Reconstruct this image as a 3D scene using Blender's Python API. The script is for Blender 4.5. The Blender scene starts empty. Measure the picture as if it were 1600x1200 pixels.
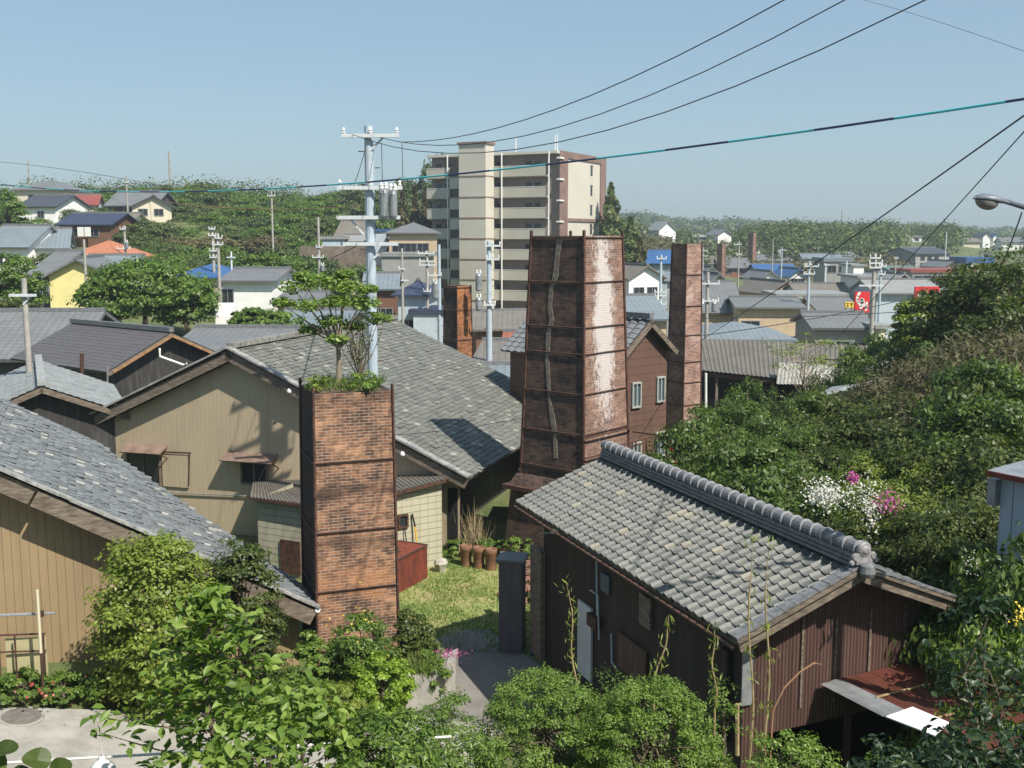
import bpy, math, random
import numpy as np
from mathutils import Vector
R = math.radians
random.seed(7)
rng = np.random.default_rng(7)
sc = bpy.context.scene
C = sc.collection

# ------------------------------------------------------------------ camera, sky, sun, exposure
F = 1700.0; TH = math.atan(230/1700); H = 10.0
cam_d = bpy.data.cameras.new('camera'); cam = bpy.data.objects.new('camera', cam_d); C.objects.link(cam)
cam.location = (0, 0, H); cam.rotation_euler = (math.pi/2-TH, 0, 0)
cam_d.sensor_width = 36; cam_d.lens = 36*F/1600; cam_d.clip_start = .1; cam_d.clip_end = 6000
sc.camera = cam
SUN = Vector((.55, -.62, 1)).normalized()
el = math.asin(SUN.z); azs = math.atan2(SUN.x, SUN.y)
w = bpy.data.worlds.new("World"); sc.world = w; w.use_nodes = True
nt = w.node_tree; bg = nt.nodes['Background']
sky = nt.nodes.new('ShaderNodeTexSky'); sky.sky_type = 'NISHITA'; sky.sun_disc = False
sky.sun_elevation = el; sky.sun_rotation = azs; sky.air_density = 1.0; sky.dust_density = .9; sky.ozone_density = 1.6
hz_ = nt.nodes.new('ShaderNodeMix'); hz_.data_type = 'RGBA'; hz_.inputs[0].default_value = .6   # thin even summer haze over the whole sky
hz_.inputs[7].default_value = (1.87, 2.90, 3.68, 1); nt.links.new(sky.outputs[0], hz_.inputs[6]); nt.links.new(hz_.outputs[2], bg.inputs[0]); bg.inputs[1].default_value = .10
sd = bpy.data.lights.new('sun', 'SUN'); sd.energy = 5.0; sd.angle = R(.53); sd.color = (1, .93, .82)
so = bpy.data.objects.new('sun', sd); C.objects.link(so); so.rotation_euler = SUN.to_track_quat('Z', 'Y').to_euler()
sc.view_settings.view_transform = 'Standard'; sc.view_settings.look = 'None'
sc.view_settings.exposure = 0.62; sc.view_settings.gamma = 1
sc.render.engine = 'CYCLES'
sc.cycles.max_bounces = 5; sc.cycles.transparent_max_bounces = 4; sc.cycles.volume_bounces = 0

# ------------------------------------------------------------------ geometry helpers
V = lambda *a: np.array(a, float)
O = V(0, 0, H)
def ray(px, py):
    a = (px-800)/F; b = (600-py)/F
    return V(a, math.cos(TH)+b*math.sin(TH), -math.sin(TH)+b*math.cos(TH))
def P(px, py, d): r = ray(px, py); return O+r*(d/r[1])
def Z(px, py, z): r = ray(px, py); return O+r*((z-H)/r[2])
def D(az): a = R(az); return V(math.sin(a), math.cos(a), 0)
def onp(px, py, p0, n): r = ray(px, py); return O+r*(((p0-O)@n)/(r@n))
UP = V(0, 0, 1)
def S(t): t = np.clip(t, 0, 1); return t*t*(3-2*t)
def nrm(v): return v/max(1e-9, np.linalg.norm(v))

def hfar(x, y):
    return 0*x
def terr(x, y):
    x = np.asarray(x, float); y = np.asarray(y, float)
    h = 8.4*(1-S((y-1)/18))*np.where(y > -30, 1, 1)
    h = np.maximum(h, 7.0*np.exp(-((x-25)/11)**2-((y-31)/15)**2)-.35)
    h = np.maximum(h, 7.8*S((x-10)/8)*(1-S((y-8)/16)))
    h = h+11*S((y-88)/75)*S((-6-x)/34)+4*S((y-170)/80)*S((-6-x)/60)
    h = h+5*S((y-150)/60)*np.exp(-((x-24)/20)**2)*(1-S((y-260)/80))
    a = np.arctan2(x, np.maximum(y, 1))
    n = np.sin(a*23+1)+.6*np.sin(a*51+2)
    h = h+(7.2+1.2*n)*S((y-215)/110)*S((a+.05)/.12)*(1-.35*S((y-500)/80))
    h = h+(13+2.0*n)*S((y-640)/240)*(1-.8*S((a-.17)/.09))
    return h

class MB:
    def __init__(s): s.v = []; s.f = []; s.uv = {}
    def add(s, pts, faces, uvs=None):
        b = len(s.v); s.v += [tuple(p) for p in pts]
        for i, f in enumerate(faces):
            if uvs is not None: s.uv[len(s.f)] = uvs[i]
            s.f.append(tuple(b+k for k in f))
        return s
    def poly(s, *pts, uv=None): return s.add(pts, [tuple(range(len(pts)))], [uv] if uv else None)
    def hexa(s, b, t):      # 4 bottom pts ccw from above, 4 top pts
        return s.add(list(b)+list(t), [(3, 2, 1, 0), (4, 5, 6, 7), (0, 1, 5, 4), (1, 2, 6, 5), (2, 3, 7, 6), (3, 0, 4, 7)])
    def box(s, c, ex, ey, ez, sx, sy, sz):   # centre, axes, full sizes
        c = np.array(c, float); a = np.array(ex)*sx/2; b = np.array(ey)*sy/2; d = np.array(ez)*sz/2
        return s.hexa([c-a-b-d, c+a-b-d, c+a+b-d, c-a+b-d], [c-a-b+d, c+a-b+d, c+a+b+d, c-a+b+d])
    def beam(s, p, q, w, h, up=UP):   # box along p->q
        p = np.array(p, float); q = np.array(q, float); L = np.linalg.norm(q-p); e = (q-p)/L
        x = nrm(np.cross(e, up)) if np.linalg.norm(np.cross(e, up)) > 1e-3 else V(1, 0, 0)
        u = np.cross(x, e); return s.box((p+q)/2, x, e, u, w, L, h)
    def tube(s, pts, rad, n=8, cap=True):
        pts = [np.array(p, float) for p in pts]; m = len(pts)
        if not hasattr(rad, '__len__'): rad = [rad]*m
        ref = None; vs = []
        for i, p in enumerate(pts):
            t = nrm(pts[min(i+1, m-1)]-pts[max(i-1, 0)])
            if ref is None: ref = V(1, 0, 0) if abs(t[0]) < .8 else V(0, 1, 0)
            a = nrm(np.cross(t, ref)); b = np.cross(t, a); ref = np.cross(a, t) if False else ref
            for k in range(n):
                th = 2*math.pi*k/n; vs.append(p+rad[i]*(a*math.cos(th)+b*math.sin(th)))
        fs = []
        for i in range(m-1):
            for k in range(n):
                k2 = (k+1) % n; fs.append((i*n+k, i*n+k2, (i+1)*n+k2, (i+1)*n+k))
        if cap: fs += [tuple(range(n))[::-1], tuple((m-1)*n+k for k in range(n))]
        return s.add(vs, fs)
    def lathe(s, c, prof, n=14, axis=UP, close=True):   # prof [(r,h)]
        axis = nrm(np.array(axis, float)); a = nrm(np.cross(axis, V(0, 1, 0) if abs(axis[1]) < .9 else V(1, 0, 0))); b = np.cross(axis, a)
        vs = []; fs = []
        for r, h in prof:
            for k in range(n): th = 2*math.pi*k/n; vs.append(np.array(c)+axis*h+r*(a*math.cos(th)+b*math.sin(th)))
        for i in range(len(prof)-1):
            for k in range(n): k2 = (k+1) % n; fs.append((i*n+k, i*n+k2, (i+1)*n+k2, (i+1)*n+k))
        if close: fs += [tuple(range(n))[::-1], tuple((len(prof)-1)*n+k for k in range(n))]
        return s.add(vs, fs)
    def slab(s, pts, th, nd=None):   # polygon thickened against its normal
        pts = [np.array(p, float) for p in pts]; n = nrm(np.cross(pts[1]-pts[0], pts[2]-pts[1]))
        if nd is not None and n@np.array(nd) < 0: pts = pts[::-1]; n = -n
        k = len(pts); lo = [p-n*th for p in pts]
        return s.add(pts+lo, [tuple(range(k)), tuple(range(k, 2*k))[::-1]]+[(i, k+i, k+(i+1) % k, (i+1) % k) for i in range(k)])
    def build(s, name, m, parent=None, loc=None, smooth=False):
        v = np.array(s.v, float)
        if parent is not None: loc = np.array(parent['_o'])
        elif loc is None: loc = V((v[:, 0].min()+v[:, 0].max())/2, (v[:, 1].min()+v[:, 1].max())/2, v[:, 2].min())
        loc = np.array(loc, float)
        me = bpy.data.meshes.new(name); me.from_pydata((v-loc).tolist(), [], s.f)
        ul = me.uv_layers.new(name='UVMap'); uv = np.zeros((len(me.loops), 2)); k = 0
        for i, f in enumerate(s.f):
            if i in s.uv and s.uv[i] is not None:
                for j, q in enumerate(s.uv[i]): uv[k+j] = q
            else:
                q = v[list(f)]; n = np.zeros(3)
                for j in range(len(f)):
                    a = q[j]; b = q[(j+1) % len(f)]; n += np.cross(a, b)
                n = nrm(n)
                if abs(n[2]) > .985: t = V(1, 0, 0); b = V(0, 1, 0)
                else: t = nrm(np.cross(UP, n)); b = np.cross(n, t)
                uv[k:k+len(f), 0] = q@t; uv[k:k+len(f), 1] = q@b
            k += len(f)
        ul.data.foreach_set('uv', uv.ravel())
        me.materials.append(m)
        if smooth: me.polygons.foreach_set('use_smooth', [True]*len(me.polygons))
        o = bpy.data.objects.new(name, me); C.objects.link(o)
        if parent is not None: o.parent = parent; o['_o'] = list(loc)
        else: o.location = loc; o['_o'] = list(loc)
        return o

def tag(o, label=None, cat=None, group=None, kind=None):
    for k, x in (('label', label), ('category', cat), ('group', group), ('kind', kind)):
        if x: o[k] = x
    return o
def thing(name, label, cat, loc, group=None):
    o = bpy.data.objects.new(name, None); o.empty_display_size = .2; C.objects.link(o)
    o.location = tuple(float(a) for a in loc); o['_o'] = [float(a) for a in loc]
    return tag(o, label, cat, group)
def copy_tree(o, parent=None):
    c = o.copy(); C.objects.link(c); c.parent = parent
    for ch in list(o.children): copy_tree(ch, c)
    return c

# ------------------------------------------------------------------ materials
class NT:
    def __init__(s, name):
        s.m = bpy.data.materials.new(name); s.m.use_nodes = True; s.t = s.m.node_tree; s.b = s.t.nodes['Principled BSDF']
        s.out = s.t.nodes['Material Output']
    def n(s, typ, **kw):
        x = s.t.nodes.new('ShaderNode'+typ)
        for k, v in kw.items():
            if k.startswith('i_'):
                key = k[2:]; key = int(key) if key.isdigit() else key.replace('_', ' '); x.inputs[key].default_value = v
            else: setattr(x, k, v)
        return x
    def l(s, a, b): s.t.links.new(a, b)
    def math(s, op, a, b=None, c=None):
        x = s.n('Math', operation=op)
        for i, q in enumerate((a, b, c)):
            if q is None: continue
            if isinstance(q, (int, float)): x.inputs[i].default_value = q
            else: s.l(q, x.inputs[i])
        return x.outputs[0]
    def mix(s, f, a, b, mode='MIX'):
        x = s.n('Mix', data_type='RGBA', blend_type=mode)
        for i, q in ((0, f), (6, a), (7, b)):
            if isinstance(q, (int, float)): x.inputs[i].default_value = q
            elif isinstance(q, tuple): x.inputs[i].default_value = (*q, 1)[:4]
            else: s.l(q, x.inputs[i])
        return x.outputs[2]
    def ramp(s, f, stops):
        x = s.n('ValToRGB'); e = x.color_ramp.elements
        while len(e) > 1: e.remove(e[-1])
        for i, (p, c) in enumerate(stops):
            q = e[0] if i == 0 else e.new(p)
            q.position = p; q.color = (*c, 1) if isinstance(c, tuple) else (c, c, c, 1)
        s.l(f, x.inputs[0]); return x.outputs[0]
    def noise(s, vec, scale, detail=4, rough=.55):
        x = s.n('TexNoise', i_Scale=scale, i_Detail=detail, i_Roughness=rough); s.l(vec, x.inputs['Vector']); return x.outputs[0]
    def uv(s): return s.n('UVMap').outputs[0]
    def obj(s): return s.n('TexCoord').outputs['Object']
    def scale(s, vec, *k):
        x = s.n('VectorMath', operation='MULTIPLY', i_1=k); s.l(vec, x.inputs[0]); return x.outputs[0]
    def bump(s, h, st=.5, dist=.02):
        x = s.n('Bump', i_Strength=st, i_Distance=dist); s.l(h, x.inputs['Height']); s.l(x.outputs[0], s.b.inputs['Normal'])
    def col(s, c): s.l(c, s.b.inputs['Base Color'])
def plain(name, c, c2=None, sc_=3, rough=.7, metal=0, st=(1, 1, 1), bump=0, spec=.4, thr=(.35, .65)):
    k = NT(name); c2 = c2 or tuple(x*.7 for x in c)
    f = k.noise(k.scale(k.obj(), *st), sc_, 5, .6)
    k.col(k.ramp(f, [(thr[0], c2), (thr[1], c)])); k.b.inputs['Roughness'].default_value = rough
    k.b.inputs['Metallic'].default_value = metal; k.b.inputs['Specular IOR Level'].default_value = spec
    if bump: k.bump(f, .6, bump)
    return k.m
def siding(name, c, c2, pitch, depth=.3, rough=.6, line=.08, dirt=(.1, .09, .07), hz=None, streak=.35):
    k = NT(name); u = k.uv(); x = k.n('SeparateXYZ'); k.l(u, x.inputs[0])
    fr = k.math('FRACT', k.math('DIVIDE', x.outputs[0], pitch))
    ln = k.math('LESS_THAN', fr, line)
    st = k.noise(k.scale(u, 3.5, .35, 1), 1.5, 6, .65); big = k.noise(u, .5, 3)
    cc = k.mix(k.ramp(big, [(.3, 0.), (.7, 1.)]), c, c2)
    cc = k.mix(k.math('MULTIPLY', k.ramp(st, [(.5, 0.), (.75, 1.)]), streak), cc, dirt)
    cc = k.mix(k.math('MULTIPLY', ln, depth), cc, (.02, .018, .015))
    if hz:
        f2 = k.math('LESS_THAN', k.math('FRACT', k.math('DIVIDE', x.outputs[1], hz)), .12)
        cc = k.mix(k.math('MULTIPLY', f2, .5), cc, (.02, .018, .015))
    k.col(cc); k.b.inputs['Roughness'].default_value = rough; k.bump(k.math('SUBTRACT', 1, ln), .6, .02)
    return k.m
def brick(name, tones, mortar, stain=None, soot=.5, w_=.22, h_=.071):
    k = NT(name); u = k.uv()
    b = k.n('TexBrick', offset=.5, i_Scale=1., i_Mortar_Size=.009, i_Mortar_Smooth=.3, i_Bias=0., i_Brick_Width=w_, i_Row_Height=h_)
    b.inputs['Color1'].default_value = (0, 0, 0, 1); b.inputs['Color2'].default_value = (1, 1, 1, 1); b.inputs['Mortar'].default_value = (.5, .5, .5, 1)
    k.l(u, b.inputs['Vector'])
    n1 = k.noise(u, 1.1, 5, .6); n2 = k.noise(k.scale(u, 1, 1.6, 1), 3.3, 4, .6)
    f = k.math('ADD', k.math('MULTIPLY', b.outputs['Color'], .24), k.math('ADD', k.math('MULTIPLY', k.math('SUBTRACT', n1, .5), 1.5), .42))
    c = k.ramp(f, [(.25, tones[0]), (.45, tones[1]), (.62, tones[2]), (.84, tones[3])])
    mf = b.outputs['Fac']
    c = k.mix(k.math('MULTIPLY', mf, .9), c, mortar)
    c = k.mix(k.math('MULTIPLY', k.ramp(n2, [(.48, 0.), (.66, 1.)]), soot), c, (.02, .017, .016))
    if stain is not None: c = stain(k, u, c)
    k.col(c); k.b.inputs['Roughness'].default_value = .9; k.b.inputs['Specular IOR Level'].default_value = .2
    k.bump(k.math('ADD', k.math('SUBTRACT', 1, mf), k.math('MULTIPLY', k.noise(u, 25, 3), .5)), .7, .012)
    return k.m
def tilemat(name, stops, bright=.08, bc=(.5, .48, .4), rough=.55, grime=.5):
    # UV is in tile units: one random tone per tile
    k = NT(name); u = k.uv(); fl = k.n('VectorMath', operation='FLOOR'); k.l(u, fl.inputs[0])
    wn = k.n('TexWhiteNoise', noise_dimensions='2D'); k.l(fl.outputs[0], wn.inputs['Vector'])
    sn = k.noise(k.scale(u, .35, 1.6, 1), 1.0, 5, .7); c = k.ramp(k.math('ADD', k.math('MULTIPLY', wn.outputs[0], .42), k.math('MULTIPLY', k.ramp(sn, [(.3, 0.), (.7, 1.)]), .58)), stops)
    wn2 = k.n('TexWhiteNoise', noise_dimensions='2D'); a = k.n('VectorMath', operation='ADD', i_1=(17.3, 9.1, 0)); k.l(fl.outputs[0], a.inputs[0]); k.l(a.outputs[0], wn2.inputs['Vector'])
    c = k.mix(k.math('LESS_THAN', wn2.outputs[0], bright), c, bc)
    ob = k.obj(); n = k.noise(ob, 1.3, 6, .65); n3 = k.noise(ob, 14, 4, .7)
    c = k.mix(k.math('MULTIPLY', k.ramp(n, [(.42, 0.), (.66, 1.)]), grime), c, (.07, .07, .062))
    c = k.mix(k.math('MULTIPLY', k.ramp(n3, [(.5, 0.), (.75, 1.)]), .45), c, (.2, .205, .18))
    k.col(c); k.b.inputs['Roughness'].default_value = rough; k.b.inputs['Specular IOR Level'].default_value = .35
    k.bump(n3, .35, .01); return k.m
def leafmat(name, stops, rough=.45, trans=.38, vs=1.2, spec=.4, tc=None):
    k = NT(name); g = k.n('NewGeometry'); ri = g.outputs['Random Per Island']
    n = k.noise(g.outputs['Position'], vs, 3, .6)
    f = k.math('ADD', k.math('MULTIPLY', ri, .5), k.math('MULTIPLY', n, .5))
    c = k.ramp(f, stops); k.col(c); k.b.inputs['Roughness'].default_value = rough; k.b.inputs['Specular IOR Level'].default_value = spec
    tr = k.n('BsdfTranslucent'); t2 = k.mix(1., c, tc or (1.3, 1.5, .5), 'MULTIPLY'); k.l(t2, tr.inputs[0])
    mx = k.n('MixShader', i_0=trans); k.l(k.b.outputs[0], mx.inputs[1]); k.l(tr.outputs[0], mx.inputs[2]); k.l(mx.outputs[0], k.out.inputs[0])
    return k.m
def roofmat(name, c, c2, pitch=.28, rough=.5, rib=True, depth=.35):
    k = NT(name); u = k.uv(); x = k.n('SeparateXYZ'); k.l(u, x.inputs[0])
    fr = k.math('LESS_THAN', k.math('FRACT', k.math('DIVIDE', x.outputs[0], pitch)), .25)
    fv = k.math('LESS_THAN', k.math('FRACT', k.math('DIVIDE', x.outputs[1], pitch)), .2)
    n = k.noise(u, .8, 6, .65); n2 = k.noise(u, 6, 3, .7)
    cc = k.mix(k.ramp(n, [(.35, 0.), (.65, 1.)]), c, c2); cc = k.mix(k.math('MULTIPLY', n2, .5), cc, tuple(min(1, a*1.5) for a in c))
    cc = k.mix(k.math('MULTIPLY', k.math('MAXIMUM', fr, fv) if rib else fr, depth), cc, tuple(a*.35 for a in c))
    k.col(cc); k.b.inputs['Roughness'].default_value = rough; return k.m

M = {}
M['iron'] = plain('rusted_iron', (.10, .045, .03), (.035, .02, .016), 8, .8)
def eff(k, u, c):       # white salt bloom running down the lit face of the big chimney (UV x = metres from the near corner)
    x = k.n('SeparateXYZ'); k.l(u, x.inputs[0]); ux, uy = x.outputs[0], x.outputs[1]
    wob = k.noise(k.scale(u, .8, .5, 1), 1.3, 4, .6)
    ctr = k.math('ADD', k.math('MULTIPLY', k.math('SUBTRACT', wob, .5), .8), 1.25)
    d = k.math('ABSOLUTE', k.math('SUBTRACT', ux, ctr))
    band = k.math('SUBTRACT', 1, k.math('DIVIDE', d, .72))
    hgt = k.math('SUBTRACT', 1, k.math('DIVIDE', k.math('ABSOLUTE', k.math('SUBTRACT', uy, 7.5)), 3.9))
    m = k.math('ADD', k.math('MULTIPLY', band, k.math('ADD', k.math('MULTIPLY', hgt, 2.2), .1)), k.math('MULTIPLY', k.math('SUBTRACT', k.noise(k.scale(u, 3, 1.6, 1), 2.6, 8, .8), .5), 5.0))
    return k.mix(k.ramp(m, [(.38, 0.), (1.15, .78)]), c, (.60, .56, .54))
def sootband(k, u, c):   # soot bands and fresh orange patches on the front chimney
    x = k.n('SeparateXYZ'); k.l(u, x.inputs[0]); y = x.outputs[1]; nz = k.noise(k.scale(u, .7, 1.2, 1), 1.6, 6, .7)
    for z0, w_, s_ in ((4.15, .35, .75), (2.95, .3, .6), (6.35, .35, .5)):
        m = k.math('ADD', k.math('SUBTRACT', 1, k.math('DIVIDE', k.math('ABSOLUTE', k.math('SUBTRACT', y, z0)), w_)), k.math('MULTIPLY', k.math('SUBTRACT', nz, .5), 3.2))
        c = k.mix(k.math('MULTIPLY', k.ramp(m, [(.3, 0.), (1., 1.)]), s_), c, (.045, .03, .025))
    m = k.math('ADD', k.math('SUBTRACT', 1, k.math('DIVIDE', k.math('ABSOLUTE', k.math('SUBTRACT', y, 2.0)), .75)), k.math('MULTIPLY', k.math('SUBTRACT', nz, .5), 4.))
    return k.mix(k.math('MULTIPLY', k.ramp(m, [(.3, 0.), (1., 1.)]), .42), c, (.48, .23, .11))
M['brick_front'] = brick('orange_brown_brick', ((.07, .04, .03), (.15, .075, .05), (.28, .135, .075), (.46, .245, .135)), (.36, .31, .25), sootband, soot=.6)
M['brick_dark'] = brick('sooty_and_shaded_brick', ((.035, .026, .024), (.068, .045, .038), (.11, .065, .052), (.16, .095, .072)), (.10, .088, .078), soot=.65)  # soot, plus the darkness of shaded chimney faces put into the colour
M['brick_black'] = brick('sooty_shaded_face_brick', ((.018, .014, .014), (.032, .022, .02), (.05, .03, .025), (.08, .045, .035)), (.05, .042, .038), soot=.7)  # darker copy of the front brick, shade of its side faces painted in
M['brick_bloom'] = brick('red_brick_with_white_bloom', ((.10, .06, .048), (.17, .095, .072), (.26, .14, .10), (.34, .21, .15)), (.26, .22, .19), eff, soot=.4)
M['brick_mid'] = brick('weathered_brick', ((.08, .045, .035), (.16, .075, .055), (.24, .115, .08), (.32, .2, .16)), (.26, .21, .19), soot=.4)
M['brick_orange'] = brick('orange_brick', ((.1, .045, .025), (.2, .08, .035), (.34, .13, .05), (.45, .18, .06)), (.2, .13, .09), soot=.55)
M['mortar_patch'] = plain('grey_mortar', (.23, .205, .16), (.10, .08, .065), 9, .9)
M['tile_c'] = tilemat('grey_tan_tiles', [(0, (.06, .064, .066)), (.35, (.095, .102, .10)), (.7, (.135, .14, .13)), (1, (.165, .16, .138))], .035, (.19, .18, .14), grime=.35)
M['tile_b'] = tilemat('weathered_grey_tiles', [(0, (.078, .082, .075)), (.4, (.12, .126, .115)), (.75, (.165, .172, .155)), (1, (.22, .222, .195))], .03, (.28, .28, .24), grime=.4, rough=.65)
M['tile_a'] = tilemat('blue_grey_tiles', [(0, (.075, .083, .092)), (.4, (.12, .132, .142)), (.75, (.172, .185, .194)), (1, (.23, .24, .245))], .04, (.33, .325, .29), grime=.3, rough=.5)
M['ridge_tile'] = plain('grey_ridge_tile', (.19, .195, .205), (.10, .105, .11), 9, .45)
M['wood_grey'] = plain('weathered_board', (.20, .165, .13), (.085, .065, .05), 4, .85, st=(1, 1, 4))
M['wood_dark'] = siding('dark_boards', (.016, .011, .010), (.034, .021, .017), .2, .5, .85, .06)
M['wood_brown'] = None
M['siding_a'] = siding('tan_board_siding', (.315, .235, .135), (.275, .205, .12), .28, .5, .6, .05, streak=.2)
M['siding_b'] = siding('beige_metal_siding', (.42, .345, .24), (.38, .31, .215), .16, .13, .55, .1, hz=None, streak=.38, dirt=(.26, .19, .12))
M['corr_brown'] = siding('brown_corrugated_sheet', (.088, .045, .036), (.065, .036, .03), .9, .5, .65, .02, dirt=(.16, .11, .09), streak=.5)
M['block_cream'] = siding('cream_block_wall', (.44, .42, .31), (.37, .35, .26), .3, .3, .8, .05, hz=.2, streak=.3)
M['black_wall'] = siding('charred_and_shaded_boards', (.022, .02, .02), (.04, .036, .034), .25, .4, .7, .06, dirt=(.12, .12, .11), streak=.6)
M['corr_grey'] = siding('grey_corrugated_roofing', (.165, .152, .13), (.12, .108, .093), .13, .5, .75, .3, dirt=(.09, .075, .06), streak=.6)
M['rust_roof'] = siding('rusty_corrugated_roofing', (.15, .042, .026), (.09, .03, .022), .16, .35, .6, .25, dirt=(.2, .07, .035), streak=.5)
M['rust'] = plain('red_rust', (.20, .042, .022), (.09, .024, .016), 5, .8, st=(1, 1, .4))
M['galv'] = plain('galvanised_sheet', (.30, .32, .34), (.2, .21, .22), 3, .4, metal=.3)
M['white'] = plain('white_paint', (.72, .72, .70), (.62, .62, .6), 3, .5)
M['whitemetal'] = plain('bare_white_sheet', (.82, .82, .84), (.7, .7, .72), 2, .35)
M['concrete'] = plain('concrete', (.33, .32, .29), (.23, .22, .2), 2, .85, bump=.01)
M['pole'] = plain('pale_blue_grey_steel', (.40, .47, .53), (.33, .39, .45), 4, .5)
M['pole_c'] = plain('concrete_pole', (.36, .34, .31), (.27, .26, .24), 4, .8)
M['pole_w'] = plain('galvanised_arm', (.56, .60, .62), (.48, .5, .52), 4, .5)
M['black'] = plain('black_rubber', (.02, .02, .022), None, 3, .6)
M['wire'] = plain('dark_cable', (.035, .035, .045), None, 3, .6)
k = NT('teal_and_navy_cable'); xx = k.n('SeparateXYZ'); k.l(k.obj(), xx.inputs[0])
k.col(k.mix(k.math('GREATER_THAN', k.math('FRACT', k.math('MULTIPLY', xx.outputs[0], .62)), .45), (.02, .03, .10), (.06, .42, .48))); M['wire_teal'] = k.m
k = NT('dark_window_glass'); k.b.inputs['Base Color'].default_value = (.025, .03, .035, 1); k.b.inputs['Roughness'].default_value = .12; M['glass'] = k.m
k = NT('blue_grey_glass'); k.b.inputs['Base Color'].default_value = (.10, .14, .17, 1); k.b.inputs['Roughness'].default_value = .15; M['glass_blue'] = k.m  # even blue-grey base colour, low roughness
M['bark'] = plain('bark', (.15, .12, .085), (.07, .055, .04), 6, .9, st=(1, 1, .3), bump=.02)
M['stem_tan'] = plain('dry_stem', (.36, .28, .15), (.24, .17, .09), 8, .8)
M['soil'] = plain('soil', (.13, .09, .06), (.06, .05, .03), 6, .95)
M['clay'] = plain('brown_glazed_clay', (.22, .11, .06), (.13, .065, .04), 4, .7)
M['terracotta'] = plain('terracotta', (.36, .13, .07), (.26, .09, .05), 4, .7)
M['yellow'] = plain('yellow_paint', (.7, .42, .05), None, 3, .5)
M['red'] = plain('red_sign', (.62, .025, .03), (.52, .02, .03), 1, .5)
M['redorange'] = plain('orange_red_paint', (.72, .06, .03), None, 3, .4)
M['stone'] = plain('pale_stone', (.45, .43, .38), (.25, .24, .2), 7, .9)
L = {}
L['bright'] = leafmat('bright_leaves', [(.2, (.06, .112, .018)), (.5, (.14, .225, .038)), (.8, (.25, .335, .075))], vs=1.5)
L['olive'] = leafmat('olive_leaves', [(.2, (.08, .12, .016)), (.5, (.17, .225, .035)), (.8, (.29, .34, .07))], vs=1.6)
L['dark'] = leafmat('dark_glossy_leaves', [(.2, (.024, .045, .011)), (.5, (.06, .09, .02)), (.8, (.15, .165, .045))], rough=.45, vs=1.3, spec=.35)
L['mid'] = leafmat('mid_green_leaves', [(.2, (.038, .078, .013)), (.5, (.095, .165, .028)), (.8, (.20, .285, .055))], vs=1.)
L['bankmid'] = leafmat('bank_leaves', [(.2, (.028, .058, .012)), (.5, (.07, .12, .024)), (.8, (.15, .21, .045))], vs=.9)
L['yellow'] = leafmat('yellow_green_leaves', [(.2, (.09, .16, .015)), (.5, (.19, .30, .03)), (.8, (.32, .42, .06))], vs=2)
L['wood'] = leafmat('woodland_leaves', [(.2, (.02, .044, .012)), (.42, (.045, .085, .02)), (.58, (.085, .12, .03)), (.8, (.16, .165, .05))], vs=.09, trans=.2, rough=.6)
L['wood_b'] = leafmat('brownish_woodland', [(.2, (.05, .05, .02)), (.5, (.10, .095, .04)), (.8, (.17, .14, .07))], vs=.12, trans=.2, rough=.7)
L['dryveg'] = leafmat('dry_vine_tangle', [(.2, (.06, .055, .032)), (.5, (.12, .115, .06)), (.8, (.2, .18, .10))], vs=.8, rough=.8, tc=(1, 1, .7))
L['grass'] = leafmat('grass_blades', [(.15, (.06, .12, .022)), (.5, (.13, .205, .04)), (.85, (.28, .30, .10))], vs=.7, rough=.6)
L['teal'] = leafmat('dark_teal_leaves', [(.2, (.012, .03, .014)), (.5, (.03, .06, .03)), (.8, (.07, .11, .05))], vs=2, rough=.4)
L['white_f'] = leafmat('white_petals', [(.2, (.5, .5, .45)), (.8, (.72, .72, .66))], tc=(1, 1, 1))
L['pink_f'] = leafmat('magenta_petals', [(.2, (.32, .04, .18)), (.8, (.52, .12, .34))], tc=(1, 1, 1))
L['yellow_f'] = leafmat('yellow_petals', [(.2, (.75, .55, .05)), (.8, (.85, .7, .1))], tc=(1, 1, 1))
L['red_f'] = leafmat('red_brown_leaves', [(.2, (.22, .04, .03)), (.8, (.42, .1, .06))], tc=(1, 1, 1))

# ------------------------------------------------------------------ foliage
def raw_mesh(name, v, nper, m, parent=None, loc=(0, 0, 0), faces=None):
    """v: (N*nper,3) separate n-gon leaves"""
    loc = np.array(parent['_o'] if parent is not None else loc, float)
    me = bpy.data.meshes.new(name); n = len(v)//nper
    me.vertices.add(len(v)); me.vertices.foreach_set('co', (v-loc).astype(np.float32).ravel())
    if faces is None:
        me.loops.add(len(v)); me.loops.foreach_set('vertex_index', np.arange(len(v), dtype=np.int32))
        me.polygons.add(n); me.polygons.foreach_set('loop_start', np.arange(0, n*nper, nper, dtype=np.int32))
    else:               # faces: list of local quads for each leaf
        f = np.array(faces); idx = (np.arange(n)[:, None, None]*nper+f[None]).reshape(-1).astype(np.int32)
        me.loops.add(len(idx)); me.loops.foreach_set('vertex_index', idx)
        me.polygons.add(n*len(f)); me.polygons.foreach_set('loop_start', np.arange(0, len(idx), f.shape[1], dtype=np.int32))
    me.update(calc_edges=True); me.materials.append(m)
    o = bpy.data.objects.new(name, me); C.objects.link(o)
    if parent is not None: o.parent = parent
    else: o.location = tuple(loc)
    o['_o'] = list(map(float, loc)); return o
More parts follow.
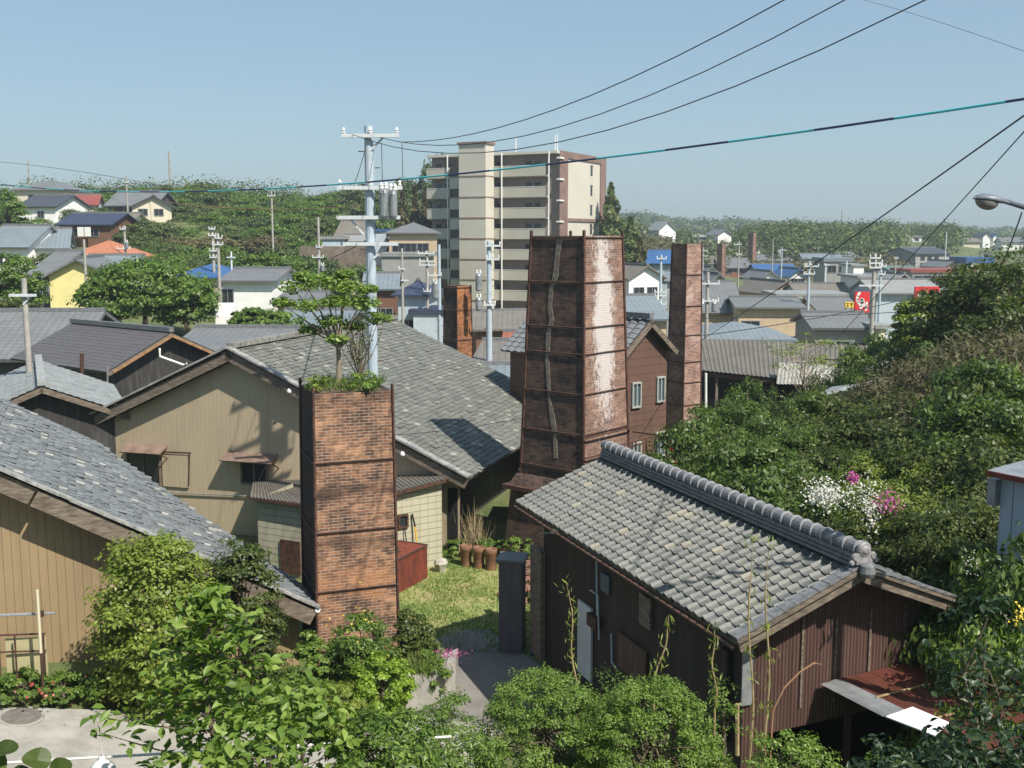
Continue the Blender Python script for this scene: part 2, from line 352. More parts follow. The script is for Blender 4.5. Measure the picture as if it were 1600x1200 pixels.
def leaves(pos, nor, size, asp=.5, fold=False, jit=.5, updir=None):
    """leaf shaped polygons at pos; the blade lies across nor"""
    n = len(pos); nor = nor+rng.normal(0, jit, (n, 3)); nor /= np.linalg.norm(nor, axis=1)[:, None]+1e-9
    r = rng.normal(0, 1, (n, 3)) if updir is None else np.array(updir)+rng.normal(0, .35, (n, 3))
    a = r-(r*nor).sum(1)[:, None]*nor; a /= np.linalg.norm(a, axis=1)[:, None]+1e-9; b = np.cross(nor, a)
    L_ = (size*rng.uniform(.65, 1.25, n))[:, None]; W = L_*asp
    if not fold:
        return np.stack([pos-a*L_*.5, pos+b*W*.5, pos+a*L_*.5, pos-b*W*.5], 1).reshape(-1, 3), 4, None
    dn = nor*L_*.12
    q = np.stack([pos-a*L_*.5, pos-a*L_*.1+b*W*.5+dn, pos+a*L_*.22+b*W*.36+dn, pos+a*L_*.55-nor*L_*.1, pos+a*L_*.22-b*W*.36+dn, pos-a*L_*.1-b*W*.5+dn, pos+a*L_*.05], 1).reshape(-1, 3)
    return q, 7, [(0, 1, 2, 6), (6, 2, 3, 3), (0, 6, 4, 5), (6, 3, 3, 4)]
def fold_fix(q):   # triangles at the tip instead of degenerate quads
    return [(0, 1, 6), (1, 2, 6), (2, 3, 6), (3, 4, 6), (4, 5, 6), (5, 0, 6)]
def crown_points(c, rad, ncl, per, flat=1., low=-.5, clr=.34, hollow=.55):
    """clump centres near the surface of an ellipsoid, leaves in shells around them"""
    c = np.array(c, float); rad = np.array(rad, float)
    d = rng.normal(0, 1, (ncl*3, 3)); d /= np.linalg.norm(d, axis=1)[:, None]; d = d[d[:, 2] > low][:ncl]
    k = len(d); rr = hollow+(1.02-hollow)*rng.random(k)**.6
    cc = c+d*rr[:, None]*rad
    cr = clr*rad.mean()*rng.uniform(.6, 1.25, k)
    e = rng.normal(0, 1, (k, per, 3)); e /= np.linalg.norm(e, axis=2)[:, :, None]
    e[:, :, 2] = np.where(e[:, :, 2] < -.2, -e[:, :, 2]*.6, e[:, :, 2])
    rs = rng.random((k, per, 1))**.45
    p = cc[:, None]+e*rs*cr[:, None, None]*np.array([1, 1, .72*flat])
    nn = e*.8+np.array([0, 0, .55])+d[:, None]*.4
    return p.reshape(-1, 3), nn.reshape(-1, 3), cc
def limbs(mb, base, top, targets, r0, seg=5, n=7, every=1):
    base = np.array(base, float); top = np.array(top, float)
    pts = [base+(top-base)*t+V(*(rng.normal(0, .03, 2)*np.linalg.norm(top-base)), 0)*(0 < t < 1) for t in np.linspace(0, 1, seg)]
    mb.tube(pts, [r0*(1-.72*t) for t in np.linspace(0, 1, seg)], n)
    for t in targets[::every]:
        s = rng.uniform(.45, .95); a = base+(top-base)*s; m = (a+t)/2+V(0, 0, .08*np.linalg.norm(t-a))
        mb.tube([a, m, t], [r0*.3*(1-s*.4), r0*.17, r0*.05], 5)
def tree(name, label, cat, base, h, rad, mat, leaf=.25, ncl=60, per=60, trunk_r=None, group=None, asp=.55, low=-.5, cz=.62, fold=False, clr=.34, stem=None, hollow=.55, lean=(0, 0), every=2, col=None):
    t = thing(name, label, cat, base, group); base = np.array(base, float)
    top = base+V(lean[0], lean[1], h); c = base+V(lean[0]*cz, lean[1]*cz, h-rad[2]*.98)
    p, nn, cc = crown_points(c, rad, ncl, per, low=low, clr=clr, hollow=hollow)
    q, n, f = leaves(p, nn, leaf, asp, fold)
    if fold: f = fold_fix(q)
    raw_mesh('crown' if cat == 'tree' else 'foliage', q, n, mat, t, faces=f)
    mb = MB(); limbs(mb, base-V(0, 0, .2), c+V(0, 0, rad[2]*.5), cc, trunk_r or h*.03, every=every)
    mb.build('trunk' if cat == 'tree' else 'stem', stem or M['bark'], t)
    return t
def conifer(name, label, base, h, r, mat, n=2600, leaf=.55, group=None):
    t = thing(name, label, 'tree', base, group); base = np.array(base, float)
    z = rng.random(n)**1.25; az = rng.random(n)*2*math.pi
    lay = .72+.28*np.sin(z*46+az*2); rr = r*(1-z)**.8*lay*np.sqrt(rng.uniform(.35, 1, n))*(1+.25*np.sin(az*3+z*9))
    p = base+np.stack([np.cos(az)*rr, np.sin(az)*rr, h*(.06+.94*z)-rr*.25], 1)
    nn = np.stack([np.cos(az)*.6, np.sin(az)*.6, np.full(n, .7)], 1)
    q, k, f = leaves(p, nn, leaf, .5); raw_mesh('crown', q, k, mat, t)
    MB().tube([base-V(0, 0, .3), base+V(0, 0, h*.97)], [h*.022, .03], 7).build('trunk', M['bark'], t); return t
def place(proto, first, loc, rot=0, s=1., label=None, group=None, sz=None):
    o = proto if first else copy_tree(proto)
    o.location = tuple(float(a) for a in loc); o.rotation_euler = (0, 0, rot); o.scale = (s, s, sz or s)
    if label: o['label'] = label
    if group: o['group'] = group
    return o
def blades(name, label, pts, h, wd, mat, kind='stuff', lean=.35, cat='grass'):
    n = len(pts); a = rng.random(n)*2*math.pi; hh = h*rng.uniform(.5, 1.3, n); d = np.stack([np.cos(a), np.sin(a), 0*a], 1)
    l = rng.normal(0, lean, (n, 2))*hh[:, None]; tip = pts+np.stack([l[:, 0], l[:, 1], hh], 1)
    w_ = wd*rng.uniform(.6, 1.4, n)[:, None]
    q = np.stack([pts-d*w_, pts+d*w_, tip], 1).reshape(-1, 3)
    return tag(raw_mesh(name, q, 3, mat, loc=tuple(pts.mean(0))), label, cat, kind=kind)

# ------------------------------------------------------------------ roofs and walls
def tiled(name, mat, parent, o, u, v, nu, nv, lu, lv, amp=.025, lip=.028, prof='s', mask=None, jit=.006, seg=5):
    """real overlapping tiles: o = eave corner, u along the eave, v up the slope"""
    o, u, v = map(lambda a: np.array(a, float), (o, u, v)); n = nrm(np.cross(u, v)); n = n if n[2] > 0 else -n
    ts = np.linspace(0, 1, seg+1)
    if prof == 's': pf = amp*np.where(ts < .72, -np.sin(ts/.72*math.pi)*.55, np.sin((ts-.72)/.28*math.pi)*.9)
    else: pf = amp*np.sin(ts*math.pi)*-.5
    mb = MB(); vs = []; fs = []; uvs = []
    for j in range(nv):
        for i in range(nu):
            if mask and not mask((i+.5)*lu, (j+.5)*lv): continue
            dz = rng.normal(0, jit); dy = rng.normal(0, jit*1.4); b = len(vs)
            for t, q in zip(ts, pf):
                a = o+u*(i+t)*lu
                vs += [a+v*(j*lv+dy)+n*(q+lip+dz), a+v*((j+1)*lv+.01)+n*(q+dz*.3), a+v*(j*lv+dy)+n*(q+dz-.012)]
            for s_ in range(seg):
                k = b+s_*3; fs.append((k, k+3, k+4, k+1)); fs.append((k+2, k+5, k+3, k))
                x0 = i+.03+.94*ts[s_]; x1 = i+.03+.94*ts[s_+1]
                uvs.append([(x0, j+.03), (x1, j+.03), (x1, j+.97), (x0, j+.97)]); uvs.append([(x0, j+.03), (x1, j+.03), (x1, j+.1), (x0, j+.1)])
    mb.add(vs, fs, uvs); return mb.build(name, mat, parent)
def stripwall(mb, o, u, n, xs, z0, z1, disp=None):
    """vertical strips along u from o; z0(x), z1(x) world heights; disp(x) pushes out along n"""
    o = np.array(o, float); r = []
    for x in xs:
        p = o+u*x+n*(disp(x) if disp else 0); r.append((V(p[0], p[1], z0(x)), V(p[0], p[1], z1(x)), x))
    vs = []; fs = []; uv = []
    for a, b in zip(r[:-1], r[1:]):
        k = len(vs); vs += [a[0], b[0], b[1], a[1]]; fs.append((k, k+1, k+2, k+3))
        uv.append([(a[2], a[0][2]), (b[2], b[0][2]), (b[2], b[1][2]), (a[2], a[1][2])])
    return mb.add(vs, fs, uv)
def window(parent, c, u, n, w_, h_, frame=None, pane=None, t=.06, name='window', mull=1, depth=.07):
    """frame as a part, glass as its sub-part; c = centre of the window on the wall, n = outward"""
    c = np.array(c, float); mb = MB(); d = n*depth*.5
    for s in (-1, 1):
        mb.box(c+u*s*(w_/2-t/2)+d, u, n, UP, t, depth, h_); mb.box(c+UP*s*(h_/2-t/2)+d, u, n, UP, w_-2*t, depth, t)
    for m_ in range(1, mull+1): mb.box(c+u*(w_*(m_/(mull+1)-.5))+d, u, n, UP, t*.7, depth*.8, h_-2*t)
    f = mb.build(name, frame or M['galv'], parent)
    MB().box(c+n*.012, u, n, UP, w_-1.2*t, .02, h_-1.2*t).build('pane', pane or M['glass'], f); return f
def pline(pts, sag=0, n=14):   # points on a sagging span
    a, b = map(lambda q: np.array(q, float), pts); L_ = np.linalg.norm(b-a)
    return [a+(b-a)*t-UP*sag*4*t*(1-t) for t in np.linspace(0, 1, n)]
def cable(label, a, b, sag, r=.012, m=None, group='overhead cables', n=20, cat='cable'):
    pts = pline((a, b), sag, n); o = MB().tube(pts, r, 6).build('overhead_cable', m or M['wire'], loc=pts[0]); return tag(o, label, cat, group)

# ------------------------------------------------------------------ brick chimneys
def chimney(label, near, azl, azr, wb, wt, zb, zt, matL, matR, bands, seat=None, knobs=True, wall=.24, iron=.05, group='brick kiln chimneys', soil=False, bandr=.022, matB=None):
    """near = bottom nearest corner (x,y); azl/azr directions of the two visible faces"""
    dl, dr = D(azl), D(azr); near = np.array([near[0], near[1], 0.]); ctr = near+(dl+dr)*wb/2
    t = thing('brick_chimney', label, 'chimney', (ctr[0], ctr[1], zb), group)
    def ring(z, off=0):
        w_ = wb+(wt-wb)*(z-zb)/(zt-zb)+off*2; c = V(ctr[0], ctr[1], z)
        return [c-dl*w_/2-dr*w_/2, c+dr*w_/2-dl*w_/2, c+dl*w_/2+dr*w_/2, c+dl*w_/2-dr*w_/2]   # near, right, far, left
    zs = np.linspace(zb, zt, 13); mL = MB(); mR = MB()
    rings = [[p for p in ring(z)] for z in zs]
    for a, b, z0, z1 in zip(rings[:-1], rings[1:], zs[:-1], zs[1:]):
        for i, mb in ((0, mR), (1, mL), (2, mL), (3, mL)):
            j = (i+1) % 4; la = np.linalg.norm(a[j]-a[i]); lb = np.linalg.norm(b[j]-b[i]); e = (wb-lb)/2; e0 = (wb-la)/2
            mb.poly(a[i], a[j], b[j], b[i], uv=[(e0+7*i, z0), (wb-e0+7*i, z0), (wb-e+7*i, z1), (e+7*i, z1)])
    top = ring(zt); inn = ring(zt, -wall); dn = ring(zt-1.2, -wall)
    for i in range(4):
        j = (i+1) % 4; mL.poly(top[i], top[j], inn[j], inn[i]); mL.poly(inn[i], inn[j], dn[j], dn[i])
    mL.build('brick_shaft', matL, t); mR.build('sunlit_brick_face', matR, t)  # shaded faces and sunlit face take separately toned brick colours
    if soil:
        s_ = MB(); q = ring(zt-.03, -.06); mid = (q[0]+q[2])/2+V(0, 0, .22)
        for i in range(4): s_.poly(q[i], q[(i+1) % 4], mid)
        s_.build('soil_cap', M['soil'], t)
    else: MB().poly(*dn).build('flue_floor', M['soil'], t)
    for i in range(4):
        a = ring(zb, .012)[i]; b = ring(zt, .012)[i]; up = .16 if knobs else .02
        MB().tube([a, b+UP*up], iron*.6, 4).build('corner_iron', M['iron'], t)
    for z in bands:
        r_ = ring(z, .03); mb = MB()
        for i in range(4): mb.tube([r_[i], r_[(i+1) % 4]], bandr, 5)
        mb.build('tie_band', M['iron'], t)
    return t, ring, ctr

# ------------------------------------------------------------------ houses of the town
def mm(name, c, **k):
    if name not in M: M[name] = plain(name, c, tuple(x*.86 for x in c), 1.2, k.get('rough', .75))
    return M[name]
WC = dict(white=(.80, .80, .78), cream=(.62, .57, .44), yellow=(.68, .60, .27), tan=(.52, .40, .27), grey=(.30, .30, .29), brown=(.16, .08, .05), dark=(.07, .065, .065), pink=(.42, .27, .22), beige=(.42, .37, .29), brick=(.25, .11, .08), blue=(.42, .49, .54))
RC = dict(grey=((.15, .155, .16), (.10, .105, .11)), dark=((.055, .06, .075), (.035, .038, .05)), light=((.25, .255, .25), (.18, .185, .18)), blue=((.03, .10, .26), (.03, .08, .2)), navy=((.035, .045, .085), (.025, .03, .06)), orange=((.42, .16, .08), (.28, .1, .05)), red=((.25, .06, .045), (.16, .045, .035)), brownish=((.17, .15, .125), (.11, .1, .085)), slate=((.17, .20, .225), (.12, .15, .17)), rust=((.3, .1, .05), (.18, .06, .035)), green=((.10, .17, .14), (.07, .12, .10)))
def wallm(c): return mm('wall_'+c, WC[c])
def roofm(c):
    if 'roof_'+c not in M: M['roof_'+c] = roofmat('roof_'+c, *RC[c], pitch=.4)
    return M['roof_'+c]
def house(label, x0, x1, ye, yr, d, roof='side', wc='white', rc='grey', dep=7., az=0., wins=(), over=.5, base=None, name='house', cat='house', off=.5, gable_wc=None, fc=None, group=None, th=.16):
    """x0..x1 eaves of the front wall in photo pixels at distance d; ye eave, yr ridge; az turns the house; wins = (u, v, w, h) fractions/metres"""
    if not wins and roof != 'flat' and 70 < d < 260: wins = ((-.45, .62, 1.3, 1.0), (.35, .62, 1.3, 1.0)) if len(label) % 2 else ((-.1, .6, 1.5, 1.1), (.6, .6, .8, .8))
    pc = P((x0+x1)/2, ye, d); W = (x1-x0)/F*d*1.0/math.cos(R(az)); ex = D(90+az); ey = D(az); ze = pc[2]
    b = float(terr(pc[0], pc[1])) if base is None else base
    b = min(b, float(terr(*(pc+ey*dep)[:2])))-.3; o = V(pc[0], pc[1], 0); hw = W/2-over*.6
    dr_ = dep*(off if roof in ('side', 'hip') else 0); zr = P((x0+x1)/2, yr, (pc+ey*dr_)[1])[2]
    t = thing(name, label, cat, (pc[0], pc[1], b+.3), group); wm = wallm(wc); rm = roofm(rc)
    def q(u, v, z): p = o+ex*u+ey*v; return V(p[0], p[1], z)
    mb = MB()
    A = [q(-hw, 0, b), q(hw, 0, b), q(hw, dep, b), q(-hw, dep, b)]; T = [q(-hw, 0, ze), q(hw, 0, ze), q(hw, dep, ze), q(-hw, dep, ze)]
    for i in range(4): mb.poly(A[i], A[(i+1) % 4], T[(i+1) % 4], T[i])
    rf = MB(); hv = W/2+over*.2; s_ = over
    if roof == 'side':
        for sg in (-1, 1): mb.poly(*[q(sg*hw, 0, ze), q(sg*hw, dep, ze), q(sg*hw, dep*off, zr-.05)][::sg])
        k1 = (zr-ze)/(dep*off); k2 = (zr-ze)/(dep*(1-off))
        rf.slab([q(-hv, -s_, ze-s_*k1+.08), q(hv, -s_, ze-s_*k1+.08), q(hv, dep*off, zr+.08), q(-hv, dep*off, zr+.08)], th, UP)
        rf.slab([q(-hv, dep+s_, ze-s_*k2+.08), q(hv, dep+s_, ze-s_*k2+.08), q(hv, dep*off, zr+.078), q(-hv, dep*off, zr+.078)], th, UP)
        rd = (q(-hv, dep*off, zr+.14), q(hv, dep*off, zr+.14))
    elif roof == 'gable':
        for y_ in (0, dep): mb.poly(*[q(-hw, y_, ze), q(hw, y_, ze), q((off-.5)*2*hw, y_, zr-.05)][::(1 if y_ == 0 else -1)])
        m_ = (off-.5)*2*hw
        for sg in (-1, 1):
            k1 = (zr-ze)/abs(sg*hw-m_); e_ = sg*(hw+s_); ze2 = ze-s_*k1+.08
            rf.slab([q(m_, -s_, zr+.08), q(e_, -s_, ze2), q(e_, dep+s_, ze2), q(m_, dep+s_, zr+.08)], th, UP)
        rd = (q(m_, -s_, zr+.14), q(m_, dep+s_, zr+.14))
    elif roof == 'hip':
        ov = .45*min(W, dep); za = ze-.1; c1, c2 = q(-hw+ov, dep/2, zr), q(hw-ov, dep/2, zr)
        E4 = [q(-hw-s_, -s_, za), q(hw+s_, -s_, za), q(hw+s_, dep+s_, za), q(-hw-s_, dep+s_, za)]
        rf.poly(E4[0], E4[1], c2, c1); rf.poly(E4[1], E4[2], c2); rf.poly(E4[2], E4[3], c1, c2); rf.poly(E4[3], E4[0], c1)
        rf.poly(*E4[::-1]); rf.add([p-UP*th for p in E4]+E4, [(0, 1, 5, 4), (1, 2, 6, 5), (2, 3, 7, 6), (3, 0, 4, 7), (3, 2, 1, 0)]); rd = (c1+UP*.05, c2+UP*.05)
    else:
        zf = P((x0+x1)/2, yr, pc[1])[2]; rf.slab([q(-hv, -s_*.4, zf), q(hv, -s_*.4, zf), q(hv, dep+s_*.4, zf), q(-hv, dep+s_*.4, zf)], max(.25, zf-ze-.002), UP); rd = None
    mb.build('wall', wm, t); ro = rf.build('roof', rm, t)
    if rd is not None and d < 260: MB().beam(rd[0], rd[1], .3, .22).build('ridge', M['ridge_tile'], ro)
    fr = {None: M['galv'], 'dark': M['iron']}[fc]
    for wi in wins:
        f_, u, z, ww, hh = wi if len(wi) == 5 else ('f', *wi)
        zc = b+.3+(ze-b-.3)*z
        if f_ == 'f': window(t, q(u*hw, 0, zc), ex, -ey, ww, hh, fr, t=.07)
        elif f_ == 'l': window(t, q(-hw, u*dep, zc), -ey, -ex, ww, hh, fr, t=.07)
        elif f_ == 'r': window(t, q(hw, u*dep, zc), ey, ex, ww, hh, fr, t=.07)
    return t

# ------------------------------------------------------------------ utility poles
def upole(label, px, pyt, d, r=.15, arms=(), m='pole_c', am='pole_w', ins=True, trans=(), az=0, base=None, steps=False, group='utility poles', braces=()):
    p = P(px, pyt, d); b = float(terr(p[0], p[1])) if base is None else base; zt = p[2]
    t = thing('utility_pole', label, 'utility pole', (p[0], p[1], b), group); ex = D(90+az); ey = D(az)
    MB().tube([V(p[0], p[1], b-.3), V(p[0], p[1], zt)], [r*1.12, r*.82], 12).build('shaft', M[m], t, smooth=False)
    for a in arms:
        y, xl, xr = a[:3]; z = P(px, y, d)[2]; c = V(p[0], p[1], z)-ey*(r+.05)
        A = c+ex*(xl*d/F); B = c+ex*(xr*d/F)
        arm = MB().beam(A, B, .09, .1).build('crossarm', M[am], t)
        if ins and (len(a) < 4 or a[3]):
            k = a[3] if len(a) > 3 else 3; mb = MB()
            for f in np.linspace(.04, .96, k): mb.lathe(A+(B-A)*f+UP*.05, [(.025, 0), (.05, .04), (.03, .07), (.055, .1), (.03, .14), (.015, .18)], 7)
            mb.build('insulator', M['white'], arm)
    for (y, dx, hpx, rpx) in trans:
        z = P(px, y, d)[2]; c = V(p[0], p[1], z)-ey*(r+.1)+ex*(dx*d/F); h_ = hpx*d/F; rr = rpx*d/F
        tr = MB().lathe(c-UP*h_, [(rr*.8, 0), (rr, .06), (rr, h_*.9), (rr*.8, h_), (rr*.3, h_+.05)], 12).build('transformer', M['galv'], t)
        mb = MB()
        for s in (-.5, .5): mb.lathe(c+ex*s*rr, [(.03, 0), (.06, .06), (.04, .1), (.055, .15), (.02, .22)], 6)
        mb.build('bushing', M['white'], tr)
    for (y0, x0, y1, x1) in braces:
        MB().beam(P(px+x0, y0, d)-ey*.1, P(px+x1, y1, d)-ey*.1, .05, .05).build('brace', M[am], t)
    if steps:
        mb = MB(); z = b+2; s = 1
        while z < zt-.3: mb.box(V(p[0], p[1], z)+ex*s*(r+.07), ex, ey, UP, .16, .025, .025); z += .45; s = -s
        mb.build('climbing_steps', M['iron'], t)
    return t

# ================================================================== SETTING: ground, water-free valley, roads
def grid(name, xs, ys, m, zoff=0):
    X, Y = np.meshgrid(xs, ys); Zz = terr(X, Y)+zoff; v = np.stack([X, Y, Zz], -1).reshape(-1, 3); nx = len(xs); ny = len(ys)
    i = np.arange(nx-1)[None] + nx*np.arange(ny-1)[:, None]; f = np.stack([i, i+1, i+nx+1, i+nx], -1).reshape(-1, 4)
    me = bpy.data.meshes.new(name); me.vertices.add(len(v)); me.vertices.foreach_set('co', v.astype(np.float32).ravel())
    me.loops.add(f.size); me.loops.foreach_set('vertex_index', f.ravel().astype(np.int32)); me.polygons.add(len(f)); me.polygons.foreach_set('loop_start', np.arange(0, f.size, 4, dtype=np.int32))
    me.polygons.foreach_set('use_smooth', [True]*len(f)); me.update(calc_edges=True); me.materials.append(m)
    o = bpy.data.objects.new(name, me); C.objects.link(o); return tag(o, kind='structure')
_t0 = terr
def terr(x, y):
    x = np.asarray(x, float); y = np.asarray(y, float)
    h = _t0(x, y); h = h+3.6*S((y-52)/26)*S((-11-x)/14)*(1-.6*S((y-88)/60))
    xb = 8.6-(np.clip(y, 16, 29)-18.5)*.38
    h = np.maximum(h, 2.7*S((x-xb)/1.6)*S((y-16)/3)*(1-S((y-33)/6))*(1-S((x-30)/10)))
    h = h+.95*S((-4.0-x)/6.5)*S((y-12)/6)*(1-S((y-25)/5))
    return h-3.6*np.exp(-((x-2)/34)**4-((y-150)/40)**4)
xs = np.concatenate([np.linspace(-2500, -260, 18)[:-1], np.linspace(-260, -60, 34)[:-1], np.linspace(-60, 60, 110)[:-1], np.linspace(60, 300, 40)[:-1], np.linspace(300, 2500, 22)])
ys = np.concatenate([np.linspace(-60, 0, 12)[:-1], np.linspace(0, 70, 80)[:-1], np.linspace(70, 300, 80)[:-1], np.linspace(300, 1200, 80)[:-1], np.linspace(1200, 5000, 12)])
k = NT('grassy_earth'); o_ = k.obj(); n1 = k.noise(o_, .5, 6, .6); n2 = k.noise(o_, 4, 5, .7)
c_ = k.ramp(k.math('ADD', k.math('MULTIPLY', n1, .6), k.math('MULTIPLY', n2, .4)), [(.35, (.05, .075, .02)), (.5, (.085, .11, .032)), (.62, (.14, .135, .06)), (.72, (.19, .15, .095))])
k.col(c_); k.b.inputs['Roughness'].default_value = .95; k.bump(n2, .7, .05); M['earth'] = k.m
grid('ground', xs, ys, M['earth'])

def sheet(name, pts, m, z=.004):   # flat sheet on the ground a few mm up
    mb = MB(); q = [V(p[0], p[1], z) for p in pts]; mb.poly(*q); o = mb.build(name, m, loc=(0, 0, 0)); return tag(o, kind='structure')
G = lambda px, py: Z(px, py, 0)
def Gt(px, py):      # point of the terrain seen at a photo pixel
    z = 0.
    for _ in range(12): p = Z(px, py, z); z = .5*z+.5*float(terr(p[0], p[1]))
    return p
bk = [V(-16, 18.6, 0)]+[Gt(a, b) for a, b in ((-60, 1106), (0, 1108), (100, 1110), (200, 1113), (320, 1115), (450, 1117), (560, 1118), (640, 1122), (700, 1126), (770, 1140))]
mb = MB(); vs = []; NR = 40; NC = 12
for i in range(NR+1):
    t = i/NR*(len(bk)-1); j = min(int(t), len(bk)-2); q = bk[j]+(bk[j+1]-bk[j])*(t-j)
    for c in range(NC+1): y_ = q[1]-(q[1]-15.2)*c/NC; vs.append((q[0], y_, float(terr(q[0], y_))+.03))
mb.add(vs, [(i*(NC+1)+c, (i+1)*(NC+1)+c, (i+1)*(NC+1)+c+1, i*(NC+1)+c+1)[::-1] for i in range(NR) for c in range(NC)]); tag(mb.build('road', M['concrete'], loc=(0, 0, 0)), kind='structure')
k = NT('worn_asphalt'); o_ = k.obj(); n1 = k.noise(o_, 1.2, 6, .65); n2 = k.noise(o_, 40, 3, .6)
k.col(k.ramp(k.math('ADD', k.math('MULTIPLY', n1, .6), k.math('MULTIPLY', n2, .4)), [(.35, (.13, .12, .112)), (.65, (.22, .208, .19))])); k.b.inputs['Roughness'].default_value = .9; M['asphalt'] = k.m
sheet('path', [G(600, 1130), G(780, 1150), G(900, 1100), G(860, 1052), G(765, 985), G(740, 983), G(700, 992), G(676, 1002), G(700, 1030), G(714, 1062), G(712, 1090), G(660, 1112)], M['asphalt'], .02)
mh = thing('manhole_cover', 'round iron manhole cover set in the pale concrete road', 'manhole cover', Gt(34, 1122))
mc = Gt(34, 1122); gx_ = (float(terr(mc[0]+.3, mc[1]))-float(terr(mc[0]-.3, mc[1])))/.6; gy_ = (float(terr(mc[0], mc[1]+.3))-float(terr(mc[0], mc[1]-.3)))/.6; mn = nrm(V(-gx_, -gy_, 1)); mc[2] = float(terr(mc[0], mc[1]))+.03; MB().lathe(mc, [(.36, .0), (.36, .014), (.30, .016), (.02, .016)], 24, mn).build('cover', plain('worn_iron_cover', (.17, .155, .14), (.11, .10, .09), 8, .7), mh); MB().lathe(mc, [(.42, .0), (.42, .01), (.37, .011)], 24, mn).build('rim', M['concrete'], mh)
# yard grass patch
ya = [G(p, q) for p, q in ((615, 985), (700, 992), (790, 985), (835, 900), (780, 872), (690, 868), (625, 885))]
k = NT('trodden_lawn'); o_ = k.obj(); n1 = k.noise(o_, .9, 6, .65); n2 = k.noise(o_, 7, 5, .7)
k.col(k.ramp(k.math('ADD', k.math('MULTIPLY', n1, .62), k.math('MULTIPLY', n2, .38)), [(.34, (.08, .14, .03)), (.44, (.15, .20, .05)), (.53, (.27, .27, .10)), (.63, (.30, .22, .13))])); k.b.inputs['Roughness'].default_value = .95; k.bump(n2, .8, .04); M['lawn'] = k.m
sheet('lawn', [G(600, 1000), G(678, 1004), G(700, 990), G(745, 984), V(2.2, 25.5, 0), V(2.6, 31, 0), V(1.4, 33.8, 0), V(-2.6, 33.5, 0), V(-5.2, 30.4, 0), V(-4.6, 26, 0)], M['lawn'], .008)

# ================================================================== LARGE STRUCTURE
# ---- tiled house on the right (house C)
EC = 4.0
eC = Z(1150, 1000, EC); dC = D(-20.8); gC = D(69.0); nC = -dC
apC = onp(1345, 887, eC, dC); hC = (apC-eC)@gC; pC = math.atan2(apC[2]-eC[2], hC); LC = 9.2
up1 = gC*math.cos(pC)+UP*math.sin(pC); up2 = -gC*math.cos(pC)+UP*math.sin(pC); slC = hC/math.cos(pC)
tC = thing('tiled_workshop', 'long workshop with grey-tan pantile roof, round ridge tiles and brown corrugated gable', 'workshop', (eC[0], eC[1]+3, 0))
rC = tiled('roof', M['tile_c'], tC, eC, dC, up1, 37, 11, LC/37, slC/11, amp=.045, lip=.03, jit=.004, seg=6)
eC2 = eC+gC*2*hC
o2 = tiled('roof_far_slope', M['tile_c'], tC, eC2, dC, up2, 37, 11, LC/37, slC/11, amp=.045, lip=.03, jit=.004, seg=3)
nl1 = np.cross(dC, up1); nl1 = nl1 if nl1[2] > 0 else -nl1; nl2 = V(0, 0, 1)*0+(np.cross(dC, up2)); nl2 = nl2 if nl2[2] > 0 else -nl2
mb = MB()
for a, u_, n_ in ((eC, up1, nl1), (eC2, up2, nl2)):
    mb.slab([a-n_*.05, a+dC*LC-n_*.05, a+dC*LC+u_*slC-n_*.05, a+u_*slC-n_*.05], .05, n_)
mb.build('roof_boarding', M['wood_grey'], tC)
for off in (-.015, LC+.015):     # bargeboards along the near and far verges
    for a, u_, n_ in ((eC, up1, nl1), (eC2, up2, nl2)):
        mb = MB()
        p0 = a+dC*off-n_*.13; mb.beam(p0, p0+u_*(slC+.02), .05, .15, n_)
        p0 = a+dC*(off-.035)-n_*.01; mb.beam(p0-u_*.02, p0+u_*(slC-.05), .1, .05, n_)
        mb.build('bargeboard', M['wood_grey'], tC)
mb = MB()    # flat verge tiles down the near gable
for a, u_, n_ in ((eC, up1, nl1), (eC2, up2, nl2)):
    for j in range(11):
        p0 = a+u_*(j*slC/11)+n_*(.055); mb.box(p0+dC*.03+u_*slC/22, dC, u_, n_, .22, slC/11+.03, .035)
mb.build('verge_tile', M['ridge_tile'], tC)
rt = MB(); z0 = apC
for k_, (w_, h_) in enumerate(((.34, .05), (.30, .05), (.26, .06))):
    c0 = z0+UP*(.06+k_*.065); rt.box(c0+dC*(LC/2), dC, gC, UP, LC-.1, w_, h_)
rg = rt.build('ridge_course', M['ridge_tile'], tC)
nr = 33
for side in (0,):
    mb = MB()
    for i in range(nr):
        c0 = z0+UP*.29+dC*(i*LC/nr+.02)
        mb.lathe(c0, [(.10, 0), (.132, .0), (.134, .045), (.116, .06), (.114, LC/nr-.002)], 14, dC)
    rc_ = mb.build('ridge_cap_tiles', M['ridge_tile'], tC, smooth=False)
mb = MB()
for i in range(nr): mb.lathe(z0+UP*.29+dC*(i*LC/nr+.02), [(.12, -.004), (.139, -.004), (.141, .026), (.133, .03)], 16, dC)
mb.build('cap_rims', plain('pale_cap_rim', (.34, .345, .36), (.22, .22, .24), 12, .5), rc_)
fin = thing  # noqa
mb = MB(); c0 = z0+UP*.27-dC*.10
mb.lathe(c0+UP*.04, [(.10, 0), (.125, .03), (.125, .08), (.10, .1)], 18, dC); mb.lathe(c0+UP*.04-dC*.03, [(.04, 0), (.075, .02), (.075, .04)], 16, dC)
for s in (-1, 1):
    mb.lathe(c0+gC*s*.17-UP*.07, [(.045, 0), (.06, .03), (.06, .06), (.04, .08)], 14, dC); mb.lathe(c0+gC*s*.23-UP*.15, [(.03, 0), (.045, .03), (.03, .06)], 12, dC)
mb.box(c0-UP*.1+dC*.05, gC, dC, UP, .3, .07, .18); mb.build('end_ornament', plain('pale_ornament_tile', (.30, .29, .30), (.15, .15, .16), 12, .4), rg)
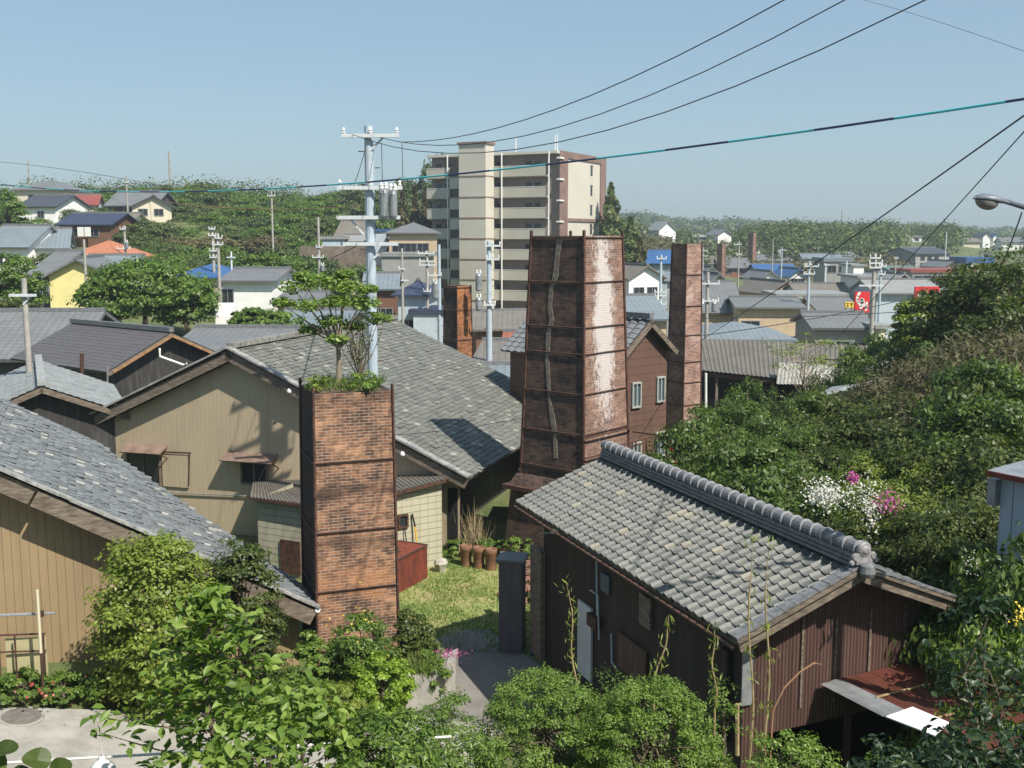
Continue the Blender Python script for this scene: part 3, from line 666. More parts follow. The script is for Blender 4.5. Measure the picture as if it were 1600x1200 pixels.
mb = MB(); mb.lathe(z0-dC*.16-UP*.08, [(.10, -.02), (.13, .05), (.11, .16), (.05, .2)], 12); mb.build('gable_boss', M['ridge_tile'], rg)
# walls: side wall (shade) and gable wall
wo = eC+gC*.5+dC*.55; zeave = EC+.5*math.tan(pC)-.1; Lw = LC-1.0; Ww = 2*hC-1.0
zroof = lambda x: EC+(hC-abs(x+.5-hC))*math.tan(pC)-.1
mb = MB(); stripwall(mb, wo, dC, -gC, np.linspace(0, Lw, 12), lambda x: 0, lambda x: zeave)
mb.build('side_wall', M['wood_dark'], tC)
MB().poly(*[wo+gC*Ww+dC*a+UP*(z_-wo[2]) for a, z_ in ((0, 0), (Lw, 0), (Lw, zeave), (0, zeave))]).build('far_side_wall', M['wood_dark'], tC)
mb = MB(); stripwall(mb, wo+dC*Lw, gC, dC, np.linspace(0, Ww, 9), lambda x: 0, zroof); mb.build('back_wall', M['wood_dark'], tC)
mb = MB(); NX = 560; xs_ = np.linspace(0, Ww, NX)
stripwall(mb, wo, gC, -dC, xs_, lambda x: (0 if x < .5 else 2.1+.04*(x-.5)), zroof, lambda x: .011*math.sin(x*2*math.pi/.066))
mb.build('gable_siding', M['corr_brown'], tC)
def wC(px, py, off=0): return onp(px, py, wo-gC*off, gC)      # on the side wall
def wG(px, py, off=0): return onp(px, py, wo-dC*off, dC)      # on the gable wall
def pan(parent, name, c0, c1, ua, n, th, m):   # rectangular panel between two opposite corners on a wall
    u0 = (c0@ua); u1 = (c1@ua); z1, z2 = sorted((c0[2], c1[2])); c = c0+ua*((u1-u0)/2); c = V(c[0], c[1], (z1+z2)/2)+n*th/2
    return MB().box(c, ua, n, UP, abs(u1-u0), th, z2-z1).build(name, m, parent)
pan(tC, 'white_door', wC(906, 936), wC(926, 1066), dC, -gC, .05, plain('dull_white_door', (.50, .53, .56), (.42, .44, .47), 1, .6))
pan(tC, 'blue_panel', wC(941, 893), wC(954, 930), dC, -gC, .04, plain('dull_blue_panel', (.09, .12, .15), None, 2, .5))
pan(tC, 'plank_panel', wC(968, 985), wC(1012, 1075), dC, -gC, .05, plain('rotting_planks', (.11, .065, .045), (.05, .03, .025), 3, .85, st=(3, 3, .4)))
pan(tC, 'shutter', wC(1003, 925), wC(1020, 985), dC, -gC, .06, M['wood_grey'])
pan(tC, 'post', wC(836, 850), wC(852, 1030), dC, -gC, .12, M['wood_grey'])
pan(tC, 'post', wC(1133, 1010), wC(1141, 1160), dC, -gC, .1, M['wood_dark'])
MB().tube([wC(932, 870, .06), wC(933, 962, .06)], .02, 6).build('conduit', M['pole'], tC)
MB().tube([wC(922, 922, .1), wC(934, 930, .1), wC(936, 1000, .1)], .018, 6).build('conduit', M['pole'], tC)
pan(tC, 'meter_box', wC(926, 955), wC(940, 985), dC, -gC, .14, M['iron'])
mb = MB(); mb.tube([wC(955, 990, .06), wC(956, 1035, .06), wC(963, 1045, .1)], .018, 6); mb.build('drain_pipe', M['pole'], tC)
MB().tube([eC+dC*.0+UP*-.12-gC*.04, eC+dC*LC-UP*.1-gC*.04], .03, 6).build('gutter', plain('rusty_gutter', (.13, .07, .05), None, 3, .8), tC)
pan(tC, 'clear_sheet', wG(1160, 1018, .03), wG(1174, 1100, .03), gC, -dC, .02, M['galv']).rotation_euler = (0, 0, 0)
for x_ in (1253, 1305, 1358, 1412):
    a = wG(x_, 1000); mb = MB(); mb.box(V(a[0], a[1], 3.2)-dC*.02, gC, dC, UP, .04, .02, 1.5); mb.build('batten', M['wood_grey'], tC)
mb = MB(); a = wG(1297, 962, .12); mb.tube([a, a-UP*.35+gC*.05, a-UP*.45-gC*.03, a-UP*.33], .015, 5); a = wG(1352, 905, .2); mb.tube([a, a-UP*.2+gC*.05], .02, 5); mb.build('gable_hook', M['black'], tC)
MB().tube([wG(1152, 1100, .1), wG(1152, 1180, .1)], .035, 6).build('corner_pipe', M['stem_tan'], tC)
# spotlight under the far eave
sp = thing('spotlight', 'small white spotlight on a bracket under the far eave of the tiled workshop', 'light', wC(862, 832, .25))
a = wC(862, 832, .25); MB().tube([a-V(.28, -.05, .04), a], .02, 6).build('bracket', M['galv'], sp); MB().lathe(a, [(.03, 0), (.07, .08), (.075, .16)], 10, V(.6, -.2, .4)).build('lamp_head', M['white'], sp)

# ---- left barn (A)
eA = Z(497, 950, 1.6); dA = D(-21.5); gA = D(68.5); aA = onp(0, 735, eA, dA); pA = math.atan2(aA[2]-eA[2], (eA-aA)@gA)
upA = -gA*math.cos(pA)+UP*math.sin(pA); nA = np.cross(dA, upA); nA = nA if nA[2] > 0 else -nA; HA = 9.0; slA = HA/math.cos(pA)
tA = thing('left_barn', 'big tan-boarded barn with blue-grey tiled roof sloping down to the front chimney', 'barn', (eA[0]-4, eA[1]-1, 0))
bmax = lambda v_: min(8.8, 1.75+max(0, v_*math.cos(pA)-.1)*1.62)
tiled('roof', M['tile_a'], tA, eA, dA, upA, 38, 54, .232, slA/54, amp=.025, lip=.024, mask=lambda u, v: u < bmax(v), jit=.008, seg=4)
q_ = [eA, eA+dA*1.7, eA+dA*8.75+upA*(4.4/math.cos(pA)), eA+dA*8.75+upA*slA, eA+upA*slA]
MB().slab([p-nA*.05 for p in q_], .06, nA).build('roof_boarding', M['wood_grey'], tA)
for (s0, s1, o_) in ((0, 6.55, .0), (6.6, slA, .16)):
    a = eA-nA*(.24)-dA*(.02-o_*.3); MB().beam(a+upA*s0, a+upA*s1, .06, .34, nA).build('bargeboard', M['wood_grey'], tA)
mb = MB()
for j in range(44): mb.box(eA+upA*((j+.5)*slA/44)+nA*(.035+rng.normal(0, .006))-dA*.0, dA, upA, nA, .2, slA/44+.02, .05)
mb.build('verge_tile', M['tile_a'] if False else plain('pale_verge_tile', (.34, .34, .32), (.17, .175, .17), 5, .6), tA)
mb = MB(); wa = eA+dA*.6-gA*.35; zA = lambda x: 1.6+(x+.35)*math.tan(pA)-.14
stripwall(mb, wa, -gA, -dA, np.linspace(0, HA, 40), lambda x: 0, zA)
mb.poly(wa*V(1, 1, 0), wa*V(1, 1, 0)+dA*1.2, wa*V(1, 1, 0)+dA*1.2+UP*1.66, wa*V(1, 1, 0)+UP*1.66)
mb.build('gable_wall', siding('tan_board_siding2', (.28, .205, .115), (.24, .175, .10), .17, .5, .6, .07, streak=.5, dirt=(.16, .11, .065)), tA)
mb = MB(); w1 = wa*V(1, 1, 0)+dA*.05; pp = [w1+dA*1.2, w1+dA*7.8-gA*4.3, w1+dA*7.8-gA*9]; 
mb.poly(pp[0], pp[1], pp[1]+UP*3.9, pp[0]+UP*1.6); mb.poly(pp[1], pp[2], pp[2]+UP*6.5, pp[1]+UP*3.9); mb.build('back_wall', M['black_wall'], tA)
def wA(px, py, off=0): return onp(px, py, wa-dA*off, dA)
window(tA, (wA(386, 985)+wA(398, 1033))/2, -gA, -dA, .5, .75, M['iron'], name='window')
mb = MB(); a = eA-nA*.03-dA*.06; mb.lathe(a, [(.06, 0), (.06, .22)], 12, dA, close=True); mb.build('gutter_end', M['whitemetal'], tA)

# ---- middle barn (B)
eB = Z(733, 747, 2.6); azB = 17.4; dB = D(azB); gB = D(azB+90); apB = onp(357, 545, eB, dB); hB = (eB-apB)@gB; pB = math.atan2(apB[2]-2.6, hB); LB = 13.6
uR = -gB*math.cos(pB)+UP*math.sin(pB); uL = gB*math.cos(pB)+UP*math.sin(pB); slB = hB/math.cos(pB)
nR = np.cross(uR, dB); nR = nR if nR[2] > 0 else -nR; nL = np.cross(uL, dB); nL = nL if nL[2] > 0 else -nL; eBl = eB-gB*2*hB
tB = thing('middle_barn', 'wide beige metal-clad barn with broad weathered grey tile roof between the two big chimneys', 'barn', (apB[0], apB[1]+1, 0))
tiled('roof', M['tile_b'], tB, eB, dB, uR, 58, 46, LB/58, slB/46, amp=.025, lip=.024, jit=.008, seg=3)
tiled('roof_left_slope', M['tile_b'], tB, eBl, dB, uL, 50, 39, LB/50, slB/39, amp=.03, lip=.03, jit=.008, seg=2)
mb = MB()
for a, u_, n_ in ((eB, uR, nR), (eBl, uL, nL)): mb.slab([a-n_*.05, a+dB*LB-n_*.05, a+dB*LB+u_*slB-n_*.05, a+u_*slB-n_*.05], .06, n_)
mb.build('roof_boarding', M['wood_grey'], tB)
for a, u_, n_ in ((eB, uR, nR), (eBl, uL, nL)): MB().beam(a-n_*.22-dB*.02, a+u_*slB-n_*.22-dB*.02, .06, .3, n_).build('bargeboard', M['wood_grey'], tB); MB().beam(a-n_*.28+dB*.14, a+u_*slB-n_*.28+dB*.14, .05, .24, n_).build('soffit_board', M['wood_dark'], tB)
mb = MB()
for a, u_, n_ in ((eB, uR, nR), (eBl, uL, nL)):
    for j in range(24): mb.box(a+u_*((j+.5)*slB/24)+n_*.05, dB, u_, n_, .3, slB/24-.012, .06)
mb.build('verge_tile', plain('pale_flat_verge', (.34, .33, .31), (.16, .165, .165), 3, .5), tB)
mb = MB(); mb.beam(apB+dB*.1+UP*.1, apB+dB*LB+UP*.1, .3, .16); 
mb.build('ridge_course', plain('weathered_ridge_tile', (.26, .26, .23), (.12, .12, .11), 5, .7), tB)
wb0 = eB+dB*.38-gB*.45; WB = 2*hB-.9; zB = lambda x: 2.6+(hB-abs(x+.45-hB))*math.tan(pB)-.16
mb = MB(); stripwall(mb, wb0, -gB, -dB, np.linspace(0, WB, 60), lambda x: 0, zB)
mb.build('gable_wall', M['siding_b'], tB)
mb = MB(); stripwall(mb, wb0-gB*1.3+dB*.02, dB, gB, [0, 4, 8, LB-1], lambda x: 0, lambda x: 3.0); mb.poly(*[(wb0+dB*.03)*V(1, 1, 0)-gB*a+UP*z for a, z in ((1.3, 0), (0, 0), (0, 2.5), (1.3, 2.9))]); stripwall(mb, wb0-gB*WB, dB, gB, [0, LB-1], lambda x: 0, lambda x: 2.62); stripwall(mb, wb0+dB*(LB-1), -gB, dB, np.linspace(0, WB, 9), lambda x: 0, zB)
mb.build('side_wall', M['black_wall'], tB)  # wall set back and coloured near black to carry the eave's shade
def wB(px, py, off=0): return onp(px, py, wb0-dB*off, dB)
def awn(parent, pa, pb, dp=.5):
    a = wB(*pa); b = wB(*pb, 0); b = V(b[0], b[1], a[2]); n_ = -dB
    t_ = MB().slab([a+UP*.12, b+UP*.12, b+n_*dp-UP*.1, a+n_*dp-UP*.1], .04, UP).build('awning', plain('pinkish_tin', (.22, .16, .13), (.14, .09, .07), 3, .6) if 'pinkish_tin' not in bpy.data.materials else bpy.data.materials['pinkish_tin'], parent)
    MB().beam(b-UP*.35, b+n_*(dp-.03)-UP*.11, .03, .03).build('awning_bracket', M['iron'], t_)
awn(tB, (200, 697), (262, 697)); awn(tB, (355, 710), (435, 710))
for (x0, y0, x1, y1) in ((199, 703, 252, 760), (377, 709, 419, 757)):
    c = (wB(x0, y0)+wB(x1, y1))/2; W_ = abs((wB(x1, y1)-wB(x0, y1))@gB); window(tB, c, gB, -dB, W_, abs(wB(x0, y0)[2]-wB(x0, y1)[2]), plain('rusty_window_frame', (.2, .15, .12), None, 3, .7) if 'rusty_window_frame' not in bpy.data.materials else bpy.data.materials['rusty_window_frame'], name='window', mull=1)
pan(tB, 'sliding_shutter', wB(254, 708), wB(296, 762), gB, -dB, .06, bpy.data.materials['beige_metal_siding'])
mb = MB(); a, b = wB(252, 706, .07), wB(298, 708, .07); mb.beam(a, b, .05, .05); a = wB(296, 708, .07); b = wB(295, 760, .07); mb.beam(a, b, .03, .03); mb.build('shutter_rail', M['iron'], tB)
MB().tube([wB(228, 768, .06), wB(392, 775, .06)], .022, 6).build('wall_pipe', M['galv'], tB)
MB().tube([wB(433, 713, .5), wB(424, 712, .1), wB(403, 752, .08)], .01, 5).build('stay_wire', M['galv'], tB)
# dark doorway side beside the cream lean-to
pan(tB, 'dark_doorway', wB(700, 762), wB(716, 880), gB, -dB, .03, M['black'])

# bulbs under the barn verge
for (x_, y_, n_) in ((453, 611, 'bare white bulb hanging on a flex under the barn verge left of the front chimney'), (630, 709, 'bare white bulb hanging on a flex under the barn verge right of the front chimney')):
    p_ = onp(x_, y_, eB, dB)-dB*.05; t_ = thing('hanging_bulb', n_, 'light bulb', p_, 'bulbs under the barn verge')
    mb = MB(); mb.lathe(p_-UP*.08, [(.02, 0), (.07, .03), (.085, .08), (.06, .13), (.03, .17)], 12); mb.build('bulb', M['white'], t_, smooth=True)
    MB().tube([p_+UP*.09, p_+UP*.45+gB*.03], .008, 5).build('flex', M['black'], t_)

# ---- cream block lean-to against barn B
K = Z(520, 793, 2.35); K1 = Z(390, 776, 2.35); K2 = Z(697, 748, 2.75)
tG = thing('block_lean_to', 'small cream block lean-to with corrugated roof built against the middle barn', 'lean-to', (K[0], K[1], 0))
zz = lambda p, z_: V(p[0], p[1], z_)
inn = lambda p: p+nrm(V(-3.6, 34, 0)-V(p[0], p[1], 0))*.22
a, b, c = inn(K1), inn(K), inn(K2)
mb = MB(); mb.poly(zz(a, 0), zz(b, 0), zz(b, 2.3), zz(a, 2.3)); mb.poly(zz(b, 0), zz(c, 0), zz(c, 2.7), zz(b, 2.3)); a2 = a+dB*2.2
mb.poly(zz(a2, 0), zz(a, 0), zz(a, 2.25), zz(a2, 2.25)); mb.build('wall', M['block_cream'], tG)
w_l = wB(395, 752, .02); w_m = wB(470, 752, .02); w_r = wB(690, 741, .02)
mb = MB()
def corr_sheet(mb, A, B, Cc, Dd, pitch=.13, amp=.02):    # A-B eave, D-C top
    n_ = max(2, int(np.linalg.norm(B-A)/pitch*4)); up_ = nrm(np.cross(B-A, Dd-A)); up_ = up_ if up_[2] > 0 else -up_; vs = []; fs = []; uv = []; LA = np.linalg.norm(B-A); LD = np.linalg.norm(Dd-A)
    for i in range(n_+1):
        t = i/n_; dz = up_*amp*math.sin(t*LA/pitch*2*math.pi); vs += [A+(B-A)*t+dz, Dd+(Cc-Dd)*t+dz]
    for i in range(n_): fs.append((2*i, 2*i+2, 2*i+3, 2*i+1)); uv.append([(i/n_*LA, 0), ((i+1)/n_*LA, 0), ((i+1)/n_*LA, LD), (i/n_*LA, LD)])
    mb.add(vs, fs, uv)
corr_sheet(mb, K1, K, w_m+V(0, 0, .05), w_l); corr_sheet(mb, K, K2, w_r, w_m+V(0, 0, .05))
mb.build('corrugated_roof', M['corr_grey'], tG)
mb = MB(); mb.beam(K-UP*.06, K2-UP*.06, .05, .1); mb.beam(K1-UP*.06, K-UP*.06, .05, .07); mb.build('eaves_board', M['iron'], tG)
nK = nrm(np.cross(c-b, UP)); nK = nK if nK@V(.5, -1, 0) > 0 else -nK; uK = nrm((c-b)*V(1, 1, 0))
cc_ = onp(629, 814, b, nK); window(tG, cc_, uK, nK, .34, .42, M['iron'], name='window', mull=0)
nK1 = nrm(np.cross(b-a, UP)); nK1 = nK1 if nK1[1] < 0 else -nK1; uK1 = nrm((b-a)*V(1, 1, 0))
p_ = onp(455, 870, a, nK1); MB().box(p_+nK1*.03, uK1, nK1, UP, .7, .05, 1.0).build('rusty_door', M['iron'], tG)

# ---- tile-roofed low house behind the left barn (gable towards us) and others to the left
def gabled(name, label, cat, ap, az, half, zr, ze, Lr, tm, wm, lu=.27, over=.4, base=0, amp=.035, cols=None, board='wood_grey', half2=None, ridge=True, seg=3, verge=None, lip=.026):
    """gable end facing the camera; ap = apex at the near verge (x, y)"""
    d = D(az); g = D(az+90); A = V(ap[0], ap[1], zr); t = thing(name, label, cat, (ap[0], ap[1]+1, base)); p = math.atan2(zr-ze, half); first = 1
    for s, hf in ((1, half), (-1, half2 or half)):
        u_ = -g*s*math.cos(p)+UP*math.sin(p); sl = hf/math.cos(p); e_ = A-u_*sl; n_ = np.cross(u_, d); n_ = n_ if n_[2] > 0 else -n_
        nu = int(Lr/lu); nv = max(3, int(sl/.25)); tiled('roof' if first else 'roof_far_slope', tm, t, e_, d, u_, nu, nv, Lr/nu, sl/nv, amp=amp, seg=seg, lip=lip, jit=.003); first = 0
        mb = MB(); mb.slab([e_-n_*.05, e_+d*Lr-n_*.05, A+d*Lr-n_*.05, A-n_*.05], .06, n_); mb.build('roof_boarding', M['wood_grey'], t)
        mb = MB(); mb.beam(e_-n_*.13-d*.02, A-n_*.13-d*.02, .05, .18, n_); mb.build('bargeboard', M[board], t)
    if ridge: MB().beam(A-d*.02+UP*.12, A+d*Lr+UP*.12, .26, .22).build('ridge_course', verge or M['ridge_tile'], t)
    h2 = half2 or half; w0 = A+d*over; mb = MB()
    zf = lambda x: zr-abs(x)*math.tan(p)-.14
    q0 = V(w0[0], w0[1], 0)
    xsn = [-(h2-over), 0, half-over]
    for y_ in (0, Lr-2*over): stripwall(mb, q0+d*y_, g, -d, xsn, lambda x: base, zf)
    for x_ in (xsn[0], xsn[2]): a = q0+g*x_; mb.poly(a+UP*base, a+d*(Lr-2*over)+UP*base, a+d*(Lr-2*over)+UP*zf(x_), a+UP*zf(x_))
    mb.build('wall', wm, t); return t, A, d, g, p
# small grey hip/gable (E)
apE = P(65, 603, 36); tE, *_ = gabled('small_tiled_house', 'small dark-walled house with grey ribbed tile roof and bright ridge end, behind the left barn', 'house', apE, -24, 2.8, apE[2], apE[2]-1.15, 8.4, tilemat('pale_grey_tiles', [(0, (.17, .185, .19)), (1, (.26, .28, .285))], 0, grime=.25), M['black_wall'], amp=.07, half2=2.6, verge=plain('pale_ridge_tile', (.34, .35, .34), (.2, .21, .21), 6, .5))
apD = P(268, 519, 51)
tD, AD, dD, gD, pD = gabled('dark_roofed_house', 'charred-board house with smooth dark grey-brown tile roof and fresh orange bargeboards, left middle distance', 'house', apD, -51, 3.1, apD[2], 4.14, 8.9, tilemat('dark_slate_tiles', [(0, (.075, .07, .075)), (1, (.10, .092, .098))], 0, grime=.15, rough=.5), M['black_wall'], amp=.008, over=.5, half2=3.4, lip=.008)
M['orange_board'] = plain('orange_timber', (.34, .19, .085), (.2, .11, .055), 5, .7)
mb = MB()
for s, hf in ((1, 3.1), (-1, 3.4)): mb.beam(AD-UP*.17-dD*.05, AD-gD*s*hf-UP*(hf*math.tan(pD)+.17)-dD*.05, .06, .11)
mb.build('fresh_bargeboard', M['orange_board'], tD)
a = P(250, 557, 46); MB().tube([a+V(0, 0, .35), a, P(286, 570, 46), P(292, 568, 46)], .05, 8).build('white_drain', M['white'], tD)
a = P(128, 590, 46); MB().tube([a, P(128, 552, 46)], .09, 8).build('rusty_flue', M['iron'], tD)
MB().tube([P(168, 572, 48.2), P(168, 615, 48.2)], .04, 6).build('downpipe', M['galv'], tD)

house('long grey tile roofed house at the left edge behind the dark-roofed house', -60, 116, 556, 488, 56, 'side', 'dark', 'grey', 11, az=-3, off=.45, th=.2)
house('grey tile roofed house tucked behind the ridge of the beige barn', 262, 436, 548, 514, 58, 'side', 'dark', 'grey', 9, az=3, off=.5)

# ---- brown boarded gabled barn behind the big chimney
M['wood_brown'] = siding('brown_weatherboard', (.13, .07, .048), (.095, .052, .038), 50, .1, .8, .001, dirt=(.05, .03, .025), hz=.3, streak=.6)
apW = P(1018, 499, 41)
tW, AW, dW, gW, pW = gabled('brown_board_barn', 'tall brown weatherboarded barn with steep ribbed tile roof behind the tallest chimney', 'barn', apW, -42, 1.62, apW[2], apW[2]-1.28, 6.5, M['ridge_tile'] if False else tilemat('blue_grey_rib_tiles', [(0, (.12, .13, .145)), (1, (.19, .2, .22))], 0, grime=.3), M['wood_brown'], lu=.42, amp=.12, over=.3, half2=1.9)
w0 = AW+dW*.3
def wW(px, py, off=0): return onp(px, py, w0-dW*off, dW)
for (x0, y0, x1, y1) in ((984, 597, 1001, 637), (1023, 588, 1038, 628), (985, 690, 1001, 722), (1021, 674, 1038, 713)):
    c = (wW(x0, y0)+wW(x1, y1))/2; f_ = window(tW, c, gW, -dW, .8*abs((wW(x1, y1)-wW(x0, y0))@gW), abs(wW(x0, y0)[2]-wW(x0, y1)[2]), mm('dull_frame', (.34, .36, .33)), M['glass_blue'], t=.06, mull=1, depth=.1)

# ---- brick chimneys
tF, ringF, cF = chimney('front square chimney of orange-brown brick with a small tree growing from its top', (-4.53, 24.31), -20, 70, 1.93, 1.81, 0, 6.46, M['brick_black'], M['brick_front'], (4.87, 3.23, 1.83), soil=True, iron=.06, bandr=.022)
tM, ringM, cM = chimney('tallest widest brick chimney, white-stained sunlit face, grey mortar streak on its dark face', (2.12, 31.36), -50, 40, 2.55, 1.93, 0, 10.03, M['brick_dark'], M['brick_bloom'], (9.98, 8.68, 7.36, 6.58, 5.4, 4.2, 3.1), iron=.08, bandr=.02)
# mortar repair: a thin slab following the crack down the dark face
c0, c1 = ringM(0), ringM(10.03); nn_ = nrm(np.cross(c0[3]-c0[0], c1[0]-c0[0])); nn_ = nn_ if nn_[0] < 0 else -nn_
ck = [(876, 369, 11), (871, 400, 11), (868, 432, 11), (861, 452, 10), (859, 480, 11), (863, 500, 10), (857, 522, 9), (855, 560, 9), (857, 596, 9), (859, 625, 6), (864, 655, 9), (868, 680, 8), (869, 716, 8)]
mb = MB(); vs = []
for x_, y_, w_ in ck:
    for s in (-1, 1):
        p_ = onp(x_+s*w_*.36+math.sin(y_*.7+s)*.8, y_, c0[0], nn_); vs += [p_-nn_*.02, p_+nn_*.018]
mb.add(vs, [f for i in range(len(ck)-1) for f in ((4*i+1, 4*i+3, 4*i+7, 4*i+5), (4*i, 4*i+1, 4*i+5, 4*i+4), (4*i+3, 4*i+2, 4*i+6, 4*i+7))]); mb.build('mortar_repair', M['mortar_patch'], tM)
# kiln base under it, with an iron ledge, and the rusty railing on the sunny side
kb = thing('kiln_base', 'sooty brick kiln base with an iron ledge carrying the tallest chimney', 'kiln', (cM[0], cM[1], 0))
ctr = cM; dl, dr = D(-50), D(40); hw_ = 1.5
def sq(h, z, c=ctr): return [V(*(c-dl*h-dr*h)[:2], z), V(*(c+dr*h-dl*h)[:2], z), V(*(c+dl*h+dr*h)[:2], z), V(*(c+dl*h-dr*h)[:2], z)]
mb = MB(); mb.hexa(sq(1.6, -.1), sq(1.42, 2.35)); mb.hexa(sq(1.5, 2.352), sq(1.3, 2.75)); mb.build('brick_body', M['brick_dark'], kb)
mb = MB(); mb.hexa(sq(1.62, 2.30), sq(1.62, 2.42)); mb.build('iron_ledge', M['iron'], kb)
mb = MB(); a = ctr-dl*3.6-dr*1.2; q = [a, a+dr*2.2, a+dr*2.2+dl*2.2, a+dl*2.2]; mb.hexa([V(x_[0], x_[1], 0) for x_ in q], [V(x_[0], x_[1], 1.5) for x_ in q]); mb.build('flue_block', M['brick_mid'], kb)
rl = thing('rusty_railing', 'thin rusty railing and platform on the sunny side of the tallest chimney', 'railing', (ctr[0]+1, ctr[1]-2, 2.9))
r4 = ringM(4.15, .1); A0 = r4[0]-dl*.0; A1 = r4[1]; nout = -dl
mb = MB()
for z_ in (4.15, 3.55): mb.beam(V(*(A0+nout*.06)[:2], z_), V(*(A1+dr*.6+nout*.06)[:2], z_+.0), .04, .04)
for z_ in (4.0,): mb.beam(V(*(A1+nout*.06)[:2], z_), V(*(A1+nout*1.0)[:2], z_), .04, .04); mb.beam(V(*(A0+nout*1.)[:2], z_), V(*(A1+nout*1.+dr*.6)[:2], z_), .04, .04)
mb.build('rail', M['iron'], rl)
for i in range(6):
    p_ = A0+nout*1.0+dr*(.05+i*.58); MB().tube([V(p_[0], p_[1], 3.0), V(p_[0], p_[1], 4.0)], .022, 5).build('post', M['iron'], rl)
q = [A0+nout*.1, A1+dr*.6+nout*.1, A1+dr*.6+nout*1.05, A0+nout*1.05]; MB().slab([V(p_[0], p_[1], 3.0) for p_ in q], .06, UP).build('platform', M['iron'], rl)
near4 = P(1067, 655, 52); chimney('slim pinkish brick chimney standing right of the brown boarded barn', (near4[0], near4[1]), -35, 55, 1.2, .97, 0, P(1070, 381, 52)[2], M['brick_mid'], plain('x', (.1, .1, .1)) if False else brick('pink_brick', ((.12, .06, .05), (.22, .11, .085), (.32, .18, .14), (.46, .36, .32)), (.4, .34, .3), soot=.3), (9.6-1.4, 9.6-2.9, 9.6-4.3, 9.6-5.6, 3.0, 1.9), iron=.06, knobs=False, wall=.18)
near5 = P(714, 500, 58); chimney('short brick chimney with vivid orange right face beyond the middle barn ridge', (near5[0], near5[1]), -45, 45, 1.2, 1.0, 0, P(714, 447, 58)[2], M['brick_dark'], M['brick_orange'], (P(714, 450, 58)[2], 6.1, 4.5), iron=.05, knobs=False, wall=.18)
nf = P(1128, 400, 205); chimney('distant brown brick chimney, the left of the far pair', (nf[0], nf[1]), -40, 50, 1.2, 1., 0, P(1128, 381, 205)[2], M['brick_mid'], M['brick_mid'], (), iron=.04, knobs=False)
nf = P(1176, 400, 255); chimney('tallest of the far pair of chimneys, pale top, near the far hill', (nf[0], nf[1]), -40, 50, 1.7, 1.2, 0, P(1176, 364, 255)[2], M['brick_mid'], M['mortar_patch'] if False else M['brick_mid'], (), iron=.04, knobs=False)

t_ = thing('gap_darkening_shed', 'low charred-board shed filling the gap between the middle barn and the tallest chimney', 'shed', V(1.5, 38, 0))  # made-up shed, hides sunlit ground that showed through the gap
q = [V(.2, 37.0, 0), V(2.9, 36.6, 0), V(3.2, 38, 0), V(.5, 38.4, 0)]
MB().hexa(q, [p_+UP*1.9 for p_ in q]).build('wall', M['black_wall'], t_); MB().slab([q[0]+V(0, -.2, 2.0), q[1]+V(.2, -.2, 2.0), q[2]+V(.2, 0, 2.2), q[3]+V(0, 0, 2.2)], .1, UP).build('roof', M['corr_grey'], t_)
# ---- long grey corrugated shed with open front
tS = thing('open_kiln_shed', 'long low shed with grey corrugated roof and a dark open front beyond the green shrubs', 'shed', P(1200, 640, 60)*V(1, 1, 0))
e1, e2, e3 = P(1092, 578, 62), P(1225, 590, 60), P(1420, 612, 56); r1, r3 = P(1080, 528, 70), P(1420, 543, 66)
mb = MB(); corr_sheet(mb, e1, e3, r3, r1, .26, .03); mb.build('corrugated_roof', M['corr_grey'], tS)
f0 = lambda p, z_=None: V(p[0], p[1], 0 if z_ is None else z_)
mb = MB(); bk = V(0, 6, 0); mb.poly(f0(e1+bk), f0(e3+bk), f0(e3+bk, 2.9), f0(e1+bk, 3)); mb.poly(f0(e2+V(4, .3, 0)), f0(e3+V(0, .3, 0)), f0(e3+V(0, .3, 0), 2), f0(e2+V(4, .3, 0), 2.2)); mb.build('back_wall', M['wood_dark'], tS)
mb = MB(); mb.slab([f0(e1+V(.2, .4, 0), .02), f0(e3+V(0, .4, 0), .02), f0(e3+bk, .02), f0(e1+bk, .02)], .02, UP); mb.build('earth_floor', M['soil'], tS)
for t_ in (.01, .1, .26, .38, .55): p_ = e1+(e3-e1)*t_+V(0, .3, 0); MB().beam(f0(p_), f0(p_, p_[2]-.05), .14, .14).build('post', M['wood_grey'], tS)
MB().tube([P(1103, 583, 61.2), P(1103, 662, 61.2)], .07, 8).build('drainpipe', M['white'], tS)
MB().beam(e1+V(.2, .1, -.25), e1+(e3-e1)*.38+V(0, .1, -.2), .1, .22).build('eaves_beam', M['iron'], tS)
mb = MB(); q = [P(1213, 600, 57.5), P(1298, 601, 56), P(1304, 572, 58.6), P(1217, 566, 60)]; corr_sheet(mb, *q, .2, .02); mb.build('front_canopy', plain('pale_sheet', (.34, .335, .3), (.22, .21, .19), 3, .6), tS)

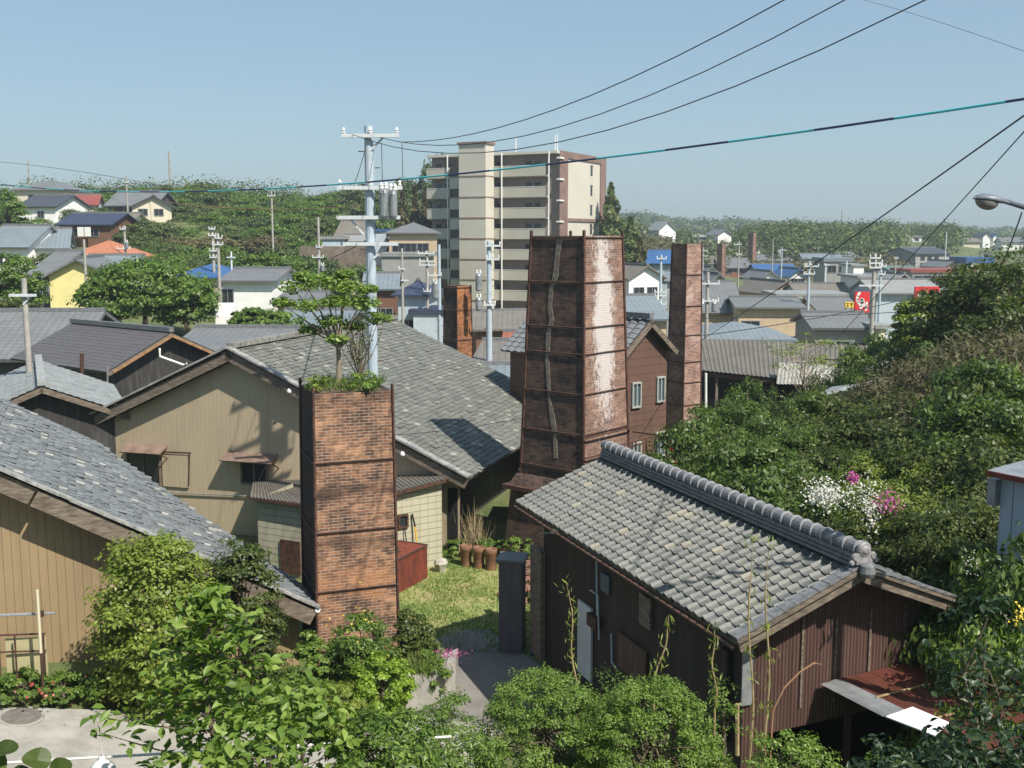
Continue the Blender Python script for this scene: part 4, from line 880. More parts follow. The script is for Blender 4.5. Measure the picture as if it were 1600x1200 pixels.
# ---- right side: half hidden roof edge, grey metal shed, rusty lean-to
t_ = thing('hidden_shed_roof', 'pale metal roof edge poking out of the shrubs right of the open shed', 'shed', P(1340, 640, 36)*V(1, 1, 0)+V(0, 0, 2.5))
q = [P(1281, 614, 36), P(1412, 582, 39), P(1425, 592, 42), P(1300, 604, 41)]; MB().slab(q, .12, UP).build('roof', M['galv'], t_)
mb = MB(); q2 = [p_-UP*.13 for p_ in q]; mb.poly(*[V(p_[0]+.4, p_[1]+.3, 2.4) for p_ in q2[:2]], *[p_+V(.4, .3, 0) for p_ in q2[1::-1]]); mb.build('wall', M['wood_dark'], t_)
t_ = thing('grey_metal_shed', 'pale blue-grey metal shed with rust-edged roof at the right edge', 'shed', (9.3, 17.6, float(terr(9.3, 17.6))))
a = P(1556, 890, 18.0); zt_ = P(1556, 742, 18.0)[2]; b_ = P(1640, 905, 17.2); ex_ = nrm((b_-a)*V(1, 1, 0)); ey_ = V(-ex_[1], ex_[0], 0); zb_ = min(a[2], float(terr(a[0], a[1])))-.6
M['shedblue'] = siding('pale_blue_grey_sheet', (.34, .39, .47), (.28, .33, .40), .45, .6, .6, .05, dirt=(.2, .1, .07), streak=.45)
q = [V(*p_[:2], 0) for p_ in (a, a+ex_*2.6, a+ex_*2.6+ey_*2.2, a+ey_*2.2)]
MB().hexa([p_+UP*zb_ for p_ in q], [p_+UP*zt_ for p_ in q]).build('wall', M['shedblue'], t_)
o_ = [q[0]-ex_*.14-ey_*.2, q[1]+ex_*.1-ey_*.2, q[2]+ex_*.1+ey_*.1, q[3]-ex_*.14+ey_*.1]
MB().slab([o_[0]+UP*(zt_+.08), o_[1]+UP*(zt_+.06), o_[2]+UP*(zt_+.2), o_[3]+UP*(zt_+.2)], .07, UP).build('roof', M['galv'], t_)
MB().beam(o_[0]+UP*(zt_+.03), o_[1]+UP*(zt_+.01), .05, .09).build('rusty_edge', M['rust'], t_)
MB().box(q[0]-ex_*.08+UP*(zt_-.3), ex_, ey_, UP, .15, .3, .45).build('side_box', M['galv'], t_)
t_ = thing('rusty_lean_to', 'lean-to roof of rust-red corrugated sheets against the brown gable of the tiled workshop', 'lean-to', V(7, 16, 0))
T1 = wG(1306, 1062, .06); T2 = wG(1512, 1012, .06); T3 = T2+nrm(T2-T1)*3.2; B1 = P(1426, 1120, T1[1]-1.5); dn = nrm((B1-T1)); 
mb = MB(); LL = 4.2; corr_sheet(mb, T1+dn*LL, T3+dn*LL, T3, T1, .11, .016); mb.build('corrugated_roof', M['rust_roof'], t_)
lf = -nrm(T3-T1)
mb = MB(); corr_sheet(mb, T1+dn*.03+lf*.32+UP*.0, T1+dn*.03-lf*.05+UP*.03, T1+dn*1.45-lf*.05+UP*.03, T1+dn*1.45+lf*.35, .2, .008); mb.build('dark_edge_sheet', M['galv'], t_)
mb = MB(); mb.slab([T1+dn*1.5+lf*.36+UP*.03, T1+dn*1.5-lf*.14+UP*.07, T1+dn*2.15-lf*.2+UP*.06, T1+dn*2.3+lf*.22+UP*.02], .02, UP); mb.build('white_edge_sheet', M['whitemetal'], t_)
for u_ in (.9, 1.9): mb = MB(); mb.beam(T1+dn*u_+UP*.03, T3+dn*u_+UP*.03, .03, .02); mb.build('batten', M['stem_tan'], t_)
for p_ in (T1+dn*3, T1+dn*.3, T3+dn*3): MB().beam(V(p_[0], p_[1], 0), p_-UP*.06, .1, .1).build('post', M['wood_dark'], t_)
# ---- tin shed beside the path (dark tall cabinet)
t_ = thing('tin_cabinet', 'tall narrow dark metal cabinet standing at the corner of the grass beside the tiled workshop', 'cabinet', G(812, 1018))
a = G(815, 1023)-D(100)*.56; ex_ = D(100); ey_ = D(10); 
q = [a+p_ for p_ in (0*UP, ex_*.56, ex_*.56+ey_*.6, ey_*.6)]; zt_ = 2.28
MB().hexa([V(*p_[:2], -.05) for p_ in q], [V(*p_[:2], zt_) for p_ in q]).build('body', plain('dark_purple_grey_sheet', (.13, .115, .125), (.08, .07, .08), 2, .6, st=(3, 3, .5)), t_)
MB().box(sum(q)/4+UP*(zt_+.04), ex_, ey_, UP, .7, .74, .06).build('lid', M['galv'] if False else plain('dark_lid', (.14, .15, .16), None, 2, .5), t_)
MB().tube([V(*(q[1]+ex_*.25)[:2], 0), V(*(q[1]+ex_*.25)[:2], 2.3)], .03, 6).build('blue_pipe', plain('blue_pipe', (.04, .08, .2), None, 2, .5), t_)

# ================================================================== YARD OBJECTS
t_ = thing('rusty_tank', 'low rust-red steel tank box lying on the grass right of the front chimney', 'tank', G(650, 912))
a = Z(668, 903, 0); b = Z(610, 935, 0); ex_ = nrm(b-a); ey_ = V(-ex_[1], ex_[0], 0); ey_ = ey_ if ey_[1] > 0 else -ey_; Lx = 2.0
q = [a, a+ex_*Lx, a+ex_*Lx+ey_*1.1, a+ey_*1.1]; MB().hexa([V(*p_[:2], 0) for p_ in q], [V(*p_[:2], 1.0) for p_ in q]).build('body', M['rust'], t_)
MB().lathe(sum(q)/4+UP*1.0, [(.22, 0), (.22, .06), (.18, .07)], 12).build('hatch', M['iron'], t_)
s_ = MB(); 
for i in range(4): s_.beam(V(*q[i][:2], 1.0), V(*q[(i+1) % 4][:2], 1.0), .05, .05)
s_.build('rim', M['iron'], t_)
for i, (px, py, lab) in enumerate(((728, 884, 'brown clay pipe standing upright, leftmost of the three in the grass'), (748, 887, 'brown clay pipe standing upright, middle one of the three in the grass'), (767, 890, 'brown clay pipe standing upright, nearest and rightmost of the three'))):
    p_ = G(px, py); t_ = thing('clay_pipe', lab, 'clay pipe', p_, 'clay pipes standing in the yard'); r_ = .17
    MB().lathe(p_-UP*.05, [(r_, 0), (r_, .54), (r_+.018, .56), (r_+.018, .70), (r_, .71), (r_-.03, .70), (r_-.04, .4)], 16, close=False).build('pipe', M['clay'], t_, smooth=True)
for px, py, s, lab in ((789, 872, .2, 'round terracotta pot of plants beside the clay pipes'), (806, 874, .15, 'smaller terracotta pot right of the round pot by the clay pipes')):
    p_ = G(px, py); t_ = thing('flower_pot', lab, 'flower pot', p_, 'terracotta pots in the yard'); MB().lathe(p_, [(s*.7, 0), (s, s*1.5), (s*1.12, s*1.5), (s*1.12, s*1.85), (s*.9, s*1.85), (s*.85, s*1.4)], 16, close=False).build('pot', M['terracotta'], t_, smooth=True)
    pp_, nn_2, _ = crown_points(p_+UP*s*2.3, (s*1.3, s*1.3, s*1.1), 12, 30); q_, n_, f_ = leaves(pp_, nn_2, .1); raw_mesh('plant', q_, n_, L['bright'], t_)
p_ = G(689, 893); t_ = thing('garden_stone', 'pale upright stone beside the rusty tank on the grass', 'stone', p_)
mb = MB(); mb.lathe(p_-UP*.05, [(.12, 0), (.16, .15), (.22, .32), (.17, .42), (.05, .46)], 9); mb.build('stone', M['stone'], t_)
t_ = thing('shovel', 'yellow-handled shovel leaning on the cream block lean-to', 'shovel', Z(655, 850, 1.0)); top = onp(644, 803, b*0+inn(K)+nK*.06, nK); bot = onp(655, 850, inn(K)+nK*.25, nK)
m_ = top+(bot-top)*.42; MB().tube([m_, bot-UP*.9], .028, 6).build('handle', M['yellow'], t_); MB().tube([top, m_], .03, 6).build('grip', M['black'], t_)
t_ = thing('stick', 'thin dark stick leaning beside the yellow-handled shovel', 'stick', Z(638, 850, .3)); MB().tube([onp(632, 822, inn(K)+nK*.05, nK), onp(641, 855, inn(K)+nK*.3, nK)-UP*.8], .018, 5).build('rod', M['black'], t_)
# brick rubble pile
t_ = thing('brick_rubble', 'pile of loose red bricks against the kiln base behind the tiled workshop', 'brick pile', V(.9, 29.3, 0)); mb = MB()
for i in range(110):
    a = rng.random()*6.28; r_ = rng.random()**.6; h_ = (1-r_)*1.5; p_ = V(.55+math.cos(a)*r_*.9, 29.6+math.sin(a)*r_*.9, max(.04, h_*rng.random()+.03)); c_, s2 = math.cos(a*3), math.sin(a*3)
    mb.box(p_, (c_, s2, .2), (-s2, c_, 0), (-.2, 0, 1), .22, .1, .07)
mb.build('bricks', M['brick_mid'], t_)
# retaining wall and lower kerb at the shrub bed
t_ = tag(MB().slab([G(634, 1120)+UP*.0+UP*.75, G(712, 1082)+UP*.75, G(716, 1062)+UP*.75, G(640, 1098)+UP*.75], .8, UP).build('retaining_wall', M['concrete'], loc=G(675, 1100)), 'short pale concrete retaining wall at the corner of the path and shrub bed', 'retaining wall')
# street side rack, bamboo pole etc at left
t_ = thing('metal_rack', 'rusty metal frame rack holding a cream board against the tan barn wall', 'rack', Gt(30, 1060))
q0, q1 = P(0, 1050, 20.5), P(74, 1044, 20.7)
zt_ = P(40, 990, 20.7)[2]; mb = MB()
for t in (-.8, 0, .35, .95): p_ = q0+(q1-q0)*t; mb.tube([V(p_[0], p_[1], 1.0), V(p_[0], p_[1], zt_)], .02, 5)
mb.tube([q0*V(1, 1, 0)+UP*zt_-V(1.2, 0, 0), q1*V(1, 1, 0)+UP*zt_], .02, 5); mb.tube([q0*V(1, 1, 0)+UP*(zt_-.35)-V(1.2, 0, 0), q1*V(1, 1, 0)+UP*(zt_-.35)], .02, 5); mb.build('frame', M['iron'], t_)
MB().slab([V(*(P(8, 1000, 20.7))[:2], 1.), V(*(P(72, 1000, 20.75))[:2], 1.), V(*(P(72, 1000, 20.75))[:2], zt_-.1), V(*(P(8, 1000, 20.7))[:2], zt_-.1)], .03, -UP+V(0, -3, 0)).build('board', mm('cream_board', (.42, .38, .22)), t_)
t_ = thing('garden_pole', 'cream garden pole stuck upright in the flower bed by the barn wall', 'pole', G(64, 1075)); a = P(64, 1020, 20.3)
MB().tube([V(a[0], a[1], .9), V(a[0], a[1], a[2])], .025, 6).build('lower_pole', M['iron'], t_); MB().tube([a, V(a[0], a[1], P(64, 922, 20.3)[2])], .03, 6).build('cream_sleeve', mm('cream_plastic', (.6, .56, .4)), t_)
t_ = thing('grey_rail', 'thin grey horizontal rail fixed along the tan barn wall behind the cream pole', 'rail', P(0, 962, 20.6)); MB().tube([P(-40, 963, 20.4), P(86, 958, 20.6)], .028, 6).build('rail', M['galv'], t_)
MB().box(P(64, 959, 20.45), V(1, 0, 0), V(0, 1, 0), UP, .09, .07, .12).build('clamp', M['iron'], t_)
# laundry pole close to the camera
t_ = thing('laundry_pole', 'white washing pole crossing the bottom left corner above the road', 'laundry pole', P(200, 1166, 8.6)*V(1, 1, 0)+UP*float(terr(-3, 8.6)))
a, b = P(-60, 1196, 9.9), P(705, 1151, 10.6); MB().tube([a, b], .014, 8).build('rod', mm('dull_white_plastic', (.6, .6, .57)), t_)
for p_ in (a+(b-a)*.01, a+(b-a)*.62): MB().tube([V(p_[0], p_[1], float(terr(p_[0], p_[1]))-.2), p_+UP*.02], .02, 6).build('post', M['galv'], t_)
t_ = thing('hanging_bag', 'white plastic bag hanging from the washing pole at the bottom edge', 'bag', P(158, 1200, 10.1)); a = P(158, 1171, 10.08)
mb = MB(); mb.lathe(a-UP*.34, [(.03, 0), (.12, .04), (.13, .14), (.07, .21), (.025, .25), (.03, .27)], 11); o = mb.build('bag', M['white'], t_, smooth=True); MB().tube([a+UP*.02, a+V(.02, 0, -.08)], .005, 5).build('hook', M['pole_w'], t_)
# traffic mirror
t_ = thing('traffic_mirror', 'orange-backed round road mirror with post seen beside the green shrub behind the tiled workshop', 'mirror', P(1055, 740, 33)*V(1, 1, 0))
a = P(1055, 698, 33); MB().lathe(a+V(0, .05, 0), [(.02, 0), (.2, .02), (.23, .06), (.24, .1), (.2, .12)], 20, V(.25, -1, 0)).build('dish', M['redorange'], t_, smooth=True)
MB().tube([V(a[0], a[1]+.1, 0), a+V(0, .1, -.1)], .045, 8).build('post', M['redorange'], t_); MB().lathe(a+V(.08, -.1, -.1), [(.06, 0), (.05, .02)], 10, V(.25, -1, 0)).build('reflector', M['white'], t_)
# street lamp top right
t_ = thing('street_lamp', 'grey cobra-head street lamp on a slanting arm at the top right', 'street lamp', V(10.3, 14.5, float(terr(10.3, 14.5))))
dl_ = 14.0; h0 = P(1520, 310, dl_); h1 = P(1572, 317, dl_); e0 = P(1570, 313, dl_); e1_ = P(1602, 323, dl_); ax = nrm(h1-h0)
mb = MB(); n_ = 12; Ls = np.linalg.norm(h1-h0); prof = [(0, .01, 0), (.08, .05, .01), (.3, .085, .03), (.6, .09, .03), (.85, .07, .015), (1.05, .045, 0)]; vs = []
for t, r_, up_ in prof:
    for k_ in range(n_): th = 2*math.pi*k_/n_; vs.append(h0+ax*Ls*t+V(0, 1, 0)*r_*1.2*math.cos(th)+UP*(r_*.8*max(-.25, math.sin(th))+up_*.4))
mb.add(vs, [(i*n_+k_, i*n_+(k_+1) % n_, (i+1)*n_+(k_+1) % n_, (i+1)*n_+k_) for i in range(len(prof)-1) for k_ in range(n_)]+[tuple(range(n_)), tuple(range(5*n_, 6*n_))])
hd = mb.build('lamp_housing', plain('lamp_grey', (.16, .18, .22), (.10, .11, .14), 6, .4), t_, smooth=True)
mb = MB(); c_ = h0+ax*Ls*.42-UP*.012; vs = []
for j in range(6):
    a_ = j/5*math.pi/2
    for k_ in range(14): th = 2*math.pi*k_/14; vs.append(c_+ax*.15*math.cos(a_)*math.cos(th)+V(0, .1, 0)*math.cos(a_)*math.sin(th)-UP*.11*math.sin(a_))
mb.add(vs, [(i*14+k_, i*14+(k_+1) % 14, (i+1)*14+(k_+1) % 14, (i+1)*14+k_) for i in range(5) for k_ in range(14)]); mb.build('lens_bowl', plain('milky_glass', (.24, .26, .24), (.2, .15, .17), 8, .2), t_, smooth=True)
arm_e = e0+(e1_-e0)*6.5; MB().tube([e0-UP*.01, arm_e], [.032, .05], 10).build('arm', M['lamp'] if 'lamp' in M else bpy.data.materials['lamp_grey'], t_, smooth=True)
MB().tube([V(arm_e[0], arm_e[1], float(terr(arm_e[0], arm_e[1]))-.3), arm_e+UP*.5], [.13, .1], 12).build('post', M['pole_c'], t_)

# ================================================================== APARTMENT BLOCK
za = lambda y: 10-(y-370)/F*155*1.0
ca = P(868, 370, 154); ca[2] = 0; dl, dr = D(-64), D(26); nl_, nr_ = D(206), D(116)   # left face runs along dl, right face along dr
def face_u(px, dirv, p0=ca):    # distance along a face for a photo column
    r = ray(px, 370); A_ = np.array([[dirv[0], -r[0]], [dirv[1], -r[1]]]); s = np.linalg.solve(A_, -p0[:2]); return s[0]
tAp = thing('apartment_block', 'nine-storey cream apartment block with long balconies, brown trim and a protruding lift tower', 'apartment building', ca)
uL_ = face_u(668, dl); uR_ = face_u(943, dr); zb = -4.5; zt = za(242)+.2
AC = plain('cream_render', (.52, .495, .425), (.48, .455, .39), .3, .8); AB = plain('brown_trim', (.23, .15, .125), None, .5, .8); AS = plain('grey_brown_recess', (.27, .225, .20), (.22, .18, .16), .6, .8); AP_ = plain('parapet_panel', (.45, .43, .365), (.41, .39, .33), .5, .8)
mb = MB(); rec = 1.5
B0 = ca-nl_*rec+dr*0; A1 = ca+dl*uL_
q = [ca+dr*rec*0-nl_*rec, ca+dr*uR_, ca+dr*uR_+dl*uL_, ca+dl*uL_-nl_*rec]
mb.hexa([V(*p_[:2], zb) for p_ in q], [V(*p_[:2], zt-.3) for p_ in q]); mb.build('recessed_wall', AS, tAp)
def onL(u, z, o=0): p_ = ca+dl*u+nl_*o; return V(p_[0], p_[1], z)
def onR(u, z, o=0): p_ = ca+dr*u+nr_*o; return V(p_[0], p_[1], z)
def pbox(mb, fn, u0, u1, z0, z1, o0, o1, flip=False):
    mb.hexa(*[[fn(u0, z, o1), fn(u1, z, o1), fn(u1, z, o0), fn(u0, z, o0)][::(-1 if not flip else 1)] for z in (z0, z1)])
zp = [19.9-2.93*i for i in range(9)]
uT0, uT1 = face_u(772, dl), face_u(731, dl)
# end wall (right) slab, full height
mb = MB(); pbox(mb, onR, face_u(878, dr), uR_, zb, zt, -.02, .12); mb.build('end_wall', AC, tAp)
mb = MB(); u_a, u_b, u_c = face_u(872, dr), face_u(884, dr), face_u(935, dr)
pbox(mb, onR, u_a, u_b, zb, zt+.1, .121, .3); pbox(mb, onR, u_c, uR_+.1, zb, zt+.1, .121, .3); pbox(mb, onR, u_b+.002, u_c-.002, za(249), zt+.1, .122, .29); pbox(mb, onR, u_b+.002, u_c-.002, za(346), za(341), .122, .28); 
mb.build('brown_trim', AB, tAp)
mb = MB(); pbox(mb, onL, -.2, uL_, zt-.35, zt, -1.4, .08); pbox(mb, onR, .3, uR_, zt-.2, zt+.02, -8, .0); mb.build('roof_slab', AC, tAp)
for i, z in enumerate(zp):
    for u0_, u1_ in ((1.5, uT0), (uT1+2.9, uL_)): mb = MB(); pbox(mb, onL, u0_, u1_, z-1.42, z, -.02, .12); pr_ = mb.build('balcony_parapet', AP_, tAp); mb = MB(); pbox(mb, onL, u0_, u1_, z+.002, z+.07, -.05, .15); mb.build('handrail', M['white'], pr_)
    mb = MB(); pbox(mb, onL, 1.4, uL_, z-1.5, z-1.3, -1.45, -.03); mb.build('floor_slab', AP_, tAp)
    if z < 19: mb = MB(); pbox(mb, onL, uT1+.2, uT1+2.8, z-.05, z+1.45, .1, .35); mb.build('stair_parapet', AC, tAp)
    if z > 6: mb = MB(); pbox(mb, onR, .25, face_u(876, dr), z+.9, z+1.12, .0, .5); mb.build('corner_ledge', M['white'], tAp)
    for u in (3.0, 4.4, 9.0, 10.2, uT1+3.6, uT1+5.2, uT1+6.6):
        if (u < uT0-.5 or u > uT1+3) and u < uL_-.5:
            mb = MB(); hh = 2.0 if int(u*10) % 3 else 1.2; pbox(mb, onL, u, u+.95, z-1.3+(2.05-hh), z+.75, -rec-.02, -rec+.05); mb.build('door' if hh > 1.5 else 'window', M['glass'], tAp)
for y in (262, 294, 326, 357, 389, 421): mb = MB(); u = face_u(922, dr); z = za(y); pbox(mb, onR, u-.35, u+.35, z-.8, z+.6, .11, .17); w_ = mb.build('slit_window', M['glass'], tAp); mb = MB(); pbox(mb, onR, u-.45, u+.45, z+.6, z+.72, .12, .2); mb.build('window_frame', M['iron'], w_)
zt2 = za(233)+.5; mb = MB(); pbox(mb, onL, uT0, uT1, zb, zt2, .0, 2.6); mb.build('lift_tower', AC, tAp)
mb = MB(); pbox(mb, onL, uT0-.2, uT1+.2, zt2, zt2+.3, -.2, 2.8); mb.build('tower_cap', AB, tAp)
for z in zp: mb = MB(); pbox(mb, onL, uT0-.01, uT1+.03, z-1.5, z-1.3, .002, 2.64); mb.build('tower_band', AB, tAp)
for px in (701, 731, 785, 858): u = face_u(px, dl); mb = MB(); mb.tube([onL(u, zb, .22), onL(u, zt-.1, .22)], .11, 6); mb.build('downpipe', M['white'], tAp)
for u, dz in ((uT1+.5, 1.9), (uT1+2.2, 1.9), (uT0-2.5, 2.2), (uT0-9, 2.5), (1, 2.4)):
    MB().tube([onL(u, zt, -2), onL(u, zt+dz, -2)], .07, 5).build('antenna', M['white'], tAp)

# ================================================================== UTILITY POLES
upole('tall pale blue-grey steel utility pole with four white crossarms rising behind the front chimney', 576, 197, 30.8, .155, ((213, -40, 48, 3), (294, -48, 52, 3), (340, -50, 48, 0), (381, -41, 44, 0)), m='pole', trans=((298, 24, 42, 7), (300, 38, 40, 6)), steps=True, braces=((343, -27, 367, -6), (215, 24, 236, 3), (385, 30, 406, 6)), az=2)
upole('pale steel utility pole with transformer left of the tallest chimney', 764, 377, 58, .16, ((384, -6, 18), (405, -4, 16), (476, -8, 10)), m='pole', trans=((428, -16, 26, 5), (465, -16, 20, 5)), steps=True)
upole('pale slim utility pole with a transformer left of the short orange chimney', 686, 382, 88, .14, ((430, -18, 4),), m='pole', trans=((440, -6, 26, 5),), steps=True)
upole('grey utility pole with three crossarms beside the apartment block', 667, 392, 90, .13, ((396, -14, 12), (408, -12, 14), (414, -12, 16), (455, -6, 6)), m='pole_c')
upole('thin grey pole with a speaker box in front of the slate roofed house', 628, 388, 86, .11, ((420, -5, 5, 1), (438, -2, 10, 0)), m='pole_c')
upole('utility pole with small transformer at the foot of the wooded hill', 497, 339, 104, .14, ((402, -10, 8), (386, -4, 6)), m='pole_c', trans=((414, 6, 10, 3),))
upole('bare grey pole among the trees on the hill', 424, 298, 128, .13, ((306, -6, 6, 2),), m='pole_c')
upole('left utility pole of the close pair behind the broad tree', 332, 356, 96, .14, ((358, -5, 5), (368, -6, 6), (392, -5, 6), (402, -5, 6)), m='pole_c')
upole('right utility pole of the close pair behind the broad tree', 340, 364, 84, .14, ((372, -4, 8), (382, -8, 9)), m='pole_c')
upole('white topped utility pole with grey box near the orange roof', 194, 352, 108, .13, ((358, -6, 3), (388, -12, 9)), m='pole_c', trans=((378, 4, 10, 2.5),))
upole('short plain white cross-armed pole above the blue roof', 361, 393, 100, .1, ((402, -7, 7, 0),), m='pole_w')
upole('grey pole standing in front of the yellow house', 131, 374, 80, .11, (), m='pole_c')
upole('nearest left utility pole with one white crossarm beside the dark-roofed house', 37, 435, 41, .12, ((461, -21, 21, 0),), m='pole_c', braces=((464, 12, 476, 1),))
upole('thin grey pole above the red-roofed house', 197, 275, 150, .12, ((285, -4, 4, 2),), m='pole_c')
upole('brown utility pole with pale transformers in the right-hand town', 1106, 425, 75, .14, ((443, -16, 18), (470, -14, 18)), m='wood_brown_pole' if False else 'pole_c', trans=((472, -9, 14, 4), (472, 10, 15, 4)))
upole('pale pole with many crossarms right of the white two-storey house', 1033, 398, 92, .13, ((404, -7, 8), (456, -10, 10), (462, -9, 9), (475, -8, 9)), m='pole')
upole('slim pole in front of the red brick warehouse', 1155, 376, 150, .12, ((382, -8, 3), (398, -4, 4)), m='pole_c')
upole('slim pole before the far green bank', 1208, 374, 210, .12, (), m='pole_c')
upole('grey utility pole with crossarms above the tan warehouses', 1265, 408, 96, .13, ((416, -9, 14), (428, -10, 8)), m='pole')
upole('short pale pole right of the white shed gable', 1290, 412, 140, .13, ((414, -3, 6, 1),), m='pole_w')
upole('concrete utility pole with crowded insulators beside the red sign', 1367, 396, 72, .15, ((403, -9, 8), (411, -10, 11), (418, -9, 10), (446, -24, 14, 0)), m='pole_c')
upole('second slimmer pole just right of the pole beside the red sign', 1377, 408, 88, .11, ((416, -4, 7), (428, -5, 6)), m='pole')
upole('short white pole before the grey flats', 1323, 408, 150, .14, (), m='pole_w')
upole('thin pole between the pale store and the striped school', 1400, 400, 140, .1, ((404, -3, 3, 2),), m='pole_c')
upole('thin bare pole rising in front of the three-storey gabled house', 1479, 362, 230, .12, (), m='pole_w')
upole('small pole with crossarms left of the far chimney pair', 1099, 386, 180, .12, ((392, -4, 6), (400, -4, 6)), m='pole_c')
upole('pole with transformer on the far side of the blue roof', 1222, 386, 180, .13, ((391, -6, 6),), m='pole', trans=((394, -4, 8, 2),))
upole('slender lattice mast far away above the left hill', 264, 236, 300, .35, ((262, -3, 3, 0), (250, -2, 2, 0)), m='pole_c', group='distant masts')
upole('slender mast beyond the leftmost hilltop house', 44, 252, 260, .2, ((264, -3, 3, 0),), m='pole_c', group='distant masts')
upole('thin red-brown mast on the far ridge right of centre', 1316, 328, 470, .3, (), m='pole_c', group='distant masts')

# ================================================================== OVERHEAD CABLES
def wirepix(label, pix, d0, d1, r=.01, m=None, ext=(0, 0), n=26, lo=None):
    """cable hanging in one vertical plane between two known distances, its sag fitted to the photo"""
    a = P(*pix[0], d0); b = P(*pix[-1], d1); h = (b-a)*V(1, 1, 0); Lh = np.linalg.norm(h); e = h/Lh; nn = V(-e[1], e[0], 0); ss = []; zz_ = []
    for p_ in pix: q = onp(*p_, a, nn); ss.append((q-a)@e/Lh); zz_.append(q[2])
    cf = np.polyfit(ss, zz_, 2 if len(pix) > 2 else 1); pts = []
    for s in np.linspace(-ext[0], 1+ext[1], n): p_ = a+h*s; pts.append(V(p_[0], p_[1], np.polyval(cf, s)))
    o = MB().tube(pts, r, 6).build('overhead_cable', m or M['wire'], loc=pts[0]); return tag(o, label, 'cable', 'overhead cables')
wirepix('uppermost of the three cables fanning up from the tall pole to the top edge', [(626, 221), (690, 220), (800, 192), (950, 137), (1080, 78), (1225, 0)], 30.8, 15, .010, ext=(0, 1.1))
wirepix('middle of the three cables fanning up from the tall pole to the top edge', [(588, 213), (700, 228), (800, 217), (950, 172), (1130, 98), (1322, 0)], 30.8, 14, .009, ext=(0, 1.1))
wirepix('lowest of the three cables fanning up from the tall pole to the top edge', [(546, 212), (640, 226), (750, 238), (860, 229), (1000, 192), (1200, 118), (1430, 0)], 30.8, 13, .009, ext=(0, 1.1))
wirepix('thick teal and navy twisted cable crossing the whole view', [(0, 291), (150, 293), (330, 295), (577, 289), (720, 273), (850, 256), (1000, 243), (1150, 228), (1300, 206), (1450, 176), (1600, 138)], 34, 12, .015, M['wire_teal'], ext=(.6, .6), n=50)
wirepix('dark cable running from the slim brick chimney up to the right edge', [(1076, 545), (1160, 486), (1300, 398), (1440, 300), (1600, 172)], 48, 13, .012, ext=(0, 1.6))
wirepix('thin cable crossing behind the street lamp down to the shrubs', [(1290, 548), (1380, 450), (1470, 350), (1600, 206)], 40, 15, .009, ext=(0, 1.6))
wirepix('thin cable dropping from the street lamp arm', [(1597, 325), (1588, 365), (1570, 400), (1540, 450)], 14, 22, .009)
wirepix('faint high cable in the upper right sky', [(1380, 8), (1500, 45), (1600, 80)], 45, 30, .007, ext=(2, 2))
wirepix('low cable over the tan warehouses on the right', [(1098, 497), (1200, 497), (1300, 492), (1400, 488)], 60, 60, .02)
wirepix('cable looping from the grey pole to the red sign pole', [(1098, 524), (1250, 502), (1366, 478), (1440, 462)], 62, 72, .025)
wirepix('thin hill cable on the left above the teal one', [(-20, 252), (44, 256), (120, 268), (197, 281), (260, 291)], 200, 150, .035)
wirepix('orange-brown thin cable strung across the wooded hill', [(260, 315), (340, 325), (424, 326), (570, 320)], 120, 110, .03, plain('rusty_cable', (.25, .14, .07), None, 2, .7))
wirepix('service cable sloping from the tall pole to its lower arm', [(571, 232), (560, 268), (550, 296), (527, 318)], 30.7, 30.5, .01)
wirepix('drop lead from the top crossarm to the transformers', [(596, 222), (597, 262), (600, 296)], 30.6, 30.4, .01)
wirepix('second drop lead right of the first above the transformers', [(628, 222), (629, 262), (632, 296)], 30.6, 30.4, .01)
wirepix('cable running from the tall pole down to the left of the hill pole', [(575, 374), (520, 402), (500, 406)], 30.8, 90, .02)
wirepix('thin cable crossing the broad grey roof to the tallest chimney', [(612, 680), (700, 672), (820, 652)], 30, 33, .01)

# ================================================================== RED SIGNS
def sign(label, x0, x1, y0, y1, d, marks, cols, legs=True, az=0):
    c = P((x0+x1)/2, y1, d); ex = D(90+az); w_ = (x1-x0)/F*d; h_ = (y1-y0)/F*d; t = thing('shop_sign', label, 'sign', (c[0], c[1], float(terr(c[0], c[1]))))
    MB().box(c+UP*h_/2, ex, D(az), UP, w_, .3, h_).build('sign_panel', M[cols] if cols in M else mm(*cols), t)
    mb = MB(); n = -D(az)
    for st in marks:
        pts = [c+ex*(u-.5)*w_+UP*(v*h_)+n*.165 for u, v in st[0]]
        for a, b in zip(pts[:-1], pts[1:]):
            e = nrm(b-a); s = nrm(np.cross(e, n)); k_ = st[1]*w_/2; mb.slab([a-s*k_-e*k_*.4, a+s*k_-e*k_*.4, b+s*k_+e*k_*.4, b-s*k_+e*k_*.4], .02, n)
    if marks: mb.build('lettering', M['white'] if cols == 'red' else M['black'], t)
    if legs:
        for s in (-.35, .35): p_ = c+ex*s*w_; MB().tube([V(p_[0], p_[1], float(terr(p_[0], p_[1]))), p_+UP*.1], .1, 6).build('post', M['pole_c'], t)
    return t
mk = [([(.30, .97), (.16, .80), (.13, .62), (.20, .50), (.30, .42)], .16), ([(.42, .66), (.55, .62), (.58, .50), (.46, .46), (.38, .56), (.44, .66)], .15), ([(.42, .48), (.38, .30), (.44, .20)], .17), ([(.50, .46), (.52, .30)], .12), ([(.64, .48), (.66, .28)], .12), ([(.82, .50), (.84, .25), (.76, .10)], .13), ([(.66, .30), (.80, .32)], .08)]
sign('vertical red shop sign with sweeping white brush characters', 1334.5, 1357, 456, 488, 94, mk, 'red')
